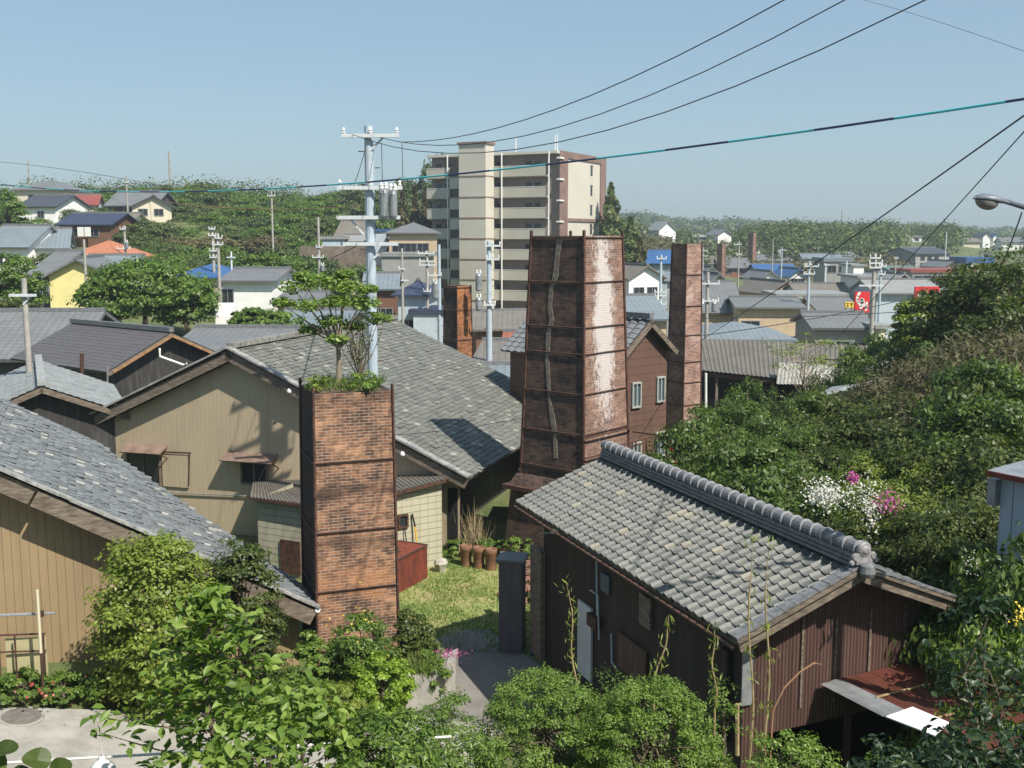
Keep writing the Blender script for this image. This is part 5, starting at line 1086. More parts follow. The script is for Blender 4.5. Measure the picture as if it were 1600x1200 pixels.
sign('wide red shop sign with white characters half hidden by the dark trees', 1428, 1466, 448, 476, 104, [([(.12, .62), (.18, .38)], .05), ([(.18, .38), (.26, .66)], .05), ([(.30, .6), (.28, .4)], .05), ([(.44, .8), (.44, .45)], .04), ([(.56, .62), (.82, .62)], .05), ([(.7, .78), (.7, .35)], .04)], 'red')
sign('small yellow shop sign with dark characters left of the vertical red sign', 1320, 1333, 472, 480.5, 94, [([(.12, .75), (.42, .75)], .07), ([(.27, .85), (.27, .15)], .07), ([(.12, .3), (.42, .3)], .07), ([(.55, .8), (.9, .8)], .07), ([(.6, .55), (.88, .55)], .07), ([(.72, .8), (.72, .15)], .07)], ('sign_yellow', (.75, .5, .06)))

# ================================================================== THE TOWN
H_ = house; hs = 'f'
W2 = lambda z, *us, w=1.4, h=1.2: tuple((u, z, w, h) for u in us)
# right-hand town, nearest first
H_('wide tan warehouse with grey hip roof and small windows right of the slim chimney', 1086, 1162, 487, 441, 100, 'side', 'tan', 'grey', 13, az=4, wins=W2(.55, -.5, .5), off=.6)
H_('long tan warehouse with dark roof and a small grey window', 1150, 1256, 480, 466, 95, 'side', 'tan', 'grey', 9, az=5, wins=((.88, .35, .9, .8), (-.6, .6, 1.6, 1.2)), off=.5)
H_('low house with slate-blue hip roof and red fascia below the tan warehouses', 1086, 1240, 527, 502, 76, 'hip', 'pink', 'slate', 9, az=2)
H_('small cream house with brownish side roof left of the slim chimney', 972, 1048, 497, 463, 84, 'side', 'tan', 'slate', 9, az=-8, off=.55)
H_('grey tile roofed house with wide dark windows below the red sign', 1268, 1366, 511, 490, 80, 'side', 'grey', 'grey', 7, az=3, wins=((-.55, .5, 1.3, 1.3), (.05, .5, 1.4, 1.4), (.55, .5, 1.2, 1.2)))
H_('cream carport wall right of the pole beside the red sign', 1368, 1391, 511, 508, 78, 'flat', 'cream', 'light', 4, az=0, wins=((0, .4, .7, .5),))
H_('white two-storey house with brownish roof between the two right chimneys', 978, 1040, 432, 415, 125, 'gable', 'white', 'brownish', 9, az=-22, off=.5, wins=W2(.8, -.4, .4)+W2(.3, -.4, .4, w=1))
H_('pale blue gabled house with bright blue roof by the conifer', 1010, 1052, 410, 391, 172, 'side', 'blue', 'blue', 9, az=14, off=.4)
H_('slate blue roofed hut behind the slim chimney', 1040, 1098, 438, 425, 140, 'side', 'grey', 'slate', 8, az=8)
H_('white gabled cottage left of the brown far chimney', 1092, 1130, 430, 417, 180, 'gable', 'white', 'grey', 9, az=-8)
H_('low dark roofed cottage under the white gabled cottage', 1106, 1140, 440, 428, 150, 'gable', 'beige', 'grey', 9, az=-6)
H_('red brick warehouse with grey roof under the far chimneys', 1124, 1174, 418, 404, 225, 'side', 'brick', 'grey', 12, az=3)
H_('small white gabled shed with grey side roof in the middle of the town', 1186, 1221, 434, 424, 168, 'gable', 'white', 'grey', 9, az=-6)
H_('long building with bright blue roof in the middle of the town', 1184, 1250, 428, 413, 212, 'side', 'brown', 'blue', 12, az=0)
H_('white gabled building right of the long blue roof', 1232, 1263, 430, 420, 188, 'gable', 'white', 'blue', 10, az=-4)
H_('tan house with grey hipped roof and dark windows in the middle of the town', 1200, 1250, 456, 440, 140, 'gable', 'tan', 'brownish', 9, az=-14, wins=W2(.7, .3, w=.9))
H_('long grey-roofed shed right of the tan hipped house', 1246, 1345, 460, 444, 132, 'side', 'blue', 'brownish', 9, az=2)
H_('pale cyan fascia building in front of the long grey-roofed shed', 1214, 1330, 467, 459, 118, 'flat', 'blue', 'light', 8, az=2)
H_('white sloping-roofed shop behind the yellow sign', 1280, 1350, 488, 466, 98, 'side', 'white', 'grey', 8, az=2, off=.7)
H_('grey two-storey flats with dark windows behind the pole', 1288, 1332, 409, 403, 175, 'flat', 'grey', 'slate', 9, az=4, wins=W2(.8, -.5, .4)+W2(.35, -.5, .4))
H_('small white block with two dark doors right of the grey flats', 1331, 1353, 416, 413, 165, 'flat', 'white', 'light', 7, az=2, wins=W2(.4, -.3, .3, w=.8, h=1.8))
H_('low white building behind the pole beside the red sign', 1341, 1372, 434, 431, 130, 'flat', 'white', 'light', 8)
H_('pale grey long store with light roof behind the dark trees', 1366, 1474, 457, 438, 112, 'side', 'blue', 'light', 9, az=2, off=.55)
H_('pale school building with red fascia stripe and a row of windows', 1424, 1524, 426, 421, 170, 'flat', 'grey', 'red', 10, az=2, wins=W2(.72, -.7, -.4, .0, .3, w=2.4, h=1.6))
H_('small red-walled store with white gable roof behind the signs', 1388, 1432, 440, 428, 140, 'gable', 'red' if 'red' in WC else 'brick', 'light', 9, az=-10)
H_('low green-roofed gym beyond the pale school', 1392, 1440, 424, 416, 200, 'side', 'grey', 'green', 10)
H_('three-storey grey and white gabled house below the far ridge', 1424, 1492, 396, 387, 255, 'side', 'grey', 'dark', 10, az=-24, wins=W2(.75, -.6, -.2, .2)+W2(.35, -.6, -.2, .2)+(('r', .5, .7, 1, 1),), base=2)
H_('white boxy house alone on the far ridge', 1413, 1441, 371, 368, 395, 'flat', 'white', 'light', 9, az=12, wins=W2(.6, .4))
H_('left cream bungalow on the far right ridge', 1504, 1532, 378, 372, 385, 'side', 'cream', 'brownish', 9, az=4)
H_('small white twin-gabled house at the top of the far right ridge', 1535, 1549, 369, 363, 430, 'gable', 'white', 'dark', 9)
H_('second small white gable beside the twin-gabled house on the far right ridge', 1551, 1562, 370, 365, 432, 'gable', 'white', 'blue', 8)
H_('white house with grey roof at the right edge of the far ridge', 1566, 1600, 378, 371, 380, 'side', 'white', 'grey', 9, az=8)
H_('long dark blue shed low on the far right slope', 1520, 1556, 402, 396, 300, 'side', 'blue', 'navy', 9)
H_('grey-roofed house cluster left part before the far right slope', 1255, 1300, 404, 397, 240, 'side', 'cream', 'slate', 9, az=5)
H_('wide grey roof before the green bank, right of the far chimney', 1180, 1240, 407, 398, 260, 'side', 'beige', 'grey', 12, az=-4)
H_('low slate roof between the slim chimney and the far chimneys', 1092, 1126, 412, 401, 230, 'side', 'beige', 'brownish', 9, az=4)
H_('slate roof right of the brown far chimney', 1134, 1172, 409, 399, 270, 'side', 'white', 'slate', 10, az=-6)
H_('dark slate roof at the right of the wide grey roof', 1302, 1345, 402, 394, 260, 'side', 'white', 'slate', 10, az=-8)
H_('little tan house above the pale school', 1472, 1506, 416, 408, 215, 'gable', 'tan', 'grey', 8, az=-10)
H_('little white house with blue roof edge right of the tan one', 1510, 1552, 412, 402, 210, 'flat', 'white', 'blue', 8)
H_('cream gabled house at the left of the far ridge', 1001, 1019, 366, 354, 330, 'gable', 'cream', 'brownish', 8, az=-10)
H_('white stepped three-storey house on the far ridge left part', 1028, 1058, 358, 346, 320, 'gable', 'white', 'light', 9, az=-14, wins=W2(.5, 0, .4, w=1))
H_('white gabled house on the far ridge above the slim chimney', 1120, 1145, 366, 359, 330, 'gable', 'white', 'grey', 9, az=-12)
H_('flat grey house left of the white gabled ridge house', 1084, 1114, 370, 367, 340, 'side', 'grey', 'light', 8)
H_('white slanting roofed shed behind the pale-topped far chimney', 1180, 1195, 395, 381, 290, 'gable', 'white', 'light', 7)
# around the apartment block
H_('broad brown-grey roofed hall in front of the apartment block', 738, 850, 513, 487, 82, 'side', 'brown', 'brownish', 10, az=-12, off=.55)
H_('rust-roofed open hut right of the pale steel pole', 786, 830, 533, 520, 66, 'side', 'brown', 'rust', 4, az=2, off=.6)
H_('low flat grey shed roof below the short orange chimney', 738, 822, 566, 534, 58, 'side', 'dark', 'brownish', 8, az=4, off=.8)
H_('small grey ribbed gable roof tucked behind the ridge of the beige barn', 776, 824, 600, 572, 50, 'side', 'dark', 'slate', 5, az=-14, off=.6)
H_('grey hip-roofed two-storey house left of the apartment block', 604, 671, 362, 347, 135, 'hip', 'tan', 'grey', 10, az=3, wins=W2(.85, -.5, .15, .75, w=1.6))
H_('lower grey storey with terrace in front of the hip-roofed house', 592, 668, 401, 395, 124, 'flat', 'grey', 'light', 8, az=3, wins=W2(.6, -.7, -.4, -.1, w=1, h=1.2))
H_('old house with weathered pale tile roof on the hill behind the tall pole', 523, 576, 368, 346, 140, 'side', 'dark', 'brownish', 8, az=4)
H_('pale corrugated shed below the old tile roof on the hill', 500, 536, 374, 369, 132, 'flat', 'blue', 'light', 5)
H_('cream low house right of the pale corrugated shed', 534, 574, 376, 368, 136, 'side', 'cream', 'light', 5)
H_('small shed wrapped in bright blue sheet beside the hip-roofed house', 582, 607, 361, 358, 138, 'flat', 'bluesheet' if 'bluesheet' in WC else 'blue', 'blue', 4)
H_('slate roofed house with dark red walls behind the ridge of the beige barn', 566, 622, 450, 428, 98, 'side', 'brown', 'slate', 8, az=-4)
H_('navy hipped roof house with pale blue walls left of the slim poles', 616, 668, 458, 437, 90, 'hip', 'blue', 'navy', 8, az=4, wins=W2(.5, -.2, .4))
H_('pinkish walled house with grey roof behind the chimney tree', 428, 500, 472, 458, 84, 'side', 'pink', 'grey', 7, az=2)
H_('grey tile roofed low house behind the chimney tree', 420, 540, 508, 486, 70, 'side', 'beige', 'slate', 8, az=4)
H_('small white house with blue-grey flat roof below the apartment block', 640, 700, 490, 484, 88, 'flat', 'blue', 'navy', 6, az=0)
# left hillside
H_('white house with bare grey roof and shaded balcony right of the broad tree', 342, 432, 438, 421, 88, 'side', 'white', 'grey', 9, az=3, wins=((-.82, .6, 1.0, 1.6), (-.82, .25, 1.0, 1.4)))
H_('bright blue roofed house between the broad tree and the pair of poles', 268, 345, 430, 411, 95, 'hip', 'beige', 'blue', 9, az=4, wins=W2(.5, .5))
H_('yellow gabled house with grey roof behind the left pole', 74, 176, 428, 405, 86, 'gable', 'yellow', 'grey', 10, az=-10, off=.46, fc='dark', wins=(('l', .4, .6, 1.6, 1.6), ('l', .8, .6, 1.2, 1.2)))
H_('grey side wing of the yellow house', 42, 84, 428, 394, 90, 'side', 'dark', 'grey', 8, az=2, off=.7)
H_('slate-roofed white-gabled house right of the yellow house', 126, 210, 420, 400, 99, 'side', 'white', 'slate', 8, az=-6, off=.45)
H_('orange tiled house half hidden behind the grey roofs', 100, 182, 400, 375, 107, 'hip', 'cream', 'orange', 9, az=4)
H_('large blue-grey roofed white house at the left edge of the hillside', -30, 48, 384, 353, 112, 'side', 'white', 'slate', 9, az=4)
H_('white-gabled blue-grey roofed house right of the leftmost hillside house', 46, 104, 386, 358, 114, 'side', 'white', 'slate', 9, az=-18)
H_('dark navy roofed house with brown timber wall and two white sheets hung out', 88, 176, 350, 334, 132, 'side', 'brown', 'navy', 9, az=3, wins=())
H_('white two-storey house with dark roof on the left hilltop', 24, 91, 322, 306, 150, 'side', 'white', 'dark', 9, az=8, wins=((.2, .55, 1, 1),))
H_('cream house with grey hip roof highest on the left hill', 18, 93, 295, 281, 172, 'hip', 'cream', 'grey', 11, az=4, wins=W2(.7, -.1, .25, .5, w=1.8))
H_('white-walled house with red roof on the left hill', 94, 150, 319, 305, 160, 'side', 'white', 'red', 9, az=-14, wins=W2(.5, .3))
H_('grey roofed house wing left of the cream gable on the hill', 164, 244, 320, 300, 160, 'side', 'dark', 'grey', 10, az=2)
H_('cream gabled house beside the big trees on the hill', 206, 268, 322, 306, 154, 'gable', 'cream', 'dark', 10, az=-16, off=.55)
H_('small house with white shaded wall below the dark-gabled roofs on the hill', 168, 206, 346, 334, 145, 'side', 'white', 'brownish', 7)
t_ = thing('hung_sheets', 'two white sheets hanging on the brown timber wall of the navy roofed house', 'laundry', P(130, 370, 131))
for x_ in (126, 137): MB().box(P(x_, 362, 131.2), V(1, 0, 0), V(0, 1, 0), UP, .75, .04, 1.1).build('sheet', M['white'], t_)
t_ = thing('white_van', 'small white van parked beside the white house behind the pair of poles', 'van', P(353, 508, 78)*V(1, 1, 0)+UP*float(terr(*P(353, 508, 78)[:2])))
vb = P(353, 512, 78); e_, f_ = D(-15), D(-105); mb = MB(); prof = [(-1.6, .3), (1.6, .3), (1.62, .95), (1.15, 1.1), (.75, 1.75), (-1.5, 1.8), (-1.6, .9)]
v0 = [vb+e_*x_-f_*.7+UP*z_ for x_, z_ in prof]; v1 = [p_+f_*1.4 for p_ in v0]; k_ = len(prof); mb.add(v0+v1, [tuple(range(k_)), tuple(range(k_, 2*k_))[::-1]]+[(i, k_+i, k_+(i+1) % k_, (i+1) % k_) for i in range(k_)]); mb.build('body', M['white'], t_)
for x_, z_, w_ in ((.6, 1.35, .5), (-.3, 1.4, .8), (-1.1, 1.4, .5)): MB().box(vb+e_*x_-f_*.71+UP*z_, e_, f_, UP, w_, .02, .4).build('window', M['glass'], t_)
for x_ in (-1, 1): MB().lathe(vb+e_*x_-f_*.72+UP*.3, [(.28, 0), (.28, .18)], 12, f_).build('wheel', M['black'], t_)
rw = P(525, 400, 126); t_ = tag(MB().box(rw+V(0, 1, -1.2), V(1, .06, 0), V(0, 1, 0), UP, 8.5, .5, 4.6).build('retaining_wall', plain('brown_masonry', (.2, .16, .13), (.11, .09, .07), 1.5, .9), loc=rw), 'brown stone retaining wall on the slope behind the tall pole', 'retaining wall')

# ================================================================== VEGETATION
# --- tree growing from the front chimney
cb = V(cF[0]-.15, cF[1]-.1, 6.55)
t_ = thing('chimney_tree', 'small leafy tree growing out of the top of the front chimney', 'tree', cb)
SC = .9
cls = [(-1.15, .2, 2.75, .5), (-.7, -.1, 2.3, .45), (-.35, .2, 2.9, .5), (.0, -.2, 2.4, .42), (.25, .1, 2.75, .5), (.75, 0, 2.35, .48), (1.05, .2, 1.95, .42), (-.15, 0, 1.9, .4), (.4, .3, 1.75, .38), (-.75, .3, 1.65, .36), (.05, -.3, 1.45, .32), (-1.4, 0, 2.35, .34), (.85, -.2, 2.7, .3), (-.9, .2, 3.0, .3), (.2, .3, 3.05, .3)]
cls = [(a*SC, b*SC, c*.93, d*SC) for a, b, c, d in cls]
pp, nn = [], []
for x_, y_, z_, r_ in cls:
    e = rng.normal(0, 1, (270, 3)); e /= np.linalg.norm(e, axis=1)[:, None]; pp.append(cb+V(x_, y_, z_-.25)+e*rng.random((270, 1))**.5*V(r_, r_, r_*.42)); nn.append(e*.5+V(0, 0, 1))
q_, n_, f_ = leaves(np.concatenate(pp), np.concatenate(nn), .12, .55); raw_mesh('crown', q_, n_, L['bright'], t_)
mb = MB(); fk = cb+V(.02, 0, 1.05); mb.tube([cb-UP*.1, cb+V(.03, 0, .5), fk], [.075, .06, .05], 8)
for x_, y_, z_, r_ in cls: c_ = cb+V(x_, y_, z_-.3); mb.tube([fk-UP*rng.uniform(0, .3), (fk+c_)/2+V(0, 0, -.05), c_], [.032, .022, .008], 5)
mb.build('trunk', M['stem_tan'] if False else plain('smooth_grey_bark', (.27, .22, .16), (.16, .13, .09), 9, .8), t_)
t_ = thing('chimney_sapling', 'half-bare twiggy sapling beside the leafy tree on the front chimney top', 'tree', cb+V(.55, .1, 0)); b_ = cb+V(.5, .2, 0); mb = MB(); pts = []
for i in range(26):
    e_ = b_+V(rng.normal(0, .3), rng.normal(0, .2), rng.uniform(.7, 1.7)); mb.tube([b_+V(0, 0, rng.uniform(0, .5)), (b_+e_)/2+V(rng.normal(0, .06), 0, 0), e_], [.014, .01, .004], 4); pts += [e_-(e_-b_)*t*.5+rng.normal(0, .05, 3) for t in rng.random(16)]
mb.build('branches', M['bark'], t_); q_, n_, f_ = leaves(np.array(pts), np.tile(V(0, 0, 1), (len(pts), 1)), .07); raw_mesh('crown', q_, n_, L['olive'], t_)
n = 900; a = np.stack([cF[0]+rng.uniform(-.85, .85, n), cF[1]+rng.uniform(-.85, .85, n), np.full(n, 6.5)], 1); o = blades('chimney_weeds', 'green weeds and grass tufts growing on the soil cap of the front chimney', a, .22, .012, L['mid'], cat='weeds')
pp_, nn_, _ = crown_points(V(cF[0]+.45, cF[1]-.5, 6.62), (.45, .35, .25), 14, 40); q_, n_, f_ = leaves(pp_, nn_, .09); tag(raw_mesh('chimney_bush', q_, n_, L['bright'], loc=(cF[0]+.4, cF[1]-.5, 6.5)), 'leafy green creeper spilling over the right front corner of the front chimney', 'bush')
pp_, nn_, _ = crown_points(V(cF[0]-.65, cF[1]-.6, 6.58), (.35, .3, .3), 10, 30); q_, n_, f_ = leaves(pp_, nn_, .08); tag(raw_mesh('chimney_bush', q_, n_, L['olive'], loc=(cF[0]-.6, cF[1]-.6, 6.5)), 'thin pale weeds at the left corner of the front chimney top', 'bush')
def yz(px, py, d): return P(px, py, d)
def shrub(label, px, ptop, d, rpx, zb=None, mat='mid', leaf=.07, ncl=70, per=90, name='shrub', cat='shrub', rz=None, fold=False, asp=.55, clr=.3, hollow=.6, group=None, low=-.75, ry=None):
    top = P(px, ptop, d); b = float(terr(top[0], top[1])) if zb is None else zb; r = rpx/F*d; h = max(.3, top[2]-b)
    return tree(name, label, cat, (top[0], top[1], b), h, (r, ry or r, rz or h*.52), L[mat], leaf, ncl, per, trunk_r=.04+h*.012, asp=asp, low=low, fold=fold, clr=clr, hollow=hollow, group=group, cz=.5, every=4)
def sprigs(parent_label, c, rad, n, h, mat, leaf):   # upright young shoots with paired leaves
    pp = []; nn = []
    for _ in range(n):
        a = rng.random()*6.28; r_ = math.sqrt(rng.random()); x_, y_ = math.cos(a)*r_*rad[0], math.sin(a)*r_*rad[1]; z_ = c[2]+rad[2]*math.sqrt(max(0, 1-r_*r_))*.93; b_ = V(c[0]+x_, c[1]+y_, z_); hh = h*rng.uniform(.4, 1.2); ln = rng.normal(0, .12, 2)
        for t in np.linspace(0, 1, 9):
            p_ = b_+V(ln[0]*t*hh, ln[1]*t*hh, t*hh)
            for s in (-1, 1): q = rng.random()*6.28; o_ = V(math.cos(q), math.sin(q), .3)*leaf*.5*(1.15-t*.7); pp.append(p_+o_); nn.append(V(o_[1], -o_[0], 0)*8+V(0, 0, .7))
    q_, n_, f_ = leaves(np.array(pp), np.array(nn), leaf, .42, jit=.25); return raw_mesh('young_shoots', q_, n_, L[mat], parent_label)
# --- shrubs against the left barn
shrub('large rounded olive-green shrub in front of the tan gable, left of the dark glossy one', 238, 838, 20.9, 86, None, 'olive', .10, 170, 150, low=-.95, hollow=.7)
shrub('dark glossy round shrub in front of the tan gable next to the front chimney', 375, 850, 21.4, 56, None, 'dark', .095, 130, 140, low=-.98, hollow=.7)
shrub('small airy shrub by the tan wall left of the front chimney', 425, 1005, 22.0, 22, None, 'mid', .06, 16, 40)
shrub('bright round shrub at the foot of the front chimney, left one', 492, 992, 22.6, 38, None, 'bright', .09, 50, 110, low=-.95)
shrub('dense green bush with yellow blossoms in front of the chimney foot', 566, 962, 22.6, 52, None, 'mid', .085, 80, 130, low=-.95)
shrub('dark glossy bush at the right of the chimney foot', 645, 957, 23.2, 36, 0, 'dark', .09, 80, 110, low=-.95)
shrub('yellow-green rounded bush above the retaining wall', 596, 1030, 21.4, 50, .2, 'yellow', .08, 80, 120, low=-.9)
shrub('low leafy bush at the right end of the flower bed', 668, 1020, 22.6, 30, .1, 'mid', .08, 50, 90, low=-.95)
for i, (px, pt, r_) in enumerate(((30, 1048, 40), (95, 1050, 36), (160, 1046, 40), (215, 1050, 30))):
    shrub(('leafy bedding plants at the far left end of the flower bed', 'reddish tipped bedding plants beside the cream garden pole', 'bedding plants beneath the shadow on the tan wall', 'bedding plants under the large olive shrub')[i], px, pt+4, 20.35+.25*i, r_, None, 'mid', .08, 50, 60, rz=.3)
shrub('strappy green plants in the middle of the flower bed', 455, 1055, 21.3, 60, None, 'mid', .13, 70, 80, rz=.6, asp=.25)
shrub('tall grassy plants at the middle of the bed beside the retaining wall', 540, 1065, 20.9, 50, None, 'olive', .14, 60, 80, rz=.6, asp=.2)
def flowers(name, label, px, py, d, rpx, n, mat, size=.06, zr=.12, cat='flowers'):
    c = P(px, py, d); r = rpx/F*d; p_ = c+rng.normal(0, 1, (n, 3))*V(r*.5, r*.4, zr); q_, k_, f_ = leaves(p_, np.tile(V(0, -.6, .8), (n, 1)), size, .8); return tag(raw_mesh(name, q_, k_, L[mat], loc=c), label, cat)
flowers('pink_flowers', 'pink flowers edging the asphalt path beside the dark bush', 703, 1022, 23.0, 26, 120, 'pink_f', .04, .03)
flowers('yellow_flowers', 'yellow blossoms on the bush before the chimney foot', 560, 965, 21.9, 50, 22, 'yellow_f', .05, .3)
flowers('red_leaves', 'red-brown leaf tips in the left flower bed', 70, 1078, 20.0, 80, 26, 'red_f', .07, .05, 'leaves')
_g = G(655, 1108); blades('pale_grass_tuft', 'straw-coloured grass tuft hanging over the retaining wall', _g+np.stack([rng.normal(0, .22, 260), rng.normal(.25, .15, 260), np.full(260, .75)], 1), .35, .012, L['grass'], lean=.6)
# --- yard planting by the pots
shrub('leafy clump left of the clay pipes', 712, 846, 33.4, 28, 0, 'bright', .09, 24, 60)
shrub('leafy clump behind the clay pipes', 760, 842, 33.6, 30, 0, 'mid', .09, 30, 60)
shrub('green clump right of the pots against the kiln base', 812, 838, 32.2, 26, 0, 'bright', .09, 26, 60)
n = 260; a = G(742, 868)+np.stack([rng.normal(0, .22, n), rng.normal(.3, .2, n), np.zeros(n)], 1); blades('dry_reeds', 'tall dry straw-coloured reeds standing behind the clay pipes', a, 1.3, .012, plain('straw', (.42, .34, .2), (.3, .24, .14), 3, .9), lean=.2, cat='reeds')
n = 120; a = G(800, 862)+np.stack([rng.normal(0, .3, n), rng.normal(.3, .2, n), np.zeros(n)], 1); blades('dry_weeds', 'thin dry weeds beside the brick rubble', a, 1.0, .008, M['stem_tan'], lean=.3, cat='weeds')
# grass of the yard
n = 42000; r1 = rng.random((n, 2)); gx = -5.6+r1[:, 0]*8.8; gy = 25.2+r1[:, 1]*8.6
keep = (gx > -4.6-.0*gy) & ((gy-25.0) > (gx+3.2)*-.2) & (rng.random(n) < .35+.65*(np.sin(gx*2.1+gy)*np.cos(gy*1.4-gx) > -.3)); a = np.stack([gx, gy, np.full(n, .008)], 1)[keep]
blades('lawn_grass', 'short worn green grass of the yard between the chimneys', a, .07, .012, L['grass'])
# --- bottom bushes near the camera
_s = shrub('rounded pale green bush at the bottom centre', 850, 1060, 14.2, 115, None, 'bright', .045, 320, 150, rz=1.3, clr=.17, hollow=.72, asp=.45)
_c = V(*_s['_o']); _r = 115/F*14.2
sprigs(_s, (_c[0], _c[1], P(850, 1060, 14.2)[2]-1.05), (_r*.9, _r*.8, .95), 90, .32, 'bright', .055)
_s = shrub('second pale green bush at the bottom, below the door of the tiled workshop', 1020, 1072, 13.8, 118, None, 'bright', .045, 320, 150, rz=1.25, clr=.17, hollow=.72, asp=.45)
_c = V(*_s['_o']); _r = 118/F*13.8
sprigs(_s, (_c[0], _c[1], P(1020, 1072, 13.8)[2]-1.05), (_r*.9, _r*.8, .95), 90, .32, 'bright', .055)
shrub('finer feathery bush between the two pale green bushes', 955, 1066, 15.0, 60, None, 'mid', .06, 60, 110, asp=.3)
shrub('leafy bush at the bottom left of centre below the path', 700, 1098, 12.6, 85, None, 'mid', .06, 110, 120, rz=1.1, clr=.24, asp=.35)
shrub('small bush at the bottom below the brown gable', 1240, 1150, 12.6, 80, None, 'bright', .05, 80, 90, rz=.8, clr=.22)
shrub('thin leafy sapling in front of the brown gable corner', 1132, 1040, 15.2, 26, None, 'mid', .06, 26, 50, clr=.3)
shrub('low bush at the lower right under the rusty lean-to', 1380, 1180, 12.0, 70, None, 'mid', .055, 70, 80, rz=.6)
shrub('low scrub at the bottom edge left of the pale bushes', 600, 1120, 9.3, 95, None, 'mid', .07, 110, 110, rz=.6, asp=.35, low=-.95)
# --- foreground tree with big leaves
c = P(320, 905, 9.3); gz = float(terr(c[0], c[1]))
t_ = thing('persimmon_tree', 'young tree with big fresh green leaves filling the lower left foreground', 'tree', (c[0], c[1], gz))
mb = MB(); b0 = V(P(338, 1200, 9.3)[0], 9.3, gz-.2); tp = V(c[0]+.02, 9.3, c[2]-.12); mb.tube([b0+(tp-b0)*t+V(.05*math.sin(t*7), .03*math.cos(t*5), 0) for t in np.linspace(0, 1, 9)], [.05*(1-.8*t) for t in np.linspace(0, 1, 9)], 8)
pp, nn = [], []
for i in range(64):
    s = .04+.95*(i/63)**.9; st_ = b0+(tp-b0)*s; zf = (st_[2]-gz)/(tp[2]-gz); Rm = (1.12*(1-max(0, zf-.28)/.74)**.62 if zf > .28 else 1.12)*(.95 if i % 2 else .7)
    a = i*2.4; l_ = Rm*rng.uniform(.7, 1.08); e_ = st_+V(math.cos(a)*l_*1.02, math.sin(a)*l_*.8, l_*rng.uniform(.02, .28)); mid = (st_+e_)/2-UP*.02*l_; mb.tube([st_, mid, e_], [.012, .008, .003], 5)
    for t in np.linspace(.22, 1.02, 9 if l_ > .5 else 6):
        p_ = st_+(e_-st_)*t
        for sd_ in (-1, 1):
            pr_ = nrm(np.cross(e_-st_, UP))*sd_; pp.append(p_+pr_*.05+rng.normal(0, .025, 3)+UP*.01); nn.append(UP*1.0+pr_*.25+rng.normal(0, .25, 3))
            if rng.random() < .6: pp.append(p_+pr_*.03+rng.normal(0, .05, 3)); nn.append(UP+rng.normal(0, .4, 3))
mb.build('trunk', M['bark'], t_)
q_, n_, f_ = leaves(np.array(pp), np.array(nn), .125, .5, True, jit=.3); raw_mesh('crown', q_, n_, L['bright'], t_, faces=fold_fix(q_))
for i, (px, pt, d_, r_) in enumerate(((470, 1065, 9.2, 75), (420, 1110, 8.6, 120))):
    tree('leafy_sapling', ('leafy big-leaved shoot right of the young tree in the lower left', 'low spreading big-leaved branches at the bottom edge beneath the young tree')[i], 'sapling', (P(px, pt, d_)[0], d_, gz), P(px, pt, d_)[2]-float(gz), (r_/F*d_, r_/F*d_*.8, .75), L['bright'], .105, 34, 16, fold=True, clr=.4, cz=.5, trunk_r=.025, every=2)
t_ = thing('round_leaf_plant', 'big round dark green leaves poking in at the bottom left corner', 'plant', P(60, 1200, 4.2))
mb = MB()
for x_, y_, r_, tl in ((58, 1186, .058, .5), (92, 1200, .05, .9), (4, 1172, .06, .3), (-12, 1192, .06, .6), (30, 1212, .05, .7)):
    c_ = P(x_, y_, 4.2); n_ = nrm(V(.3*math.sin(x_), -tl, .9)); a_ = nrm(np.cross(n_, V(0, 1, .1))); b_ = np.cross(n_, a_); rim = [c_+r_*(a_*math.cos(th)+b_*.85*math.sin(th))*(1+.06*math.sin(3*th+x_))-n_*.012*math.cos(2*th) for th in np.linspace(0, 2*math.pi, 18)[:-1]]
    mb.add([c_-n_*.008]+rim, [(0, i+1, (i+1) % 17+1) for i in range(17)])
mb.build('foliage', L['dark'], t_)
MB().tube([P(50, 1230, 4.2), P(60, 1198, 4.2)], .004, 5).build('stem', M['bark'], t_)
# --- dark tree lower right
def darkm(label, px, ptop, d_, rpx, ncl, per, leaf=.085, mat='teal', rz=None): return shrub(label, px, ptop, d_, rpx, None, mat, leaf, ncl, per, 'tree', 'tree', rz, True, .45, .3, .35)
c = P(1540, 885, 10.2); gz = float(terr(c[0], c[1]))
tree('dark_leaved_tree', 'dark bluish-green big-leaved tree at the right in front of the rusty roof', 'tree', (c[0]+.05, 10.2, gz), c[2]-gz, (.5, .5, 1.1), L['teal'], .10, 34, 14, fold=True, clr=.4, cz=.75, trunk_r=.03, low=-.9, every=1, hollow=.4)
for i, (px, pt, d_, r_) in enumerate(((1510, 1185, 9.3, 60), (1625, 1130, 9.2, 45), (1390, 1165, 10.2, 60), (1550, 1160, 8.4, 130))):
    shrub(('dark low branches under the rusty lean-to, middle of the lower right', 'dark foliage at the right edge beside the rusty roof', 'dark shrub at the bottom in front of the shed opening', 'dark foliage filling the bottom right corner')[i], px, pt, d_, r_, None, 'teal', .085, 60, 26, fold=True, rz=.7, clr=.4, asp=.45)
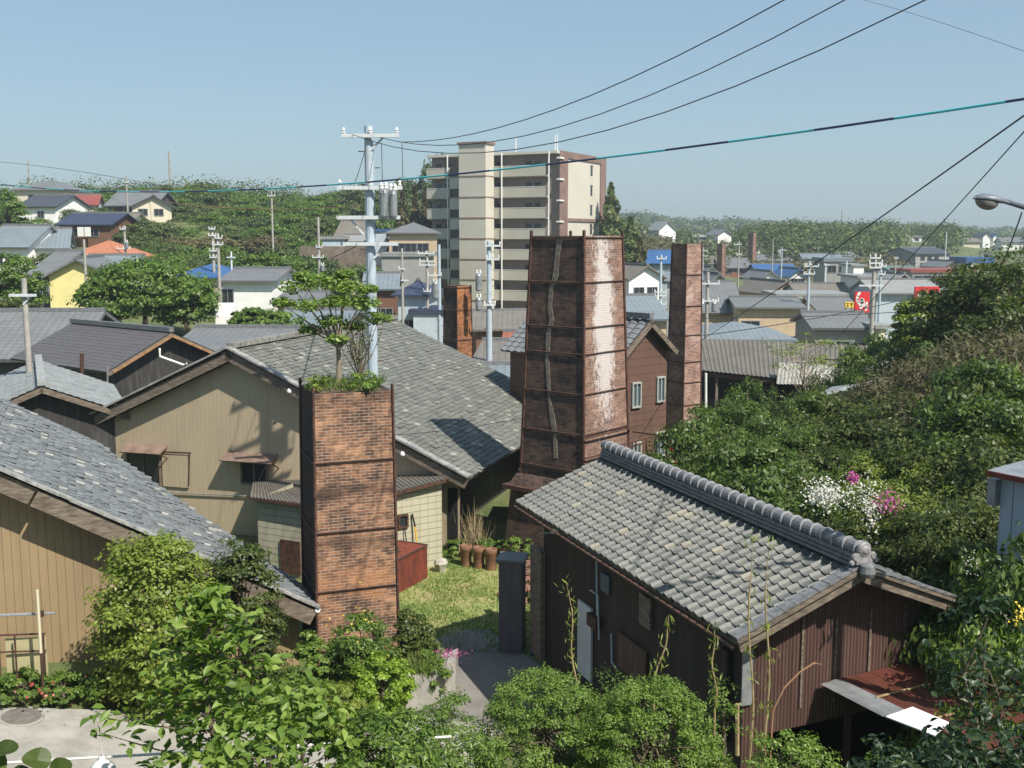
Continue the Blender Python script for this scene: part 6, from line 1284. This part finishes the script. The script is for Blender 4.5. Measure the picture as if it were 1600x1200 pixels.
# --- bamboo and reeds in front of the workshop
for px, py0, x1, y1, d_, lab in ((900, 1080, 888, 912, 16, 'leaning bamboo stalk with leafy tip before the white door'), (1020, 1085, 1048, 962, 15.4, 'slanting bamboo stalk before the plank panel'), (1118, 1110, 1114, 985, 15, 'thin bamboo stalk at the near corner of the workshop'), (1174, 1190, 1172, 840, 13.6, 'tall thin bare stalk crossing the tiled roof, left one'), (1198, 1190, 1200, 850, 13.2, 'tall thin yellowish stalk crossing the tiled roof, right one')):
    a = P(px, py0, d_); b = P(x1, y1, d_); a2 = V(a[0]+(a[0]-b[0])*.2, a[1], float(terr(a[0], a[1]))); t_ = thing('bamboo_stalk', lab, 'bamboo', a2, 'bamboo stalks'); mb = MB(); pts = [a2]+[a+(b-a)*t+V(.03*math.sin(t*9+px), 0, 0) for t in np.linspace(0, 1, 9)]; mb.tube(pts, [.016]*4+[.012]*4+[.005]*2, 6)
    mb.build('stem', M['stem_tan'], t_); pl = np.array([pts[2+int(rng.integers(0, 8))]+rng.normal(0, .05, 3) for _ in range(70)]); q_, n_, f_ = leaves(pl, np.tile(V(.2, -.6, .3), (len(pl), 1)), .12, .16, updir=(0, 0, 1)); raw_mesh('leaves', q_, n_, L['olive'], t_)
t_ = thing('dry_reed', 'dry arching orange-tan reed before the brown gable', 'reed', P(1205, 1120, 13)); MB().tube([P(1203, 1190, 13), P(1208, 1110, 13), P(1225, 1075, 13), P(1250, 1050, 13), P(1272, 1036, 13), P(1284, 1038, 13)], [.014, .012, .012, .01, .012, .006], 5).build('stem', plain('rust_straw', (.36, .2, .11), None, 2, .8), t_)

# --- shrub bank on the right: prototypes, then copies
protos = {}
def proto(k_, mat, rad, leaf, ncl, per, asp=.5, **kw):
    rs = thing('bank_shrub', 'x', 'shrub', (0, 0, 0)); p_, n_, cc = crown_points((0, 0, rad[2]*.75), rad, ncl, per, low=-.35, **kw); q_, m_, f_ = leaves(p_, n_, leaf, asp); raw_mesh('foliage', q_, m_, L[mat], rs)
    mb = MB()
    for c_ in cc[::6]: mb.tube([(0, 0, -.3), np.array(c_)*V(.5, .5, .45), c_], [.05, .03, .012], 5)
    mb.build('stem', M['bark'], rs); protos[k_] = [rs, True]
proto('mid', 'bankmid', (1.35, 1.3, 1.1), .10, 46, 150, clr=.3); proto('dark', 'dark', (1.3, 1.35, 1.1), .11, 34, 150, clr=.36); proto('olive', 'olive', (1.2, 1.2, .9), .10, 50, 120, clr=.28, asp=.3); proto('dry', 'dryveg', (1.5, 1.4, .8), .12, 60, 90, clr=.3, asp=.25); proto('bright', 'bright', (1.2, 1.2, .9), .10, 50, 90, clr=.28, asp=.35)
def blab(k_, px, py):
    kd = dict(mid='leafy mid-green shrub', dark='dark glossy shrub', olive='olive willowy shrub', dry='greyish dry vine tangle', bright='fresh bright green low shrub')[k_]
    if py < 600 and px < 1420: w_ = 'by the long open shed'
    elif px < 1262: w_ = 'behind the far end of the tiled workshop' if py > 730 else 'beside the brown boarded barn and orange mirror'
    elif py < 600: w_ = 'along the crest of the right bank'
    elif px < 1362 and py < 720: w_ = 'below the half-hidden pale shed roof'
    elif px < 1420 and py < 815: w_ = 'around the white and magenta flowers'
    elif py > 815 and px < 1460: w_ = 'just behind the near end of the workshop ridge'
    elif px > 1490 and py > 815: w_ = 'at the foot of the grey metal shed'
    elif py > 735: w_ = 'between the magenta flowers and the grey metal shed'
    else: w_ = 'on the upper right bank above the grey metal shed'
    return kd+' '+w_
def bank(k_, px, pt, d_, s):     # top of the shrub at photo pixel
    if 1325 < px < 1500 and d_ < 22.7 and pt > 830: d_ += 3.2
    rs, first = protos[k_]; p_ = P(px, pt, d_); hgt = dict(mid=1.75, dark=1.85, olive=1.6, dry=1.4, bright=1.6)[k_]*s; z_ = p_[2]-hgt; g_ = float(terr(p_[0], p_[1])); sz_ = s
    if z_ > g_+.05: sz_ = s*(p_[2]-g_)/hgt; z_ = g_; s = max(s, min(1.9, sz_*(.45 if px < 1140 or d_ > 35 or d_ < 23 else .7)))
    lb = blab(k_, px, pt); place(rs, first, (p_[0], p_[1], z_), rng.random()*6.28, s*1.0, lb, lb, sz=sz_); protos[k_][1] = False
# big foreground-of-bank green trees left part
for a in (('mid', 1100, 660, 31, 1.15), ('mid', 1155, 645, 32, 1.3), ('mid', 1205, 668, 30, 1.2), ('mid', 1082, 700, 29.5, 1.1), ('mid', 1135, 715, 28, 1.2), ('mid', 1190, 705, 28, 1.2), ('mid', 1240, 690, 29, 1.1), ('dark', 1100, 748, 26.5, 1.), ('mid', 1165, 765, 25.5, 1.), ('dark', 1215, 745, 26.5, 1.), ('mid', 1250, 735, 27, 1.),
          ('dark', 1300, 612, 34, 1.3), ('dark', 1355, 615, 33, 1.3), ('dark', 1280, 655, 31, 1.2), ('dark', 1330, 650, 31, 1.2), ('dark', 1390, 640, 31, 1.3), ('dark', 1290, 700, 29, 1.2), ('dark', 1345, 700, 28.5, 1.2), ('mid', 1265, 628, 33, .9), ('dark', 1400, 700, 28, 1.1),
          ('olive', 1390, 705, 25.5, 1.1), ('olive', 1425, 735, 24.5, 1.1), ('olive', 1370, 745, 25.5, .9), ('olive', 1445, 760, 23.5, 1.), ('olive', 1410, 770, 23.5, .9),
          ('dry', 1460, 565, 34, 1.5), ('dry', 1515, 540, 33, 1.5), ('dry', 1570, 522, 32, 1.5), ('dry', 1420, 590, 33, 1.2), ('dry', 1610, 530, 31, 1.4), ('dry', 1490, 610, 29.5, 1.3), ('dry', 1400, 600, 34, 1.),
          ('dark', 1450, 625, 30, 1.3), ('mid', 1500, 600, 29, 1.2), ('mid', 1560, 590, 28, 1.3), ('dark', 1610, 590, 27, 1.3), ('dark', 1450, 670, 27.5, 1.2), ('mid', 1510, 650, 26.5, 1.2), ('mid', 1570, 650, 25.5, 1.2), ('dark', 1480, 700, 25.5, 1.2), ('dark', 1540, 695, 24.5, 1.2), ('dark', 1600, 680, 24, 1.2), ('dark', 1500, 745, 23.5, 1.), ('dark', 1530, 770, 22, 1.), ('dark', 1470, 800, 22, .9), ('dark', 1520, 830, 20.8, .9), ('mid', 1440, 560, 36, .9),
          ('mid', 1290, 770, 25.2, .9), ('mid', 1340, 790, 24.2, .85), ('dark', 1250, 790, 24.8, .9), ('mid', 1210, 800, 24.4, .8), ('dark', 1310, 800, 24, .8), ('mid', 1380, 800, 23.6, .8),
          ('bright', 1250, 838, 22.6, .8), ('bright', 1300, 835, 22.4, .8), ('bright', 1350, 835, 22, .8), ('bright', 1400, 845, 21.4, .8), ('bright', 1290, 870, 21.2, .6), ('bright', 1360, 875, 20.6, .7), ('bright', 1420, 885, 20, .8), ('bright', 1470, 895, 19.4, .8), ('mid', 1450, 850, 20.6, .8), ('olive', 1480, 860, 20.4, .8), ('bright', 1390, 905, 19.8, .7), ('bright', 1440, 920, 19, .7), ('mid', 1548, 925, 17.4, .7), ('mid', 1570, 915, 16.8, .8), ('bright', 1590, 950, 15.8, .7), ('mid', 1620, 900, 16.4, .8), ('mid', 1340, 905, 20.2, .5),
          ('mid', 1330, 560, 46, 1.3), ('mid', 1375, 545, 48, 1.4), ('bright', 1350, 575, 43, 1.1), ('mid', 1400, 560, 44, 1.2), ('mid', 1180, 610, 45, .9), ('dark', 1230, 620, 42, 1.), ('mid', 1150, 628, 40, 1.)):
    bank(*a)
# yellow bush right edge, flowers
flowers('yellow_blossom', 'yellow flowering branch at the right edge below the metal shed', 1594, 962, 15.2, 12, 34, 'yellow_f', .05, .1)
flowers('white_azalea', 'cloud of small white flowers arching over the bank', 1345, 772, 22.9, 34, 260, 'white_f', .045, .2)
flowers('white_azalea', 'drooping string of white flowers left of the white flower cloud', 1290, 772, 23.2, 36, 500, 'white_f', .06, .14)
flowers('white_azalea', 'few white flowers hanging low beside the magenta blossoms', 1362, 800, 22.4, 12, 160, 'white_f', .06, .25)
flowers('magenta_azalea', 'bright magenta blossoms right of the white flowers', 1385, 784, 22.4, 26, 150, 'pink_f', .055, .12)
flowers('magenta_azalea', 'small magenta spot above the white flower cloud', 1333, 747, 23.2, 9, 120, 'pink_f', .06, .06)
flowers('white_seedheads', 'tiny white blossoms on a thin twig at the right near the metal shed', 1515, 890, 17.2, 14, 36, 'white_f', .035, .2)
n = 26000; x_ = rng.uniform(4.2, 17, n); y_ = rng.uniform(17, 34, n); a = np.stack([x_, y_, terr(x_, y_)], 1); a = a[(x_ > 8.2-(y_-17)*.2)]
blades('undergrowth', 'tangled green undergrowth between the shrubs of the bank', a, .5, .03, L['mid'], cat='undergrowth')
# thin pale birch-like tree by the shed
c = P(1256, 650, 44); tree('bare_tree', 'pale slim tree with sparse yellow-green crown in front of the long shed', 'tree', (c[0], c[1], float(terr(c[0], c[1]))), P(1250, 530, 44)[2], (1.7, 1.4, 1.1), L['olive'], .09, 34, 40, trunk_r=.09, clr=.3, stem=plain('pale_bark', (.34, .3, .24), (.22, .19, .15), 5, .8), every=1, hollow=.3)
# dark trees at right edge (tall)
for i, (px, pt, d_, rx, rz_) in enumerate(((1600, 385, 40, 95, 2.4), (1500, 432, 42, 75, 2.2), (1540, 412, 46, 80, 2.3), (1440, 470, 46, 45, 1.8), (1590, 470, 36, 95, 2.4), (1470, 500, 43, 50, 1.8))):
    c = P(px, pt, d_); g_ = float(terr(c[0], c[1])); tree('broadleaf_tree', ('dark spreading tree at the right edge under the street lamp', 'dark tree left of the right-edge tree', 'dark tree between the two at the right, further back', 'smaller olive tree at the left end of the dark group on the right', 'dark lower tree at the right edge above the dry tangles', 'dark tree low at the left of the right-hand group')[i], 'tree', (c[0], c[1], g_), c[2]-g_, (rx/F*d_, rx/F*d_*.8, rz_), L['dark' if i != 3 else 'olive'], .2, 80, 90, clr=.3, trunk_r=.16, group='dark trees at the right edge', low=-.8)
# broad tree in front of the yellow house, and other middle distance trees
for i, (px, pt, d_, rx, rz_, m_) in enumerate(((225, 413, 74, 100, 2.4, 'mid'), (18, 400, 78, 48, 2.6, 'mid'), (160, 440, 72, 42, 1.7, 'mid'), (292, 438, 72, 42, 1.7, 'mid'), (430, 490, 68, 50, 1.2, 'mid'), (20, 470, 66, 40, 1.6, 'dark'), (395, 482, 74, 34, 1.0, 'mid'), (10, 300, 118, 26, 3.2, 'mid'), (55, 345, 125, 40, 1.6, 'mid'))):
    c = P(px, pt, d_); g_ = float(terr(c[0], c[1])); tree('broadleaf_tree', ('broad fresh green tree covering the front of the yellow house', 'tree at the left edge above the grey roofs', 'left lobe tree low beside the yellow house', 'right hand tree beside the white house, low', 'shrubby tree behind the grey roofs left of the chimney tree', 'dark tree at the left edge beside the nearest left pole', 'small round tree by the white house', 'tall tree at the far left edge on the hill', 'hedge-like trees under the white hilltop house')[i], 'tree', (c[0], c[1], g_), c[2]-g_, (rx/F*d_, rx/F*d_*.8, rz_), L[m_], .27, 170 if i == 0 else 70, 110, clr=.3, trunk_r=.22, low=-.7)
# conifers
for i, (px, pt, d_, r_, m_, h_) in enumerate(((955, 286, 166, 30, 'wood', 0), (985, 340, 160, 26, 'wood', 0), (935, 310, 172, 24, 'wood', 0), (648, 292, 172, 11, 'wood_b', 0), (664, 293, 176, 11, 'wood_b', 0), (628, 300, 178, 13, 'wood_b', 0), (1000, 372, 150, 20, 'wood_b', 0))):
    c = P(px, pt, d_); g_ = float(terr(c[0], c[1])); conifer('conifer_tree', ('tall dark conifer right of the apartment block', 'shorter conifer at the foot of the tall one right of the apartment block', 'conifer half hidden behind the apartment block', 'middle brownish conifer left of the apartment block', 'brownish conifer touching the left edge of the apartment block', 'leftmost brownish conifer left of the apartment block', 'brownish low conifer above the white two-storey house')[i], (c[0], c[1], g_-.5), c[2]-g_+.5, r_/F*d_*2.1, L[m_], n=4600, leaf=.75, group='conifers by the apartment block')
# wooded hill: prototype crowns, copied
hp = []
for i, (m_, rad) in enumerate((('wood', (4.2, 4., 3.2)), ('wood', (3.6, 3.8, 3.0)), ('wood_b', (3.6, 3.4, 2.4)), ('mid', (4., 3.6, 2.8)))):
    t_ = tree('hill_tree', 'x', 'tree', (0, 0, 0), rad[2]*2.3, rad, L[m_], .4, 70, 84, trunk_r=.28, clr=.32, low=-.3, every=8); hp.append([t_, True])
HL = ('dense evergreen trees covering the wooded hill behind the town', 'dense evergreen trees covering the wooded hill behind the town', 'brownish thickets on the lower slope of the wooded hill', 'lighter green trees on the wooded hill behind the town')
def hlab(k_, px, py, d_):
    kd = ('dense evergreen tree', 'dense evergreen tree', 'brownish thicket tree', 'lighter green tree')[k_]
    if d_ < 122 and px > 430: w_ = 'at the foot of the hill by the chimney tree'
    elif px < 262: w_ = 'among the houses of the left hill'
    elif px > 900: w_ = 'right of the apartment block' if px < 1040 else 'among the roofs of the right-hand town'
    elif d_ > 170: w_ = 'on the hill crest '+('left of the bare pole' if px < 424 else 'between bare pole and tall pole' if px < 577 else 'beside the apartment block')
    elif d_ > 143: w_ = 'on the upper wooded slope '+('left of the bare pole' if px < 424 else 'right of the bare pole')
    else: w_ = 'on the lower wooded slope behind the blue roof' if px < 400 else 'on the lower wooded slope above the chimney tree'
    return kd+' '+w_
def hill_tree(px, pt, d_, s, k_=None):
    k_ = int(rng.choice([0, 1, 3, 0, 3])) if k_ is None else k_; t_, first = hp[k_]; c = P(px, pt, d_); hh = (3.2, 3.0, 2.4, 2.8)[k_]*2.3*s; g_ = float(terr(c[0], c[1])); z_ = c[2]-hh
    if z_ > g_: z_ = g_-.1
    place(t_, first, (c[0], c[1], z_), rng.random()*6.28, s, hlab(k_, px, pt, d_), hlab(k_, px, pt, d_), sz=s*(1 if z_ < g_-.11 else max(.6, (c[2]-g_)/(3*2.3)/1.0)/1.0)); hp[k_][1] = False
sky_l = [(0, 300), (60, 300), (130, 293), (200, 291), (250, 296), (300, 283), (330, 286), (370, 302), (440, 306), (500, 302), (560, 296), (620, 302), (680, 312), (735, 320), (930, 330)]
xl, yl = zip(*sky_l)
for d_, n_, dy in ((205, 22, 0), (188, 17, 10)):
    for i in range(n_):
        px = i/(n_-1)*700-10+rng.uniform(-8, 8)
        hill_tree(px, np.interp(px, xl, yl)+dy+rng.uniform(-3, 5), d_+rng.uniform(-5, 5), rng.uniform(.8, 1.35)*d_/200)
for d_, n_, y0, kk in ((168, 11, 322, None), (156, 10, 338, None), (146, 10, 354, 3), (137, 9, 370, 2), (127, 8, 386, 3), (118, 7, 400, None)):
    for i in range(n_):
        px = 265+i/(n_-1)*(300 if d_ > 120 else 220)+rng.uniform(-9, 9); py = y0+rng.uniform(-5, 6)
        if 505 < px and 336 < py < 382 and d_ < 145: continue
        hill_tree(px, py, d_+rng.uniform(-3, 3), rng.uniform(.62, 1.0), kk if kk is None or rng.random() < .6 else None)
for px, pt, d_ in ((480, 415, 112), (520, 418, 110), (450, 420, 108), (560, 412, 112), (600, 420, 110), (150, 330, 146), (165, 326, 150), (215, 352, 136), (190, 360, 134), (225, 345, 140), (255, 350, 138), (235, 372, 126), (260, 385, 122), (200, 378, 124), (180, 388, 118), (5, 330, 140), (110, 330, 152), (80, 360, 124), (20, 345, 130), (225, 395, 116), (250, 402, 112), (640, 405, 118), (480, 440, 100), (520, 446, 96), (545, 340, 160), (590, 332, 165), (300, 412, 106), (325, 402, 112), (20, 425, 98), (70, 402, 104)):
    hill_tree(px, pt, d_, rng.uniform(.45, .7))
for px, pt, d_ in ((950, 375, 158), (968, 395, 152), (985, 400, 148), (1000, 410, 146), (940, 400, 160), (1160, 431, 165), (1148, 434, 160), (1200, 458, 130), (1265, 450, 128), (1070, 405, 190), (1092, 395, 215), (1080, 388, 240), (700, 470, 120), (720, 488, 110)):
    hill_tree(px, pt, d_, rng.uniform(.4, .6))
# far woods as one mass: thousands of crowns nobody could count
def woods(name, label, n, dr_, ar, keep, hgt, leaf, mat, per=70):
    d_ = rng.uniform(*dr_, n); a_ = rng.uniform(*ar, n); x_ = np.tan(a_)*d_; z_ = terr(x_, d_); m_ = keep(a_, d_, x_); x_, d_, z_ = x_[m_], d_[m_], z_[m_]
    px_ = 800+x_/d_*F; ok = np.ones(len(x_), bool)
    py_ = 370-(z_+hgt*.97-10)/d_*F
    for x0, x1, dh, yc in ((1000, 1060, 330, 364), (1084, 1146, 340, 373), (1412, 1442, 395, 380), (1500, 1600, 432, 382), (1180, 1196, 290, 398), (1424, 1492, 262, 410)): ok &= ~((px_ > x0-12) & (px_ < x1+12) & (d_ < dh+8) & (d_ > dh-170) & (py_ < yc))
    x_, d_, z_ = x_[ok], d_[ok], z_[ok]; k_ = len(x_)
    h_ = hgt*rng.uniform(.55, 1.45, k_); e = rng.normal(0, 1, (k_, per, 3)); e /= np.linalg.norm(e, axis=2)[:, :, None]; e[:, :, 2] = np.abs(e[:, :, 2])
    p_ = np.stack([x_, d_, z_+h_*.25], 1)[:, None]+e*rng.uniform(.5, 1.0, (k_, per, 1))**.7*np.stack([h_*.62, h_*.62, h_*.72], 1)[:, None]
    q_, m2, f_ = leaves(p_.reshape(-1, 3), (e+V(0, 0, .4)).reshape(-1, 3), leaf, .7, jit=.35); return tag(raw_mesh(name, q_, m2, L[mat], loc=(0, dr_[0], 0)), label, 'woods', kind='stuff')
gap = lambda a, d, x: (np.sin(x*.05+1)+np.sin(d*.043+x*.021) > -1.7)
woods('ridge_woods', 'wooded ridge beyond the right-hand town with brown and green crowns', 3200, (262, 520), (.06, .62), gap, 6.0, .9, 'wood', 90)
woods('slope_woods', 'brownish scrub on the slope before the far ridge', 1300, (225, 380), (.07, .62), lambda a, d, x: np.sin(x*.04)+np.sin(d*.06) > -.7, 3.6, .8, 'wood_b', 50)
woods('far_woods', 'distant bluish forest hills on the horizon', 2600, (760, 1050), (-.5, .62), lambda a, d, x: d > 0, 10, 3.2, 'wood', 50)
woods('hill_back_woods', 'continuous forest behind the crest of the left hill', 520, (205, 330), (-.62, .12), lambda a, d, x: x < 5, 5.5, .55, 'wood', 220)

# ================================================================== HAZE
a, b = V(-2400, -70, -6), V(2400, 1500, 60)
hz = MB().hexa([(a[0], a[1], a[2]), (b[0], a[1], a[2]), (b[0], b[1], a[2]), (a[0], b[1], a[2])], [(a[0], a[1], b[2]), (b[0], a[1], b[2]), (b[0], b[1], b[2]), (a[0], b[1], b[2])])
HM = bpy.data.materials.new('haze'); HM.use_nodes = True; tt = HM.node_tree; tt.nodes.remove(tt.nodes['Principled BSDF']); pv = tt.nodes.new('ShaderNodeVolumePrincipled')
pv.inputs['Color'].default_value = (.80, .92, 1, 1); pv.inputs['Density'].default_value = .0005; pv.inputs['Anisotropy'].default_value = .3
tt.links.new(pv.outputs[0], tt.nodes['Material Output'].inputs['Volume'])
tag(hz.build('haze', HM, loc=(0, 0, 0)), kind='stuff')
# tidy: helper property
for o in bpy.data.objects:
    if '_o' in o: del o['_o']
